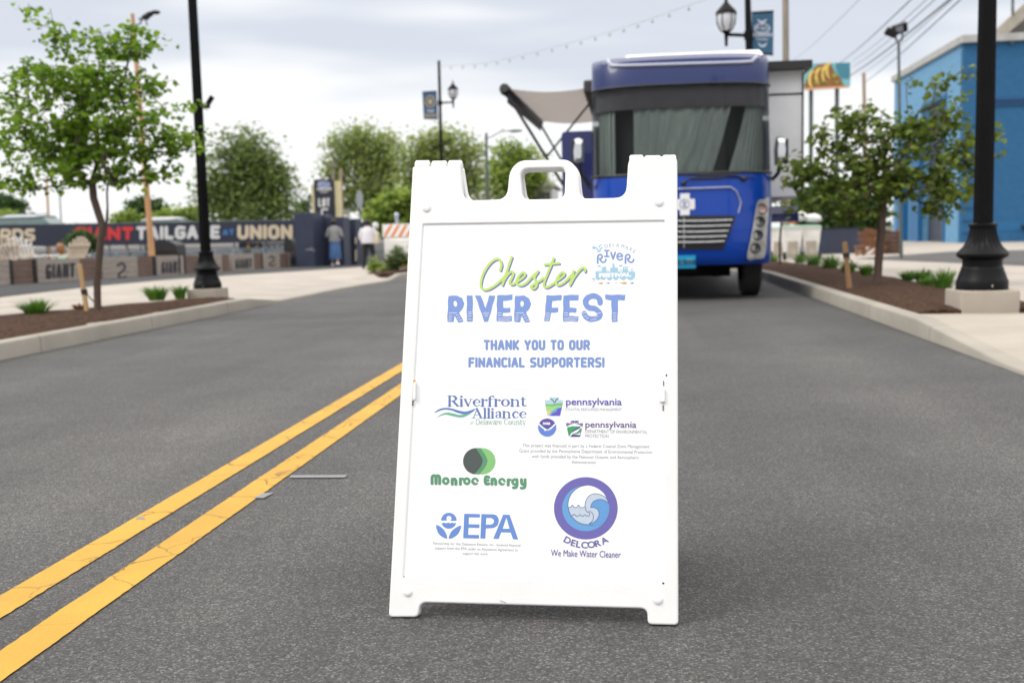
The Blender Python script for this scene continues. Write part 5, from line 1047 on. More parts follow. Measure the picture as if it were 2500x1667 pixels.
upole('utility_pole', 60, 782.5, 388, 786, 505, (7, 9), M['wood'], 'short tan grey pole just right of the LOT C sign')
fp_ = upole('flood_light_pole', 30, 304, 32, 343, 512, (8.5, 15), M['tanwood'], 'leaning tan wooden pole with a black flood light behind the left tree', 'flood light')
mb = MB(); mb.tube([AT(x, y, 30) for x, y in ((305, 62), (309, 60), (322, 55), (326, 45))], .025, 6); mb.tube([AT(338, 60, 30), AT(335, 45, 30)], .02, 6); mb.bar(AT(319, 44, 30), AT(342, 44, 30), .05, .05); mb.build('bracket', M['galv'], fp_)
mb = MB(); mb.bar(AT(329, 43, 30), AT(348, 31, 30), .2, .11); mb.ball(AT(357, 29, 30), (.15, .12, .06), 10, 6); mb.build('flood_lamp', M['black'], fp_, bevel=.02)
upole('utility_pole', 58, 107, 405, 111, 500, (4.5, 6), M['tanwood'], 'thin distant tan pole under the left tree crown')
upole('lamp_standard', 70, 136, 430, 140, 500, (2.5, 3.5), M['galv'], 'thin distant grey pole beside the tan one under the left tree', 'light pole', None)
upole('utility_pole', 38, 1804, -40, 1806, 400, (14, 15), M['greywood'], 'tall weathered pole rising behind the motorhome slide out')
upole('utility_pole', 58, 1984, 168, 1990, 560, (7, 13), M['wood'], 'tan wooden pole standing behind the right sparse tree')

# ------------------------------------------------------------------ blue hall on the right
BC = G(2205, 558, .136); ZT = AT(2205, 100, BC.y).z; ZC = AT(2205, 83, BC.y).z; gzb = fall(45) + .1
SPL = Plane(BC, (-1, 0, 0)); FPL = Plane(BC, (0, -1, 0))
def stucco(n, c): return mat(n, c, rough=.85, var=.13, scale=3.5, bump=.5, bscale=9, detail=9)
M['blueA'] = stucco('blue_stucco', alb(46, 114, 166, 1.6)); M['blueB'] = stucco('pale_blue_stucco', alb(122, 180, 224, 1.55)); M['blueC'] = mat('blue_paint', alb(30, 124, 186, 1.8), rough=.5, var=.08)
M['cap'] = mat('parapet_cap', alb(188, 188, 186, 1.3), rough=.7, var=.15, scale=2)
hall = thing('blue_hall', BC, 'large blue stucco hall with a pale blue side wall, parapet and tall bay door', 'building')
yF = SPL.hit(2052, 400).y; xe = BC.x + 34
mb = MB(); mb.prism([(BC.x, BC.y, gzb - .3), (xe, BC.y, gzb - .3), (xe, BC.y, ZT), (BC.x, BC.y, ZT)], (0, .4, 0)); fw = mb.build('front_wall', M['blueA'], hall)
mb = MB()
z0, z1 = FPL.hit(2280, 243).z, FPL.hit(2280, 228).z
for k in range(3): mb.box((BC.x + 17.6, BC.y - .04, z0 + (z1 - z0) * (k + .15) / 2.6), (32.8, .08, .09))
mb.build('string_course', mat('blue_groove', alb(24, 74, 120, 1.2), var=.1), fw)
for y in (290, 322, 354, 390, 420, 452, 478, 508, 535):
    z = FPL.hit(2230, y).z; mb = MB(); mb.box((BC.x + .9, BC.y - .02, z), (1.5, .05, .07)); mb.build('quoin_line', D.materials['blue_groove'], fw)

mb = MB(); mb.box((BC.x + 4.6, BC.y - .012, FPL.hit(2290, 520).z), (5.2, .02, .5)); mb.build('pale_patch', M['blueC'], fw)
mb = MB(); c = FPL.hit(2348, 521); mb.box(c + Vector((.2, -.15, 0)), (.5, .3, .22)); mb.build('wall_lamp', M['black'], fw, bevel=.03)
for x in (2285, 2322): mb = MB(); c = FPL.hit(x, 96); mb.box(c + Vector((0, -.1, 0)), (.16, .2, .3)); mb.build('bracket', M['galv'], fw)
yd1, yd0 = SPL.hit(2120, 500).y, SPL.hit(2168, 500).y; zd = SPL.hit(2145, 236).z
mb = MB(); mb.box((BC.x + .2, (BC.y + .4 + yd0) / 2, (gzb + ZT) / 2 - .1), (.4, yd0 - BC.y - .4, ZT - gzb + .2)); mb.box((BC.x + .2, (yd1 + yF) / 2, (gzb + ZT) / 2 - .1), (.4, yF - yd1, ZT - gzb + .2)); mb.box((BC.x + .2, (yd0 + yd1) / 2, (zd + ZT) / 2), (.4, yd1 - yd0, ZT - zd)); sw = mb.build('side_wall', M['blueB'], hall)
mb = MB(); mb.box((BC.x + .36, (yd0 + yd1) / 2, (gzb + zd) / 2), (.06, yd1 - yd0, zd - gzb))
for k in range(14): mb.box((BC.x + .32, (yd0 + yd1) / 2, gzb + .4 + k * (zd - gzb) / 14.5), (.03, yd1 - yd0 - .1, .05))
mb.build('bay_door', mat('door_dark', alb(58, 64, 80, 1.2), rough=.5, var=.15), hall)
mb = MB()
for y in (yd0 - .12, yd1 + .12): mb.box((BC.x - .05, y, (gzb + zd) / 2), (.1, .22, zd - gzb))
mb.box((BC.x - .05, (yd0 + yd1) / 2, zd + .12), (.1, yd1 - yd0 + .46, .22)); mb.build('door_frame', M['blueC'], sw)
for a, b, w_ in ((2098, 2118, .25), (2078, 2086, .5), (2067, 2074, .3)):
    mb = MB(); p, q = SPL.hit(b, 500).y, SPL.hit(a, 500).y; mb.box((BC.x - w_ / 2, (p + q) / 2, (gzb + SPL.hit((a + b) / 2, 330).z) / 2), (w_, abs(q - p), SPL.hit((a + b) / 2, 330).z - gzb)); mb.build('pilaster', M['blueC'], sw)
mb = MB(); mb.box((BC.x + 17, BC.y + .1, (ZT + ZC) / 2), (34.3, .75, ZC - ZT)); mb.box((BC.x + .1, (BC.y + .5 + yF) / 2, (ZT + ZC) / 2), (.55, yF - BC.y - .1, ZC - ZT)); mb.build('parapet', M['cap'], hall)
mb = MB(); mb.box((BC.x + 17, yF - .2, (gzb + ZT) / 2), (33.2, .4, ZT - gzb)); mb.box((xe - .2, (BC.y + yF) / 2, (gzb + ZT) / 2), (.4, yF - BC.y - .9, ZT - gzb)); mb.build('back_wall', M['blueB'], hall)
mb = MB(); mb.box((BC.x + 17, (BC.y + yF) / 2, ZT - .25), (33, yF - BC.y - .9, .2)); mb.build('roof', M['galv'], hall)
# concrete ramp behind
rp = thing('highway_ramp', AT(2352, 60, 95), 'concrete highway ramp edge climbing behind the blue hall roof', 'bridge')
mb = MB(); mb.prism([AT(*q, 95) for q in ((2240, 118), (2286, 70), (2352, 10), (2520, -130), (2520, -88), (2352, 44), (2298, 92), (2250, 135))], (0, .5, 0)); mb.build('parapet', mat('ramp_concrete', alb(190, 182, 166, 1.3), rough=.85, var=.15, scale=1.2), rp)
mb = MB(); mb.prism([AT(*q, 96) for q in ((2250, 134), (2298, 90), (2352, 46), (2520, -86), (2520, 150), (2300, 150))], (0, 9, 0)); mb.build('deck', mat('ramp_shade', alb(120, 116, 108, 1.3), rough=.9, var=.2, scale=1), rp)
mb = MB(); mb.tube([AT(2326, 34, 94.9), AT(2326, -40, 94.9)], .12, 6); mb.build('post', M['galv'], rp)

# billboard
Y = 105.; bbd = thing('billboard', (AT(1865, 500, Y).x, Y, fall(Y)), 'turquoise roadside billboard with red lettering and a picture of tacos', 'billboard')
pm = VP(Y); mb = MB(); mb.prism([AT(*q, Y) for q in ((1770, 149), (1953, 144), (1953, 198), (1770, 206))], (0, .5, 0)); pn = mb.build('panel', mat('billboard_teal', alb(128, 205, 212, 1.25), var=.1), bbd)
qm = lambda x, y: AT((1700 + x / 2.94) / 1.0629, y / 2.94 / 1.0629, Y - .06)
qn = lambda x, y: AT((1700 + x / 2.94) / 1.0629, y / 2.94 / 1.0629, Y - .12)
mb = MB(); put_shape(mb, qm, U(poly([(780, 615), (812, 530), (870, 470), (960, 458), (990, 520), (1030, 560), (1060, 625), (780, 640)], 4)), (770, 440, 1070, 645), 4, 0)
put_shape(mb, qm, poly([(1000, 455), (1104, 452), (1104, 560), (1040, 560), (1005, 500)]), (990, 445, 1110, 570), 4, 3)
put_shape(mb, qn, U(*[Sub(circ(x, y, 34, 62), circ(x + 16, y + 8, 30, 60)) for x, y in ((836, 570), (884, 548), (930, 528), (960, 505))]), (780, 450, 1010, 640), 3, 1)
put_shape(mb, qn, U(circ(860, 600, 12), circ(905, 585, 10), circ(990, 545, 16), circ(940, 590, 9), circ(1010, 590, 12), circ(845, 560, 7)), (780, 450, 1040, 640), 3, 2)
put_shape(mb, qn, U(stroke([(606, 484), (606, 512)], 7), stroke([(606, 490), (618, 486)], 6), *[circ(634 + 18 * k, 500 - (k % 3 == 1) * 4, 7, 9) for k in range(6)]), (590, 475, 750, 520), 2, 4)
put_shape(mb, qn, poly([(780, 632), (1095, 616), (1095, 632), (780, 652)]), (770, 610, 1100, 656), 4, 5)
mb.build('print', [mat('taco_shadow', alb(150, 98, 52, 1.2), var=.3, scale=1.5), mat('taco_shell', alb(238, 205, 110, 1.2), var=.2, scale=1.5), mat('taco_fill', alb(150, 170, 60, 1.2), var=.4, scale=2), mat('deep_teal', alb(70, 140, 160, 1.2), var=.1), mat('red_print', alb(215, 70, 85, 1.2), var=0), mat('orange_edge', alb(225, 170, 130, 1.2), var=.1)], pn)
for x in (1803, 1865, 1925): mb = MB(); mb.tube([(AT(x, 500, Y).x, Y + .6, fall(Y) - .2), (AT(x, 205, Y).x, Y + .6, AT(x, 160, Y).z)], .2, 10); mb.build('column', M['galv'], bbd)

# double flood light on a thin pole
Y = 32.; c = AT(2071, 520, Y); fl = thing('flood_light_pole', (c.x, Y, fall(Y) + .1), 'thin pole with two black flood lights in front of the pale blue wall', 'flood light')
mb = MB(); mb.tube([(c.x, Y, fall(Y) + .1), AT(2064, 100, Y)], [.05, .04], 8); mb.tube([AT(2056, 62, Y), AT(2058, 92, Y), AT(2064, 100, Y), AT(2072, 92, Y), AT(2074, 62, Y)], .03, 6); mb.build('pole', M['galv'], fl, smooth=True)
for (a, b, rot) in (((2047, 75), .33, .5), ((2066, 66), .42, -.25)):
    mb = MB(); c = AT(*a, Y); R4 = Matrix.Rotation(rot, 4, 'Y') @ Matrix.Rotation(.5, 4, 'X'); v, f = curve_solid([round_loop([(-b / 2, -b * .38), (b / 2, -b * .3), (b / 2, b * .34), (-b / 2, b * .28)], .04)], .16, .02, 'fl')
    mb.add([c + R4.to_3x3() @ Vector((x, z, y)) for x, y, z in v], f); h_ = mb.build('flood_lamp', M['black'], fl, smooth=True)
    if b > .4: mb = MB(); mb.box(c + R4.to_3x3() @ Vector((-.03, -.09, .01)), (.2, .012, .16), M4=R4); mb.build('lens', M['silver'], h_)

# overhead wires
M['wire'] = mat('wire', alb(88, 92, 98, 1.2), rough=.6, var=0)
Wq = lambda x, y: ((1700 + x / 2.94) / 1.0629, (y / 2.94) / 1.0629)
for a, b, r, lab in (((1160, 0), (700, 430), .012, 'thinnest leftmost overhead wire crossing the sky above the motorhome'), ((1530, 0), (1000, 475), .03, 'overhead wire reaching down to the top of the billboard'), ((1640, 0), (1120, 440), .018, 'thin overhead wire, second of the bundle beside the billboard'), ((1700, 0), (1130, 480), .022, 'overhead wire running just above the double flood light'), ((1805, 0), (1080, 560), .045, 'thick overhead cable passing just behind the double flood light'), ((1815, 10), (1180, 540), .018, 'thin overhead wire just under the thick cable'), ((1885, 0), (1200, 600), .03, 'lowest overhead wire nearest to the blue hall parapet')):
    d = (a[0] - b[0], a[1] - b[1]); near = Wq(a[0] + d[0] * .25, a[1] + d[1] * .25); farp = Wq(*b); p, q = AT(*near, 24), AT(*farp, 66)
    mb = MB(); mb.tube([p.lerp(q, k / 12) + Vector((0, 0, -.12 * math.sin(math.pi * k / 12))) for k in range(13)], r * .55, 5); tag(mb.build('overhead_wire', M['wire'], base=p), lab, 'wire', 'overhead wires on the right')
sl_ = thing('string_lights', AT(1010, 150, 46), 'thin string of small bulbs hung from the far banner lamp across the sky', 'string lights')
pts = [AT(*q, 46 - 19 * i / 60) for i, q in enumerate(crs([(1010, 152), (1090, 148), (1180, 132), (1290, 104), (1400, 74), (1510, 38), (1640, -8)], 10))]
mb = MB(); mb.tube(pts, .007, 4); mb.build('cable', mat('cable_grey', alb(200, 202, 206, 1.5), var=0), sl_)
for k in range(4, 58, 3): mb = MB(); mb.ball(pts[k] + Vector((0, 0, -.08)), (.04, .04, .06), 8, 6); mb.build('bulb', mat('bulb_glass', alb(215, 216, 220, 1.5), rough=.3, var=0) if k == 4 else D.materials['bulb_glass'], sl_)

# ------------------------------------------------------------------ wheeled bins and their bags
M['binwhite'] = mat('bin_plastic', (.74, .73, .70), rough=.5, var=.12, scale=4); M['bingreen'] = mat('bin_green', alb(150, 185, 165, 1.3), rough=.5, var=.1)
def make_bin(loc, label, m=None):
    r = thing('wheeled_bin', loc, label, 'bin', 'wheeled bins by the mulch bed'); m = m or M['binwhite']; o = Vector(loc)
    def loft(rings, name, mm, par, cap=True, sm=False):
        mb = MB(); rows = [[o + Vector(p) for p in rg] for rg in rings]; mb.grid([rw + rw[:1] for rw in rows])
        if cap: mb.add(rows[0], [tuple(range(len(rows[0])))]); mb.add(rows[-1], [tuple(range(len(rows[-1])))])
        return mb.build(name, mm, par, bevel=.012)
    R = lambda hx, y0, y1, z: [(-hx, y0, z), (hx, y0, z), (hx, y1, z), (-hx, y1, z)]
    bd = loft([R(.2, -.22, .22, .04), R(.21, -.24, .25, .3), R(.25, -.28, .3, .62), R(.27, -.31, .33, .9), R(.285, -.33, .35, .91), R(.285, -.33, .35, .96)], 'body', m, r)
    mb = MB(); mb.box(o + Vector((0, -.262, .33)), (.3, .03, .46), M4=Matrix.Rotation(.1, 4, 'X')); mb.build('recess', mat('bin_recess_tan', alb(190, 180, 166, 1.3), var=.25, scale=6), bd)  # recess panel in a mottled tan-grey of its own
    loft([R(.29, -.35, .36, .965), R(.28, -.33, .34, 1.0), R(.2, -.22, .24, 1.03)], 'lid', M['bingreen'], r)
    mb = MB(); mb.tube([o + Vector((x, .4, z)) for x, z in ((-.24, .9), (-.24, .97), (.24, .97), (.24, .9))], .018, 6); mb.build('handle', m, r)
    for x in (-.24, .24):
        mb = MB(); c = o + Vector((x, -.25, .12)); mb.tube([c + Vector((-.04, 0, 0)), c + Vector((.04, 0, 0))], .125, 16); wv = mb.build('wheel', M['rubber'], r, bevel=.01)
    return r
bz = G(1858, 596, .136); k_ = bz.y / 2447
for vx, vy, lab in ((1860, 596, 'white wheeled bin with a green lid at the right end of the row'), (1818, 597, 'white wheeled bin in the middle of the row, behind the thin sapling'), (1786, 594, 'white wheeled bin at the left, half hidden by the motorhome')):
    make_bin(G(vx, vy, .136), lab)
make_bin(G(1772, 588, .136), 'green wheeled bin mostly hidden behind the motorhome', M['bingreen'])
def blob(name, c, r, m, label, cat, grp):
    mb = MB(); mb.ball((0, 0, 0), 1, 16, 10); v = [(p[0] * r[0] * (1 + .22 * noise.noise(Vector(p) * 2.3 + Vector(c))), p[1] * r[1] * (1 + .22 * noise.noise(Vector(p) * 2.1 + Vector(c))), max(-.55, p[2]) * r[2] * (1 + .3 * noise.noise(Vector(p) * 2.7 + Vector(c)))) for p in mb.v]
    mb.v = [tuple(Vector(q) + Vector(c)) for q in v]; return tag(mb.build(name, m, smooth=True, base=c), label, cat, grp)
M['bag'] = mat('bag_white', alb(240, 240, 240, 1.35), rough=.4, var=.05, bump=.4, bscale=14); M['bago'] = mat('bag_orange', alb(240, 140, 70, 1.3), rough=.4, var=.1, bump=.4, bscale=14)
gb = 'bags lying on the bin lids'
for (vx, vy), r, m, lab in (((1868, 503), (.25, .2, .16), 'bag', 'white rubbish bag lying on the green lid of the end bin'), ((1832, 499), (.3, .22, .19), 'bag', 'larger white rubbish bag between the two nearest bins'), ((1804, 503), (.14, .13, .14), 'bago', 'small orange bag on the middle bin beside the sapling'), ((1822, 508), (.13, .12, .15), 'bago', 'orange bag hanging over the front edge of the middle bin'), ((1790, 500), (.12, .12, .13), 'bago', 'orange bag on the bin nearest the motorhome')):
    c = AT(vx, vy, bz.y); blob('rubbish_bag', c, r, M[m], lab, 'bag', gb)
# low navy wall, brown seats and planter near the hall
lw = thing('low_wall', AT(1881, 566, 43), 'low navy screen wall behind the white bins', 'wall'); A_, B_ = AT(1790, 566, 42), AT(1987, 556, 45); A_.z = .1 + fall(42); B_.z = .1 + fall(45); tt = AT(1935, 524.5, 43.5).z
mb = MB(); mb.prism([A_, B_, Vector((B_.x, B_.y, tt)), Vector((A_.x, A_.y, tt))], (0, .15, 0)); mb.build('panel', M['navywall'], lw)
mb = MB(); mb.bar(Vector((A_.x, A_.y + .075, tt + .02)), Vector((B_.x, B_.y + .075, tt + .02)), .2, .04); mb.build('coping', M['under'], lw)
M['chairbrown'] = woodm('chair_brown', alb(140, 96, 66, 1.25)); M['chaircream'] = mat('chair_cream', alb(238, 222, 200, 1.35), rough=.6, var=.06); M['chairwhite'] = mat('chair_white', alb(245, 245, 245, 1.35), rough=.6, var=.03)
def adirondack(loc, rz, m, label, grp, s=1.0):
    r = thing('garden_chair', loc, label, 'chair', grp); o = Vector(loc); R = Matrix.Rotation(rz, 3, 'Z'); P = lambda x, y, z: o + R @ Vector((x * s, y * s, z * s))
    mb = MB()
    for k in range(7):
        u = (k - 3) / 3; x0, x1 = u * .24, u * .31; h = 1.0 - .14 * u * u
        a, b = Vector((x0, .22, .32)), Vector((x1, .22 + (h - .32) * .38, h)); n = Vector((0, .94, -.34)) * .02; wv = .032
        mb.add([P(*q) for q in (a + Vector((-wv * .8, 0, 0)), a + Vector((wv * .8, 0, 0)), b + Vector((wv, 0, -.015)), b + Vector((wv * .5, 0, .01)), b + Vector((-wv * .5, 0, .01)), b + Vector((-wv, 0, -.015)))] + [P(*(q + n)) for q in (a + Vector((-wv * .8, 0, 0)), a + Vector((wv * .8, 0, 0)), b + Vector((wv, 0, -.015)), b + Vector((wv * .5, 0, .01)), b + Vector((-wv * .5, 0, .01)), b + Vector((-wv, 0, -.015)))],
               [(0, 1, 2, 3, 4, 5), (11, 10, 9, 8, 7, 6)] + [(i, (i + 1) % 6, 6 + (i + 1) % 6, 6 + i) for i in range(6)])
    for z, y, hw in ((.5, .31, .29), (.8, .43, .32)): mb.bar(P(-hw, y, z), P(hw, y, z), .07 * s, .025 * s)
    mb.build('backrest', m, r)
    mb = MB()
    for k in range(6): y = .2 - k * .1; z = .31 + k * .018; mb.bar(P(-.26, y, z), P(.26, y, z), .085 * s, .02 * s, up=(0, 0, 1))
    mb.build('seat', m, r)
    for sd_ in (-1, 1):
        mb = MB(); mb.bar(P(sd_ * .34, .4, .56), P(sd_ * .34, -.4, .58), .11 * s, .025 * s); mb.build('armrest', m, r)
        mb = MB(); mb.bar(P(sd_ * .3, -.34, 0), P(sd_ * .3, -.34, .56), .09 * s, .03 * s, up=(0, 1, 0)); mb.build('leg', m, r)
        mb = MB(); mb.bar(P(sd_ * .28, -.34, .36), P(sd_ * .28, .62, .02), .03 * s, .12 * s, up=(1, 0, 0)); mb.build('leg', m, r)
    return r
gL = 'garden chairs behind the barriers'
def onlot(vx, vy, Y): p = AT(vx, vy, Y); p.z = .136 + fall(Y); return p
adirondack(onlot(27, 590, 24), math.pi + .15, M['chaircream'], 'cream slatted garden chair with its back to us, leftmost of the three', gL, 1.12)
adirondack(onlot(73, 590, 24.6), math.pi - .1, M['chairwhite'], 'bright white slatted garden chair with its back to us, next to the cream one', gL, 1.1)
adirondack(onlot(152, 590, 26.6), -math.pi / 2 - .25, M['chaircream'], 'cream slatted garden chair turned side on beside the seated person', gL, 1.1)
gR = 'brown garden chairs by the blue hall'
adirondack(onlot(1998, 566, 40), math.pi - .5, M['chairbrown'], 'brown wooden garden chair at the end of the low navy wall', gR, .95)
adirondack(onlot(2016, 566, 40.8), math.pi - .8, M['chairbrown'], 'brown wooden garden chair half hidden by the right tree trunk', gR, .95)
c = onlot(1975, 566, 38); st = thing('wooden_stool', c, 'small brown wooden stool in front of the low navy wall', 'stool'); mb = MB(); mb.box(c + Vector((0, 0, .32)), (.34, .3, .05)); mb.build('seat', M['chairbrown'], st, bevel=.01)
for sx in (-1, 1):
    mb = MB(); mb.box(c + Vector((sx * .11, 0, .15)), (.05, .24, .29)); mb.build('leg', M['chairbrown'], st)
c = onlot(2046, 566, 41); pb = thing('planter_box', c, 'dark brown wooden planter box beside the blue pilasters', 'planter'); mb = MB()
for k in range(5): mb.box(c + Vector((0, 0, .08 + .17 * k)), (.62, .6, .155))
mb.build('slats', mat('planter_brown', alb(92, 62, 46, 1.25), var=.25), pb, bevel=.01)
mb = MB()
for sx in (-1, 1):
    for sy in (-1, 1): mb.box(c + Vector((sx * .3, sy * .29, .45)), (.07, .07, .92))
mb.build('corner_post', M['chairbrown'], pb)
# stakes beside the trees
M['stake'] = woodm('stake_wood', alb(206, 168, 118, 1.3), (6, 6, .6)); M['stake2'] = woodm('old_stake_wood', alb(156, 120, 84, 1.3), (6, 6, .6))
def stake(a, b, z, wpx, m, tie, label):
    p = G(*b, z); Y = p.y; q = AT(*a, Y); r = thing('tree_stake', p, label, 'stake'); k = Y / 2447
    mb = MB(); mb.bar(p - Vector((0, 0, .1)), q, wpx * k, wpx * k * .8); mb.build('post', m, r, bevel=.006)
    t_ = p.lerp(q, tie); mb = MB(); mb.bar(t_ - (q - p).normalized() * .03, t_ + (q - p).normalized() * .03, wpx * k * 1.25, wpx * k * 1.05); mb.tube([t_, t_ + Vector((.12, .02, -.14)), t_ + Vector((.2, .05, -.19))], .008, 5); mb.build('strap', M['black'], r)
stake((183, 606), (201, 716), .17, 9.5, M['stake'], .42, 'pale wooden stake leaning beside the left tree trunk'); 
stake((1940, 556), (1953, 662), .17, 10.5, M['stake2'], .72, 'weathered brown wooden stake leaning in the right mulch bed')

# dark lidded bins behind the barriers
for vx, vy, Y, wd, hh, lab in ((390, 606, 31, .82, .5, 'dark brown box bin with a rounded black top behind the stencilled barriers'), (670, 600, 41.5, .42, .55, 'small black domed planter beside the tall navy wall')):
    c = onlot(vx, vy, Y); r = thing('lidded_bin', c, lab, 'bin'); zt_ = AT(vx, 578 if wd > .5 else 577, Y).z; zh = AT(vx, 553 if wd > .5 else 548, Y).z
    mb = MB(); mb.prism([c + Vector((-wd / 2, -.3, 0)), c + Vector((wd / 2, -.3, 0)), c + Vector((wd / 2, .3, 0)), c + Vector((-wd / 2, .3, 0))], (0, 0, zt_ - c.z)); mb.build('body', mat('bin_brown', alb(48, 38, 34, 1.2), rough=.6, var=.15), r, bevel=.02)
    mb = MB(); n = 9; rows = []
    for y in (-.33, .33): rows.append([(c.x - wd * .48 * math.cos(math.pi * k / n), c.y + y, zt_ + (zh - zt_) * (.35 + .65 * math.sin(math.pi * k / n)) * (1 if 0 < k < n else 0)) for k in range(n + 1)])
    mb.grid(rows); [mb.add(rw, [tuple(range(n + 1))]) for rw in rows]; mb.build('lid', M['black'], r)

# striped road barricade
Y = 33.5; c = onlot(915, 575, Y); bq = thing('road_barricade', c, 'white plastic road barricade with orange diagonal stripes beyond the round bush', 'barricade')
a, b = AT(881, 575, Y).x, AT(975, 575, Y).x; t1, t0 = AT(910, 515, Y).z, AT(910, 545, Y).z
mb = MB(); mb.box(((a + b) / 2, Y, (t0 + t1) / 2), (b - a, .12, t1 - t0)); pn = mb.build('board', M['white'], bq, bevel=.015)
mb = MB(); pm = VP(Y - .064)
put_shape(mb, pm, I(poly([(883, 517), (973, 516), (973, 543), (883, 545)]), U(*[stroke([(882 + 17 * k, 546), (900 + 17 * k, 515)], 6.5) for k in range(-1, 6)])), (880, 512, 976, 548), .8); mb.build('stripes', mat('stripe_orange', alb(245, 150, 70, 1.3), var=.05), pn)
zb_ = c.z; mb = MB(); mb.box(((a + b) / 2, Y + .01, (zb_ + .06 + t0) / 2), (b - a - .1, .3, t0 - zb_ - .12)); mb.build('body', M['binwhite'], bq, bevel=.05)
mb = MB(); mb.box(((a + b) / 2, Y, zb_ + .03), (b - a + .05, .45, .09)); mb.build('base', mat('base_orange', alb(225, 165, 70, 1.3), var=.1), bq, bevel=.02)
mb = MB(); mb.box((AT(911, 500, Y).x, Y, t1 + .12), (.09, .09, .24)); mb.ball((AT(911, 500, Y).x, Y, t1 + .27), (.09, .05, .09), 8, 6); mb.build('warning_lamp', M['silver'], bq)

# far house
Y = 82.; c = AT(1235, 500, Y); hs = thing('house', (c.x, Y, fall(Y)), 'distant pale house with a grey gabled roof seen through the sign handle', 'house')
x0, x1, ze, zr = AT(1196, 450, Y).x, AT(1268, 450, Y).x, AT(1235, 432, Y).z, AT(1235, 411, Y).z
mb = MB(); mb.prism([(x0, Y, fall(Y)), (x1, Y, fall(Y)), (x1, Y, ze), (x0, Y, ze)], (0, 7, 0)); hw = mb.build('wall', mat('house_wall', alb(215, 212, 208, 1.3), var=.1), hs)
mb = MB(); mb.prism([(x0 - .3, Y - .4, ze), (x1 + .3, Y - .4, ze - .0), (x1 - .5, Y + 3.5, zr), (x0 + .5, Y + 3.5, zr)], (0, 0, .15)); mb.prism([(x0 - .3, Y + 7.4, ze), (x1 + .3, Y + 7.4, ze), (x1 - .5, Y + 3.5, zr), (x0 + .5, Y + 3.5, zr)], (0, 0, .15)); mb.build('roof', mat('house_roof', alb(165, 160, 158, 1.3), var=.15), hs)
for u in (.2, .5, .8): mb = MB(); mb.box((x0 + (x1 - x0) * u, Y - .02, ze - .8), (.7, .06, .9)); mb.build('window', mat('house_window', alb(70, 72, 80, 1.2), rough=.2, var=.1), hw)

# parked cars beyond the banner
def car(loc, m, label, L=4.6, W=1.8, H=1.65, van=False):
    r = thing('parked_car', loc, label, 'car', 'cars parked beyond the banner'); o = Vector(loc)
    def sect(prof, name, mm, par, hw0, hw1, z0, z1):
        mb = MB(); n = len(prof); rows = []
        for s, ins in ((-1, 0), (1, 0)):
            rows.append([o + Vector((x, s * (hw0 + (hw1 - hw0) * (z - z0) / (z1 - z0)), z)) for x, z in prof])
        mb.grid([rw + rw[:1] for rw in rows]); [mb.add(rw, [tuple(t) for t in tessellate_polygon([rw])]) for rw in rows]
        return mb.build(name, mm, par, bevel=.05)
    b_ = [(-L / 2, .35), (L / 2, .35), (L / 2, .75), (L / 2 - .2, .92), (L / 2 - 1.15, 1.02), (-L / 2 + .3, 1.05), (-L / 2, .85)]
    sect(b_, 'body', m, r, W / 2, W / 2 - .06, .35, 1.05)
    g_ = [(-L / 2 + .2, 1.03), (L / 2 - 1.1, 1.03), (L / 2 - 1.85, H - .06), (L / 2 - 2.3, H), (-L / 2 + 1.1, H), (-L / 2 + .55, H - .12)]
    sect(g_, 'glasshouse', mat('car_glass', alb(96, 118, 118, 1.2), rough=.1, var=.1), r, W / 2 - .05, W / 2 - .25, 1.03, H)
    rf = [(L / 2 - 1.78, H - .05), (L / 2 - 2.3, H + .06), (-L / 2 + 1.1, H + .06), (-L / 2 + .45, H - .1), (-L / 2 + 1.1, H - .1), (L / 2 - 2.3, H - .1)]
    sect(rf, 'roof', m, r, W / 2 - .14, W / 2 - .19, H - .1, H + .06)
    for x in (-L / 2 + .85, L / 2 - .9):
        for s in (-1, 1): mb = MB(); mb.tube([o + Vector((x, s * (W / 2 - .2), .33)), o + Vector((x, s * (W / 2 + .01), .33))], .33, 18); mb.build('wheel', M['rubber'], r, bevel=.03)
    if van:
        for s in (-1, 1): mb = MB(); mb.tube([o + Vector((x, s * .62, z)) for x, z in ((-L / 2 + .9, H + .03), (-L / 2 + 1.1, H + .09), (L / 2 - 2.3, H + .09), (L / 2 - 2.1, H + .02))], .02, 6); mb.build('roof_rail', M['black'], r)
    return r
def parkY(vx, vtop, Y, H): p = AT(vx, vtop, Y); p.z = p.z - H; return p
M['carsilver'] = mat('car_silver', alb(205, 212, 214, 1.3), rough=.3, metal=.3, var=.04, coat=.6); M['carwhite'] = mat('car_white', alb(242, 242, 242, 1.3), rough=.3, var=.02, coat=.6); M['cardark'] = mat('car_dark', alb(70, 74, 84, 1.2), rough=.3, var=.04, coat=.6)
car(parkY(88, 495, 56, 1.72), M['carsilver'], 'silver estate car with roof rails, only its roof showing above the banner', 4.9, 1.85, 1.72, True)
car(parkY(402, 501, 60, 1.5), M['carwhite'], 'white car whose roof shows above the banner left of the lamp post', 4.5, 1.8, 1.5)
car(parkY(-20, 508, 58, 1.5), M['cardark'], 'dark car at the frame edge showing just above the banner', 4.5, 1.8, 1.5)

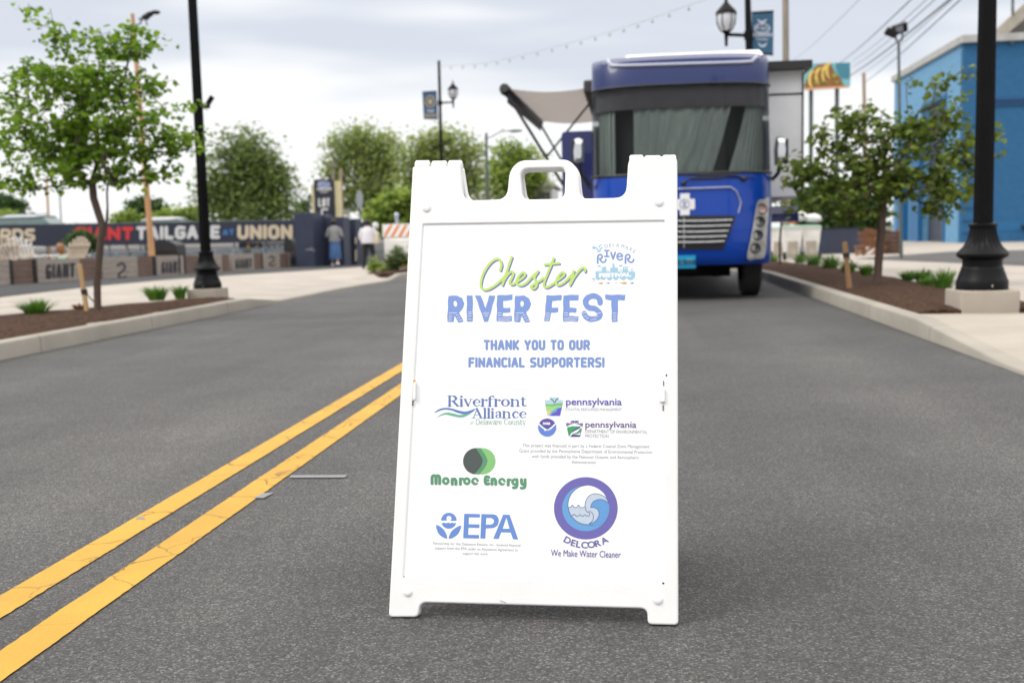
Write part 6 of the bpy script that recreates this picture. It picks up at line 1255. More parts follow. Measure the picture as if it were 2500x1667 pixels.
# ------------------------------------------------------------------ trees and plants
def leafmat(n, c, isl=.35, tr=.35): return mat(n, c, rough=.55, var=0, island=isl, trans=tr, spec=.35)
M['leafA'] = leafmat('redbud_leaf', (.18, .31, .03), .5, .5); M['leafB'] = leafmat('small_tree_leaf', (.13, .19, .03), .4, .4); M['leafC'] = leafmat('far_leaf', (.21, .29, .085), .2, .5)
M['leafD'] = leafmat('pale_far_leaf', (.31, .385, .115), .16, .5); M['leafE'] = leafmat('bright_far_leaf', (.27, .37, .07), .25, .5); M['leafF'] = leafmat('dark_leaf', (.065, .125, .035), .3, .4); M['leafG'] = leafmat('bush_leaf', (.11, .17, .05), .3, .4)
M['bark'] = mat('bark', alb(92, 76, 66, 1.35), rough=.9, var=.3, scale=7, bump=.5, bscale=30, stretch=(1, 1, .3)); M['barkgrey'] = mat('grey_bark', alb(104, 98, 88, 1.35), rough=.9, var=.3, scale=3)
def ellip_pts(lobes, n, rng, clump=.5, seed=0.0, shell=.0):
    wts = [l[3] * l[4] * l[5] for l in lobes]; wts = [w_ ** .66 for w_ in wts]; outp = []; tries = 0
    while len(outp) < n and tries < n * 40:
        tries += 1; cx, cy, cz, rx, ry, rz = rng.choices(lobes, wts)[0]
        v = Vector((rng.gauss(0, 1), rng.gauss(0, 1), rng.gauss(0, 1))).normalized() * rng.random() ** (.36 - shell)
        p = Vector((cx + v.x * rx, cy + v.y * ry, cz + v.z * rz)); sc = 2.6 / max(.3, max(rx, rz))
        if noise.noise(p * sc + Vector((seed, seed, seed))) < clump - .5 - .25 * 0: continue
        outp.append(p)
    return outp
def grow(trunk, tips, r_tip, r_max, rng, step, n=5, power=2.2):
    nodes = [Vector(p) for p in trunk]; par = [-1] + list(range(len(trunk) - 1)); low = len(trunk) // 3
    fork = nodes[len(trunk) * 2 // 3]; tips = sorted(tips, key=lambda p: (p - fork).length); tipn = []
    arr = np.array([tuple(p) for p in nodes])
    for tp in tips:
        d = arr - np.array(tuple(tp)); dist = np.sqrt((d ** 2).sum(1)); cost = dist + 1.1 * np.maximum(0, d[:, 2] + .15 * dist); cost[:low] += 50
        j = int(cost.argmin()); a = nodes[j]; L = (tp - a).length; k = max(1, int(L / step)); prev = j; new = []
        for i in range(1, k + 1):
            q = a.lerp(tp, i / k); 
            if i < k: q += Vector((rng.gauss(0, 1), rng.gauss(0, 1), rng.gauss(0, .7))) * L * .05 + Vector((0, 0, L * .10 * math.sin(math.pi * i / k)))
            nodes.append(q); par.append(prev); prev = len(nodes) - 1; new.append(tuple(q))
        arr = np.vstack([arr, np.array(new)]); tipn.append(prev)
    rr = [0.0] * len(nodes)
    for i in range(len(nodes) - 1, -1, -1):
        if rr[i] == 0: rr[i] = r_tip ** power
        if par[i] >= 0: rr[par[i]] += rr[i]
    rr = [v ** (1 / power) for v in rr]; s = r_max / rr[0]; rr = [max(r_tip * .8, v * s) for v in rr]
    mb = MB()
    for i in range(1, len(nodes)):
        a, b = nodes[par[i]], nodes[i]
        if (b - a).length < 1e-5: continue
        ra = rr[par[i]] if i < len(trunk) else min(rr[par[i]], rr[i] * 1.35); mb.tube([a, b + (b - a).normalized() * rr[i] * .3], [ra, rr[i]], n if rr[i] < r_max * .4 else 12, cap=False)
    return mb, [(nodes[t_], (nodes[t_] - nodes[par[t_]])) for t_ in tipn], nodes
def leaves(tips, k, size, spread, rng, flat=.5, droop=.35):
    V = []; F = []
    for c, d in tips:
        kk = max(2, int(k * rng.uniform(.5, 1.4))); dn = d.normalized() if d.length > 1e-6 else Vector((0, 0, 1))
        for _ in range(kk):
            p = c - dn * rng.random() * spread * 1.1 + Vector((rng.gauss(0, 1), rng.gauss(0, 1), rng.gauss(0, flat))) * spread * .55
            s = size * rng.uniform(.6, 1.25); az = rng.random() * 6.283; ti = rng.gauss(-droop, .45); ro = rng.gauss(0, .5)
            ax = Vector((math.cos(az) * math.cos(ti), math.sin(az) * math.cos(ti), math.sin(ti))); sd_ = ax.cross(Vector((0, 0, 1))).normalized(); nz = sd_.cross(ax); sd_ = sd_ * math.cos(ro) + nz * math.sin(ro); nz = sd_.cross(ax)
            o = len(V); fo = nz * (.14 * s)
            V += [tuple(p), tuple(p + ax * .22 * s + sd_ * .42 * s + fo), tuple(p + ax * .62 * s + sd_ * .36 * s + fo), tuple(p + ax * s - fo * .6), tuple(p + ax * .62 * s - sd_ * .36 * s + fo), tuple(p + ax * .22 * s - sd_ * .42 * s + fo)]
            F += [(o, o + 1, o + 2, o + 3), (o, o + 3, o + 4, o + 5)]
    return V, F
def lobes_px(L, Y, depth=1.0):
    o = []; k = Y / 2447
    for x, y, rx, ry in L:
        c = AT(x, y, Y + RND.uniform(-.35, .35) * rx * k * depth); o.append((c.x, c.y, c.z, rx * k, max(rx, ry) * k * .8 * depth, ry * k))
    return o
def tree(name, base, trunk, lobes, ntips, lm, bm_, label, cat, grp, k, size, spread, rt, rm, seed, clump=.45, step=.22, shell=.0, flat=.5):
    rng = random.Random(seed); root = thing(name, base, label, cat, grp)
    tips = ellip_pts(lobes, ntips, rng, clump, seed * 3.7, shell); mb, tp, nodes = grow(trunk, tips, rt, rm, rng, step)
    mb.build('trunk', bm_, root, smooth=True); V, F = leaves(tp, k, size, spread, rng, flat); mb = MB(); mb.add(V, F); mb.build('crown', lm, root); return root
# young tree on the left
b = G(224, 716, .17); Y = b.y
tr_ = [b + Vector((0, 0, -.05))] + [AT(x, y, Y) for x, y in ((223, 640), (231, 560), (236, 520), (226, 490), (215, 455), (212, 420), (220, 380), (222, 330), (228, 280))]
L = lobes_px([(85, 35, 38, 42), (120, 75, 30, 30), (200, 115, 75, 55), (290, 95, 55, 45), (330, 88, 45, 30), (70, 165, 75, 38), (150, 185, 90, 45), (225, 200, 95, 55), (330, 190, 75, 40), (25, 230, 50, 40), (120, 265, 100, 48), (240, 270, 90, 50), (345, 255, 85, 38), (60, 310, 90, 40), (180, 320, 100, 45), (310, 310, 95, 40), (420, 300, 60, 26), (90, 365, 100, 40), (250, 372, 120, 40), (390, 345, 75, 28), (30, 410, 55, 26), (150, 405, 85, 30), (290, 405, 70, 22), (370, 395, 45, 28), (65, 432, 45, 14), (460, 330, 30, 18), (455, 250, 26, 14)], Y)
tree('young_tree', b, tr_, L, 900, M['leafA'], M['bark'], 'young leafy tree with a layered bright green crown in the left mulch bed', 'tree', None, 6, .082, .14, .004, .042, 3, .44, .2, .05, .35)
yt = [o for o in D.objects if o.name == 'young_tree'][0]
mb = MB(); mb.tube([AT(x, y, Y) for x, y in crs([(232, 545), (243, 520), (247, 480), (246, 440), (252, 405)], 5)], [.016] * 10 + [.012] * 11, 7); mb.build('branch', M['bark'], yt, smooth=True)
# sparse tree on the right
b = G(2014, 656, .17); Y = b.y
tr_ = [b + Vector((0, 0, -.05))] + [AT(x, y, Y) for x, y in ((2018, 600), (2024, 540), (2026, 490), (2030, 450), (2034, 410), (2030, 370), (2040, 330), (2045, 290))]
L = lobes_px([(1960, 245, 55, 26), (2010, 300, 80, 40), (1925, 300, 60, 36), (1900, 375, 75, 45), (1860, 420, 70, 35), (1985, 350, 75, 45), (2080, 300, 70, 40), (2140, 285, 65, 40), (2185, 250, 40, 28), (2165, 190, 26, 18), (2225, 160, 42, 16), (2105, 190, 26, 16), (2200, 320, 60, 40), (2240, 370, 40, 40), (2110, 370, 90, 45), (2020, 410, 90, 40), (1930, 450, 90, 30), (1850, 475, 45, 18), (2120, 430, 90, 35), (2210, 420, 50, 30), (2290, 300, 24, 20), (2295, 345, 18, 14), (1965, 490, 60, 22), (2160, 475, 50, 18), (1835, 385, 40, 25), (2285, 180, 12, 12)], Y)
tree('sparse_tree', b, tr_, L, 540, M['leafB'], M['bark'], 'sparse small tree with drooping leaves and reddish twigs in the right mulch bed', 'tree', None, 7, .098, .15, .0045, .055, 8, .5, .2, .05, .5)
b = G(1792, 610, .17); Y = b.y; sp_ = thing('sapling', b, 'thin bare sapling in front of the white bins', 'tree'); mb = MB(); mb.tube([b - Vector((0, 0, .05)), AT(1791, 560, Y), AT(1794, 520, Y), AT(1793, 480, Y), AT(1797, 440, Y)], [.03, .026, .022, .018, .012], 8); mb.build('trunk', M['bark'], sp_, smooth=True)
rng = random.Random(5); tp = [(AT(1790 + rng.gauss(0, 12), 440 + rng.gauss(0, 24), Y + rng.gauss(0, .15)), Vector((0, 0, .1))) for _ in range(26)]; V, F = leaves(tp, 5, .1, .16, rng); mb = MB(); mb.add(V, F); mb.build('crown', M['leafB'], sp_)
# trees far down the street
gT = 'trees beyond the parking lot'
def fartree(vx, Y, lob, label, lm, nt, k, size, spread, seed, trunk_top, rm, clump=.46, name='broad_tree', shell=.08):
    p = AT(vx, 500, Y); b = Vector((p.x, Y, fall(Y) - .1)); ty = AT(vx, trunk_top, Y)
    trk = [b] + [b.lerp(ty, q) + Vector((RND.gauss(0, .1), RND.gauss(0, .1), 0)) * (1 if q < 1 else 0) for q in (.2, .35, .5, .65, .8, 1)]
    return tree(name, b, trk, lobes_px(lob, Y, .8), nt, lm, M['barkgrey'], label, 'tree', gT, k, size, spread, .02, rm, seed, clump, 1.2, shell, .8)
fartree(565, 72, [(545, 330, 55, 45), (600, 340, 40, 40), (515, 385, 60, 50), (575, 390, 75, 55), (625, 400, 40, 45), (500, 440, 60, 50), (565, 450, 80, 55), (635, 450, 38, 50), (490, 485, 45, 30), (580, 490, 90, 30), (652, 430, 36, 45), (655, 480, 42, 34), (470, 450, 32, 40)], 'big dense dark green tree standing beyond the banner, right of the left lamp post', M['leafC'], 720, 15, .27, .8, 21, 330, .3, .54)
fartree(835, 84, [(800, 320, 45, 38), (855, 312, 48, 34), (780, 360, 48, 40), (840, 365, 60, 40), (895, 350, 30, 40), (770, 395, 38, 26), (845, 410, 70, 40), (900, 400, 30, 40), (820, 455, 70, 30), (885, 460, 40, 40)], 'tall yellowish tree with a see-through crown behind the LOT C sign', M['leafD'], 800, 12, .27, .85, 22, 340, .26, .58, 'airy_tree')
fartree(1010, 70, [(960, 350, 45, 40), (1010, 330, 45, 36), (1065, 335, 42, 40), (950, 395, 40, 36), (1000, 390, 60, 45), (1075, 385, 48, 45), (960, 445, 50, 40), (1030, 440, 70, 45), (1100, 440, 35, 35), (945, 480, 40, 30)], 'pale spring green tree behind the far banner lamp', M['leafD'], 860, 12, .25, .8, 23, 340, .22, .57, 'airy_tree')
fartree(1185, 82, [(1175, 350, 34, 32), (1210, 365, 34, 34), (1150, 390, 34, 36), (1190, 400, 55, 34), (1235, 405, 26, 26), (1160, 435, 44, 30), (1210, 440, 36, 22)], 'yellow green tree beyond the cobra head street light', M['leafE'], 520, 13, .26, .75, 24, 370, .2, .54)
fartree(905, 56, [(890, 480, 30, 30), (920, 470, 34, 36), (950, 480, 36, 36), (900, 510, 40, 24), (870, 505, 22, 18)], 'low bright green tree right behind the striped barricade', M['leafE'], 300, 18, .3, .5, 25, 470, .14, name='low_tree')
fartree(328, 85, [(315, 470, 20, 16), (345, 468, 20, 18), (330, 490, 32, 16), (360, 485, 18, 16)], 'small dark tree beside the flood light pole above the banner', M['leafF'], 160, 16, .38, .6, 26, 470, .14, name='small_tree')
fartree(290, 70, [(282, 500, 14, 9), (302, 502, 10, 9)], 'tiny bright green tree just above the banner, right of the young tree trunk', M['leafE'], 60, 14, .3, .4, 27, 495, .08, name='small_tree')
fartree(15, 75, [(10, 475, 30, 22), (35, 480, 16, 18), (-15, 480, 30, 26)], 'dark green tree at the left frame edge beyond the cars', M['leafF'], 200, 16, .36, .6, 28, 470, .15, name='small_tree')
fartree(14, 66, [(10, 500, 28, 12), (-20, 500, 26, 12)], 'bright green shrubby tree in front of the dark one at the left frame edge', M['leafE'], 110, 16, .28, .4, 29, 498, .1, name='small_tree')
fartree(408, 78, [(385, 500, 26, 10), (420, 495, 30, 13), (445, 490, 20, 16)], 'low yellow green tree behind the white car roof', M['leafE'], 200, 16, .34, .5, 30, 492, .1, name='low_tree')
fartree(698, 90, [(690, 470, 14, 14), (708, 466, 12, 14), (698, 488, 18, 10)], 'small thin grey green tree left of the LOT C sign', M['leafF'], 46, 6, .36, .6, 31, 462, .1, .5, name='small_tree')
fartree(1910, 58, [(1870, 470, 40, 40), (1920, 460, 50, 50), (1975, 480, 40, 40), (1890, 505, 50, 25), (1955, 508, 60, 25), (2020, 500, 30, 28)], 'dark leafy tree mass behind the low navy wall', M['leafF'], 460, 22, .32, .55, 32, 450, .2, .42, 'broad_tree')
def bush(name, lob, Y, lm, n, k, size, spread, seed, label, cat='bush', depth=1.0, z=None):
    c = AT(lob[0][0], lob[0][1], Y); b = Vector((c.x, Y, (.15 + fall(Y)) if z is None else z)); rng = random.Random(seed); root = thing(name, b, label, cat)
    tips = ellip_pts(lobes_px(lob, Y, depth), n, rng, .35, seed, .1); mb, tp, nd = grow([b, b + Vector((0, 0, .06)), b + Vector((0, 0, .12))], tips, .004, .03, rng, .15, 4); mb.build('stems', M['bark'], root); V, F = leaves(tp, k, size, spread, rng, .8, 0); mb = MB(); mb.add(V, F); mb.build('foliage', lm, root); return root
Yb = G(912, 624, .16).y
bush('round_bush', [(913, 592, 24, 26), (905, 600, 22, 18), (925, 598, 18, 20)], Yb, M['leafG'], 170, 14, .05, .11, 41, 'round green bush in the mulch island beside the sign')
bush('young_plant', [(860, 603, 11, 14), (858, 616, 18, 7), (872, 612, 10, 8)], Yb + .8, M['leafE'], 60, 9, .06, .1, 42, 'bright yellow green plant in the mulch island near the woman in white')
bush('young_plant', [(890, 617, 22, 5)], Yb + .3, M['leafE'], 40, 8, .05, .09, 43, 'low spreading green plant at the foot of the round bush')
bush('evergreen_shrub', [(190, 550, 20, 16), (175, 548, 14, 14), (205, 560, 16, 12)], 40, M['leafF'], 170, 14, .13, .24, 44, 'dark feathery evergreen shrub in front of the red GIANT lettering', z=.136 + fall(40))
# grass clumps
M['grass'] = mat('grass_blade', alb(78, 118, 36, .9), rough=.6, var=0, island=.4, trans=.25)
M['grassdry'] = mat('dry_grass', alb(150, 110, 66, 1.4), rough=.7, var=0, island=.3)
def clump(vx, vy, wpx, hpx, label, seed, n=150, m=None, z=.175):
    c = G(vx, vy, z); k = c.y / 2447; rng = random.Random(seed); V = []; F = []; R0, H0 = wpx * k / 2, hpx * k * 1.2
    for _ in range(n):
        a = rng.random() * 6.283; rr = rng.random() ** .5; x0 = c + Vector((math.cos(a), math.sin(a), 0)) * rr * R0 * .55; lean = Vector((math.cos(a), math.sin(a), 0)) * (R0 * (.15 + .75 * rr) * rng.uniform(.4, 1.3)); h = H0 * rng.uniform(.5, 1.12); wv = .006 + .004 * rng.random(); sd_ = Vector((-math.sin(a + rng.gauss(0, .8)), math.cos(a), 0)) * wv; o = len(V)
        for t_, w_ in ((0, 1), (.4, .9), (.75, .6), (1, .08)): p = x0 + lean * t_ ** 1.8 + Vector((0, 0, h * (t_ - .22 * t_ * t_ * rr))); V += [tuple(p - sd_ * w_), tuple(p + sd_ * w_)]
        F += [(o + 2 * i, o + 2 * i + 1, o + 2 * i + 3, o + 2 * i + 2) for i in range(3)]
    mb = MB(); mb.add(V, F); return tag(mb.build('grass_clump', m or M['grass'], base=c), label, 'grass clump', 'ornamental grass clumps in the mulch beds')
clump(84, 722, 84, 34, 'spiky grass clump alone at the front left of the mulch bed', 1, 240)
clump(360, 690, 62, 32, 'wide grass clump left of the concrete lamp footing', 2, 260); clump(414, 686, 40, 30, 'narrower grass clump touching the concrete lamp footing', 3, 180)
clump(180, 712, 36, 14, 'small dry brown grass tuft at the foot of the pale stake', 4, 90, M['grassdry'])
for i, (x, y, w_, h_, lab) in enumerate(((2166, 664, 56, 42, 'largest grass clump, just left of the right lamp footing'), (2118, 650, 44, 28, 'grass clump second from the right lamp footing'), (2086, 644, 40, 20, 'low grass clump right of the sparse tree trunk'), (2130, 657, 40, 16, 'low thin grass tuft between two bigger clumps near the lamp'), (1990, 634, 34, 26, 'grass clump hugging the left side of the sparse tree trunk'), (1948, 626, 40, 24, 'grass clump between the weathered stake and the tree'), (1906, 618, 52, 30, 'dense grass clump left of the weathered stake'), (1868, 610, 46, 24, 'grass clump in front of the end bin'), (1838, 604, 34, 18, 'farthest grass clump below the middle bin'), (1772, 602, 40, 16, 'short green grass patch beside the motorhome wheel'))):
    clump(x, y, w_, h_, lab, 10 + i, 190)

# ------------------------------------------------------------------ people
M['skin'] = mat('skin', alb(196, 146, 118, 1.35), rough=.55, var=.05); M['hairdk'] = mat('dark_hair', alb(40, 32, 30, 1.2), rough=.55, var=.3, scale=30); M['hairbr'] = mat('brown_hair', alb(150, 104, 66, 1.3), rough=.55, var=.3, scale=30)
def skin_obj(name, chains, parent, m, sub=1):
    vs = []; es = []; rs = []; key = {}
    roots = []
    for ch in chains:
        prev = None
        for p, r in ch:
            kk = tuple(round(c, 4) for c in p)
            if kk not in key: key[kk] = len(vs); vs.append(p); rs.append(r)
            i = key[kk]
            if prev is not None: es.append((prev, i))
            prev = i
    org = Vector(parent['_org']); me = D.meshes.new(name); me.from_pydata(vs, es, []); o = D.objects.new(name, me); COL.objects.link(o)
    md = o.modifiers.new('skin', 'SKIN'); md.use_smooth_shade = True; md.branch_smoothing = .6
    comp = list(range(len(vs)))
    def fnd(i):
        while comp[i] != i: i = comp[i]
        return i
    for a, b in es: comp[fnd(b)] = fnd(a)
    sk = me.skin_vertices[0].data; done = set()
    for i, r in enumerate(rs):
        sk[i].radius = (r, r) if not hasattr(r, '__len__') else r; f0 = fnd(i); sk[i].use_root = f0 not in done; done.add(f0)
    s = o.modifiers.new('sub', 'SUBSURF'); s.levels = sub; s.render_levels = sub
    nm = D.meshes.new_from_object(o.evaluated_get(bpy.context.evaluated_depsgraph_get())); D.objects.remove(o)
    nm.materials.append(m); q = D.objects.new(name, nm); COL.objects.link(q); q.parent = parent; q['_org'] = tuple(org); return q
def limb(*pr): return [(tuple(p), r) for p, r in pr]
def hand_chains(w_, d, side, sc=1.0):
    w_ = Vector(w_); d = Vector(d).normalized(); s = d.cross(Vector((0, 1, 0))); s = s.normalized() if s.length > .1 else Vector((1, 0, 0)); nrm = d.cross(s); pc = w_ + d * .05 * sc; o = [[(tuple(w_), .022 * sc), (tuple(pc), (.034 * sc, .018 * sc)), (tuple(w_ + d * .085 * sc), (.034 * sc, .016 * sc))]]
    for k, L_ in enumerate((.062, .075, .072, .055)):
        b0 = w_ + d * .08 * sc + s * (k - 1.5) * .018 * sc; o.append([(tuple(b0), .009 * sc), (tuple(b0 + d * L_ * .55 * sc + nrm * .006), .0085 * sc), (tuple(b0 + d * L_ * sc + nrm * .022), .007 * sc)])
    b0 = w_ + d * .035 * sc - s * .03 * sc * side; o.append([(tuple(b0), .011 * sc), (tuple(b0 - s * .025 * side + d * .03), .0095 * sc), (tuple(b0 - s * .03 * side + d * .06), .008 * sc)]); return o
def loft(parent, name, m, rings, n=18, close=True):
    org = Vector(parent['_org']); mb = MB(); rows = []
    for cx, cy, z, rx, ry in rings: rows.append([org + Vector((cx + rx * math.cos(2 * math.pi * k / n), cy + ry * math.sin(2 * math.pi * k / n), z)) for k in range(n)])
    mb.grid([r + r[:1] for r in rows])
    if close: mb.add(rows[0], [tuple(range(n))]); mb.add(rows[-1], [tuple(range(n))])
    return mb.build(name, m, parent, smooth=True)
def sleeve(parent, name, m, pts, rs):
    org = Vector(parent['_org']); mb = MB(); mb.tube([org + Vector(p) for p in pts], rs, 12); return mb.build(name, m, parent, smooth=True)
def head_chains(c, fwd, nz=None):
    c = Vector(c); f = Vector(fwd).normalized(); s = f.cross(Vector((0, 0, 1))).normalized(); u = s.cross(f)
    o = [[(tuple(c - u * .16), .05), (tuple(c - u * .06 + f * .015), .066), (tuple(c + u * .02), .088), (tuple(c + u * .075 - f * .005), .07)],
         [(tuple(c - u * .005 + f * .085), .016), (tuple(c - u * .03 + f * .108), .013)]]
    for sg in (-1, 1): o.append([(tuple(c + s * sg * .088 + u * .01), .014), (tuple(c + s * sg * .095 - u * .035), .012)])
    return o
def face(root, c, fwd):
    org = Vector(root['_org']); c = Vector(c); f = Vector(fwd).normalized(); s = f.cross(Vector((0, 0, 1))).normalized(); u = s.cross(f)
    for sg in (-1, 1): mb = MB(); mb.ball(org + c + f * .083 + s * sg * .033 + u * .02, .011, 8, 6); mb.build('eye', M['hairdk'], root)
    mb = MB(); mb.bar(org + c + f * .09 - u * .055 - s * .02, org + c + f * .09 - u * .055 + s * .02, .01, .012); mb.build('mouth', mat('lips', alb(160, 90, 84, 1.3), var=0), root)
# woman in a grey cardigan, seen from behind, walking away
p = G(771, 611, .136); H = (AT(771, 503, p.y).z - p.z) / 1.66
w1_ = thing('person', p, 'woman in a grey cardigan and wide blue denim skirt walking away along the navy wall', 'person', None)
S = lambda *q: tuple(c * H for c in q)
ch = [limb((S(0, 0, .9), .12 * H), (S(0, 0, 1.06), .115 * H), (S(0, .01, 1.25), .13 * H), (S(0, .01, 1.38), .075 * H), (S(0, .015, 1.45), .048 * H), (S(0, .02, 1.5), .05 * H))]
for sg in (-1, 1):
    sh_, el, wr = S(sg * .165, .01, 1.34), S(sg * .25, .0, 1.07), S(sg * .2, .2, .98)
    ch += [limb((S(0, .01, 1.25), .13 * H), (sh_, .058 * H), (el, .042 * H), (wr, .028 * H))] + hand_chains(wr, Vector((-sg * .5, .85, .1)), sg, H)
    hp = S(sg * .09, 0, .86); kn, an, to = (S(-.1, .03, .48), S(-.11, .0, .07), S(-.12, .13, .03)) if sg < 0 else (S(.1, .02, .5), S(.12, -.17, .16), S(.125, -.13, .04))
    ch += [limb((S(0, 0, .9), .12 * H), (hp, .085 * H), (kn, .056 * H), (an, .036 * H), (to, .03 * H))]
ch += head_chains(S(0, .03, 1.555), (0, 1, -.1)); skin_obj('body', ch, w1_, M['skin']); face(w1_, S(0, .03, 1.555), (0, 1, -.1))
gk = mat('grey_knit', alb(150, 148, 150, 1.3), rough=.95, var=.15, scale=20); dn_m = mat('blue_denim', alb(74, 112, 162, 1.3), rough=.85, var=.25, scale=9, stretch=(3, 3, .6))
loft(w1_, 'cardigan', gk, [(0, 0, z * H, rx * H, ry * H) for z, rx, ry in ((.86, .2, .17), (.92, .21, .175), (1.05, .185, .155), (1.2, .195, .15), (1.32, .2, .125), (1.385, .14, .09), (1.43, .07, .07))])
for sg in (-1, 1): sleeve(w1_, 'sleeve', gk, [S(sg * .15, .01, 1.34), S(sg * .2, .0, 1.25), S(sg * .262, -.01, 1.07), S(sg * .235, .1, 1.0), S(sg * .205, .18, .985)], [.075 * H, .078 * H, .07 * H, .062 * H, .055 * H])
loft(w1_, 'skirt', dn_m, [(0, -.005, z * H, rx * H, ry * H) for z, rx, ry in ((.24, .215, .19), (.26, .22, .2), (.5, .205, .18), (.7, .195, .165), (.9, .17, .14))])
hb = loft(w1_, 'hair', M['hairdk'], [(0, .01, z * H, rx * H, ry * H) for z, rx, ry in ((1.43, .06, .04), (1.46, .095, .075), (1.52, .112, .105), (1.58, .112, .112), (1.63, .085, .09), (1.665, .03, .03))])
for q, r_ in ((S(-.113, .05, .035), 0), (S(.125, -.15, .09), 1)):
    mb = MB(); mb.ball(p + Vector(q), (.052 * H, .13 * H, .045 * H), 10, 7); mb.build('shoe', M['white'], w1_, smooth=True)
# woman in a white top, black trousers
p = G(847, 617, .136); H = (AT(847, 503, p.y).z - p.z) / 1.68
w2_ = thing('person', p, 'woman in a loose white top and black trousers striding away with a cream shoulder bag', 'person')
S = lambda *q: tuple(c * H for c in q)
ch = [limb((S(0, 0, .92), .115 * H), (S(0, .01, 1.08), .11 * H), (S(0, .02, 1.26), .125 * H), (S(0, .02, 1.39), .07 * H), (S(0, .025, 1.46), .046 * H), (S(0, .03, 1.51), .05 * H))]
for sg in (-1, 1):
    sh_, el, wr = (S(-.165, .01, 1.35), S(-.225, -.03, 1.1), S(-.2, .06, .9)) if sg < 0 else (S(.165, .02, 1.35), S(.27, .02, 1.14), S(.22, .1, 1.33))
    ch += [limb((S(0, .02, 1.26), .125 * H), (sh_, .056 * H), (el, .04 * H), (wr, .027 * H))] + hand_chains(wr, Vector((0, .2, -1)) if sg < 0 else Vector((-.3, .1, .9)), sg, H)
    hp = S(sg * .085, 0, .88); kn, an, to = (S(-.12, .06, .48), S(-.19, .0, .07), S(-.19, .13, .03)) if sg < 0 else (S(.15, .1, .5), S(.2, -.2, .3), S(.2, -.16, .18))
    ch += [limb((S(0, 0, .92), .115 * H), (hp, .085 * H), (kn, .055 * H), (an, .035 * H), (to, .03 * H))]
ch += head_chains(S(0, .04, 1.565), (0, 1, -.1)); skin_obj('body', ch, w2_, M['skin']); face(w2_, S(0, .04, 1.565), (0, 1, -.1))
wt = mat('white_cloth', alb(238, 236, 242, 1.35), rough=.85, var=.06, scale=9); bk = mat('black_cloth', (.014, .013, .015), rough=.85, var=.2)
loft(w2_, 'top', wt, [(0, 0, z * H, rx * H, ry * H) for z, rx, ry in ((.86, .23, .18), (.92, .235, .185), (1.05, .215, .165), (1.2, .205, .155), (1.33, .195, .125), (1.39, .13, .085), (1.43, .07, .07))])
sleeve(w2_, 'sleeve', wt, [S(-.15, .01, 1.35), S(-.2, -.01, 1.24), S(-.24, -.03, 1.1), S(-.225, .02, .98)], [.08 * H, .085 * H, .075 * H, .06 * H]); sleeve(w2_, 'sleeve', wt, [S(.15, .01, 1.35), S(.22, .02, 1.25), S(.275, .02, 1.14), S(.25, .06, 1.22)], [.08 * H, .085 * H, .075 * H, .06 * H])
sleeve(w2_, 'trouser_leg', bk, [S(-.08, 0, .93), S(-.105, .03, .7), S(-.125, .05, .48), S(-.165, .03, .28), S(-.19, .0, .08)], [.115 * H, .1 * H, .078 * H, .062 * H, .055 * H]); sleeve(w2_, 'trouser_leg', bk, [S(.08, 0, .93), S(.12, .06, .7), S(.155, .09, .5), S(.18, -.06, .4), S(.2, -.19, .31)], [.115 * H, .1 * H, .08 * H, .064 * H, .055 * H])
loft(w2_, 'hair', M['hairdk'], [(0, .02, z * H, rx * H, ry * H) for z, rx, ry in ((1.45, .05, .04), (1.49, .085, .07), (1.54, .105, .1), (1.6, .105, .108), (1.645, .08, .085), (1.68, .03, .03))])
for q in (S(-.19, .06, .035), S(.2, -.2, .25)): mb = MB(); mb.ball(p + Vector(q), (.05 * H, .125 * H, .04 * H), 10, 7); mb.build('shoe', bk, w2_, smooth=True)
bp = p + Vector(S(.27, .02, 1.05)); sbg = thing('shoulder_bag', bp, 'cream cloth shoulder bag hanging from the woman in white', 'bag'); mb = MB()
v, f = curve_solid([round_loop([(-.13, -.2), (.12, -.2), (.14, .17), (-.14, .17)], .05)], .1, .03, 'bag'); mb.add([bp + Vector((x * .75, y_ * 1.0, z)) for x, z, y_ in v], f); mb.build('pouch', M['chaircream'], sbg, smooth=True)
mb = MB(); mb.tube([bp + Vector((-.07, 0, .15)), p + Vector(S(.18, .0, 1.43)), bp + Vector((.07, 0, .15))], .012, 6); mb.build('strap', M['chaircream'], sbg)
cp = p + Vector(S(.255, .1, 1.45)); mb = MB(); mb.ball(cp, (.11, .1, .11), 12, 8); hat = mb.build('white_bundle', wt, smooth=True, base=cp); tag(hat, 'round white bundle held at the shoulder of the woman in white', 'bundle')
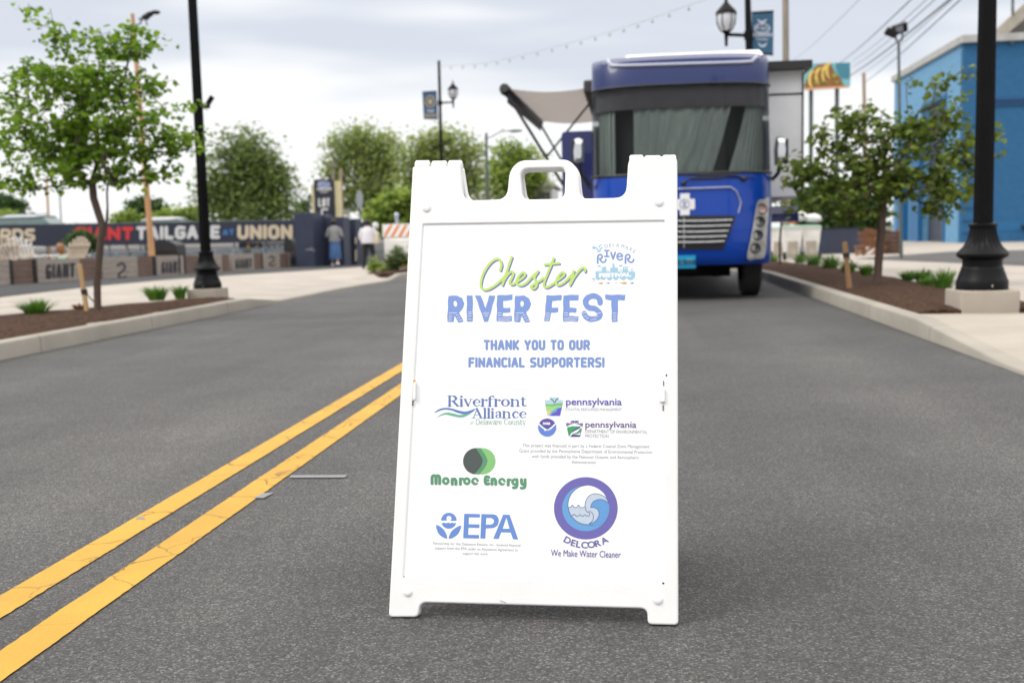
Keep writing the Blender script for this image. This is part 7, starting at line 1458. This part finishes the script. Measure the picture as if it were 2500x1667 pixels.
# person seated between the garden chairs
p = onlot(141, 590, 26.6); w3_ = thing('person', p, 'seated person with wavy brown hair and a mint green top among the garden chairs', 'person'); HS = Vector(AT(136, 572, 26.6)) - p
hd = HS + Vector((0, 0, .0)); nk = hd + Vector((.03, 0, -.17)); cst = nk + Vector((.03, 0, -.2)); pel = Vector((.1, 0, .42))
T = lambda v: tuple(v)
ch = [limb((T(pel), .12), (T(pel.lerp(cst, .5)), .115), (T(cst), .12), (T(nk + Vector((0, 0, .03))), .05), (T(hd - Vector((0, 0, .09))), .05))]
for sg in (-1, 1):
    sh_ = cst + Vector((0, sg * .16, .1)); el = sh_ + Vector((-.1, sg * .05, -.25)); wr = el + Vector((-.2, -sg * .05, .05)); kn = pel + Vector((-.45, sg * .1, .06)); an = Vector((kn.x - .05, kn.y, .07))
    ch += [limb((T(cst), .12), (T(sh_), .055), (T(el), .04), (T(wr), .028))] + hand_chains(wr, Vector((-1, 0, .1)), sg); ch += [limb((T(pel), .12), (T(pel + Vector((-.05, sg * .09, 0))), .09), (T(kn), .06), (T(an), .038), (T(an + Vector((-.13, 0, -.04))), .03))]
ch += head_chains(hd, (-1, -.15, -.25)); skin_obj('body', ch, w3_, M['skin']); face(w3_, hd, (-1, -.15, -.25))
mt_ = mat('mint_cloth', alb(150, 200, 180, 1.3), rough=.85, var=.08); org = Vector(p); mb = MB(); mb.tube([org + pel + Vector((0, 0, .02)), org + pel.lerp(cst, .5), org + cst + Vector((0, 0, .06)), org + nk - Vector((0, 0, .02))], [.15, .145, .165, .07], 16); mb.build('top', mt_, w3_, smooth=True)
for sg in (-1, 1): sh_ = cst + Vector((0, sg * .15, .1)); mb = MB(); mb.tube([org + sh_, org + sh_ + Vector((-.05, sg * .04, -.13)), org + sh_ + Vector((-.1, sg * .05, -.24))], [.07, .07, .06], 10); mb.build('sleeve', mt_, w3_, smooth=True)
dk = mat('dark_trousers', alb(60, 66, 84, 1.2), rough=.85)
for sg in (-1, 1): kn = pel + Vector((-.45, sg * .1, .06)); mb = MB(); mb.tube([org + pel + Vector((0, sg * .08, 0)), org + kn, org + Vector((kn.x - .05, kn.y, .12))], [.115, .08, .06], 12); mb.build('trouser_leg', dk, w3_, smooth=True)
mb = MB(); mb.ball((0, 0, 0), 1, 16, 12); mb.v = [tuple(org + hd + Vector((.035 + v[0] * .115, v[1] * .115, .03 + v[2] * .13 - (.05 if v[0] > .3 and v[2] < 0 else 0))) * 1) if not (v[0] < -.55 and v[2] < .45) else tuple(org + hd + Vector((-.02 + v[0] * .05, v[1] * .09, .03 + v[2] * .1))) for v in mb.v]; mb.build('hair', M['hairbr'], w3_, smooth=True)

for o in list(D.objects):                            # working note no longer needed
    if '_org' in o: del o['_org']
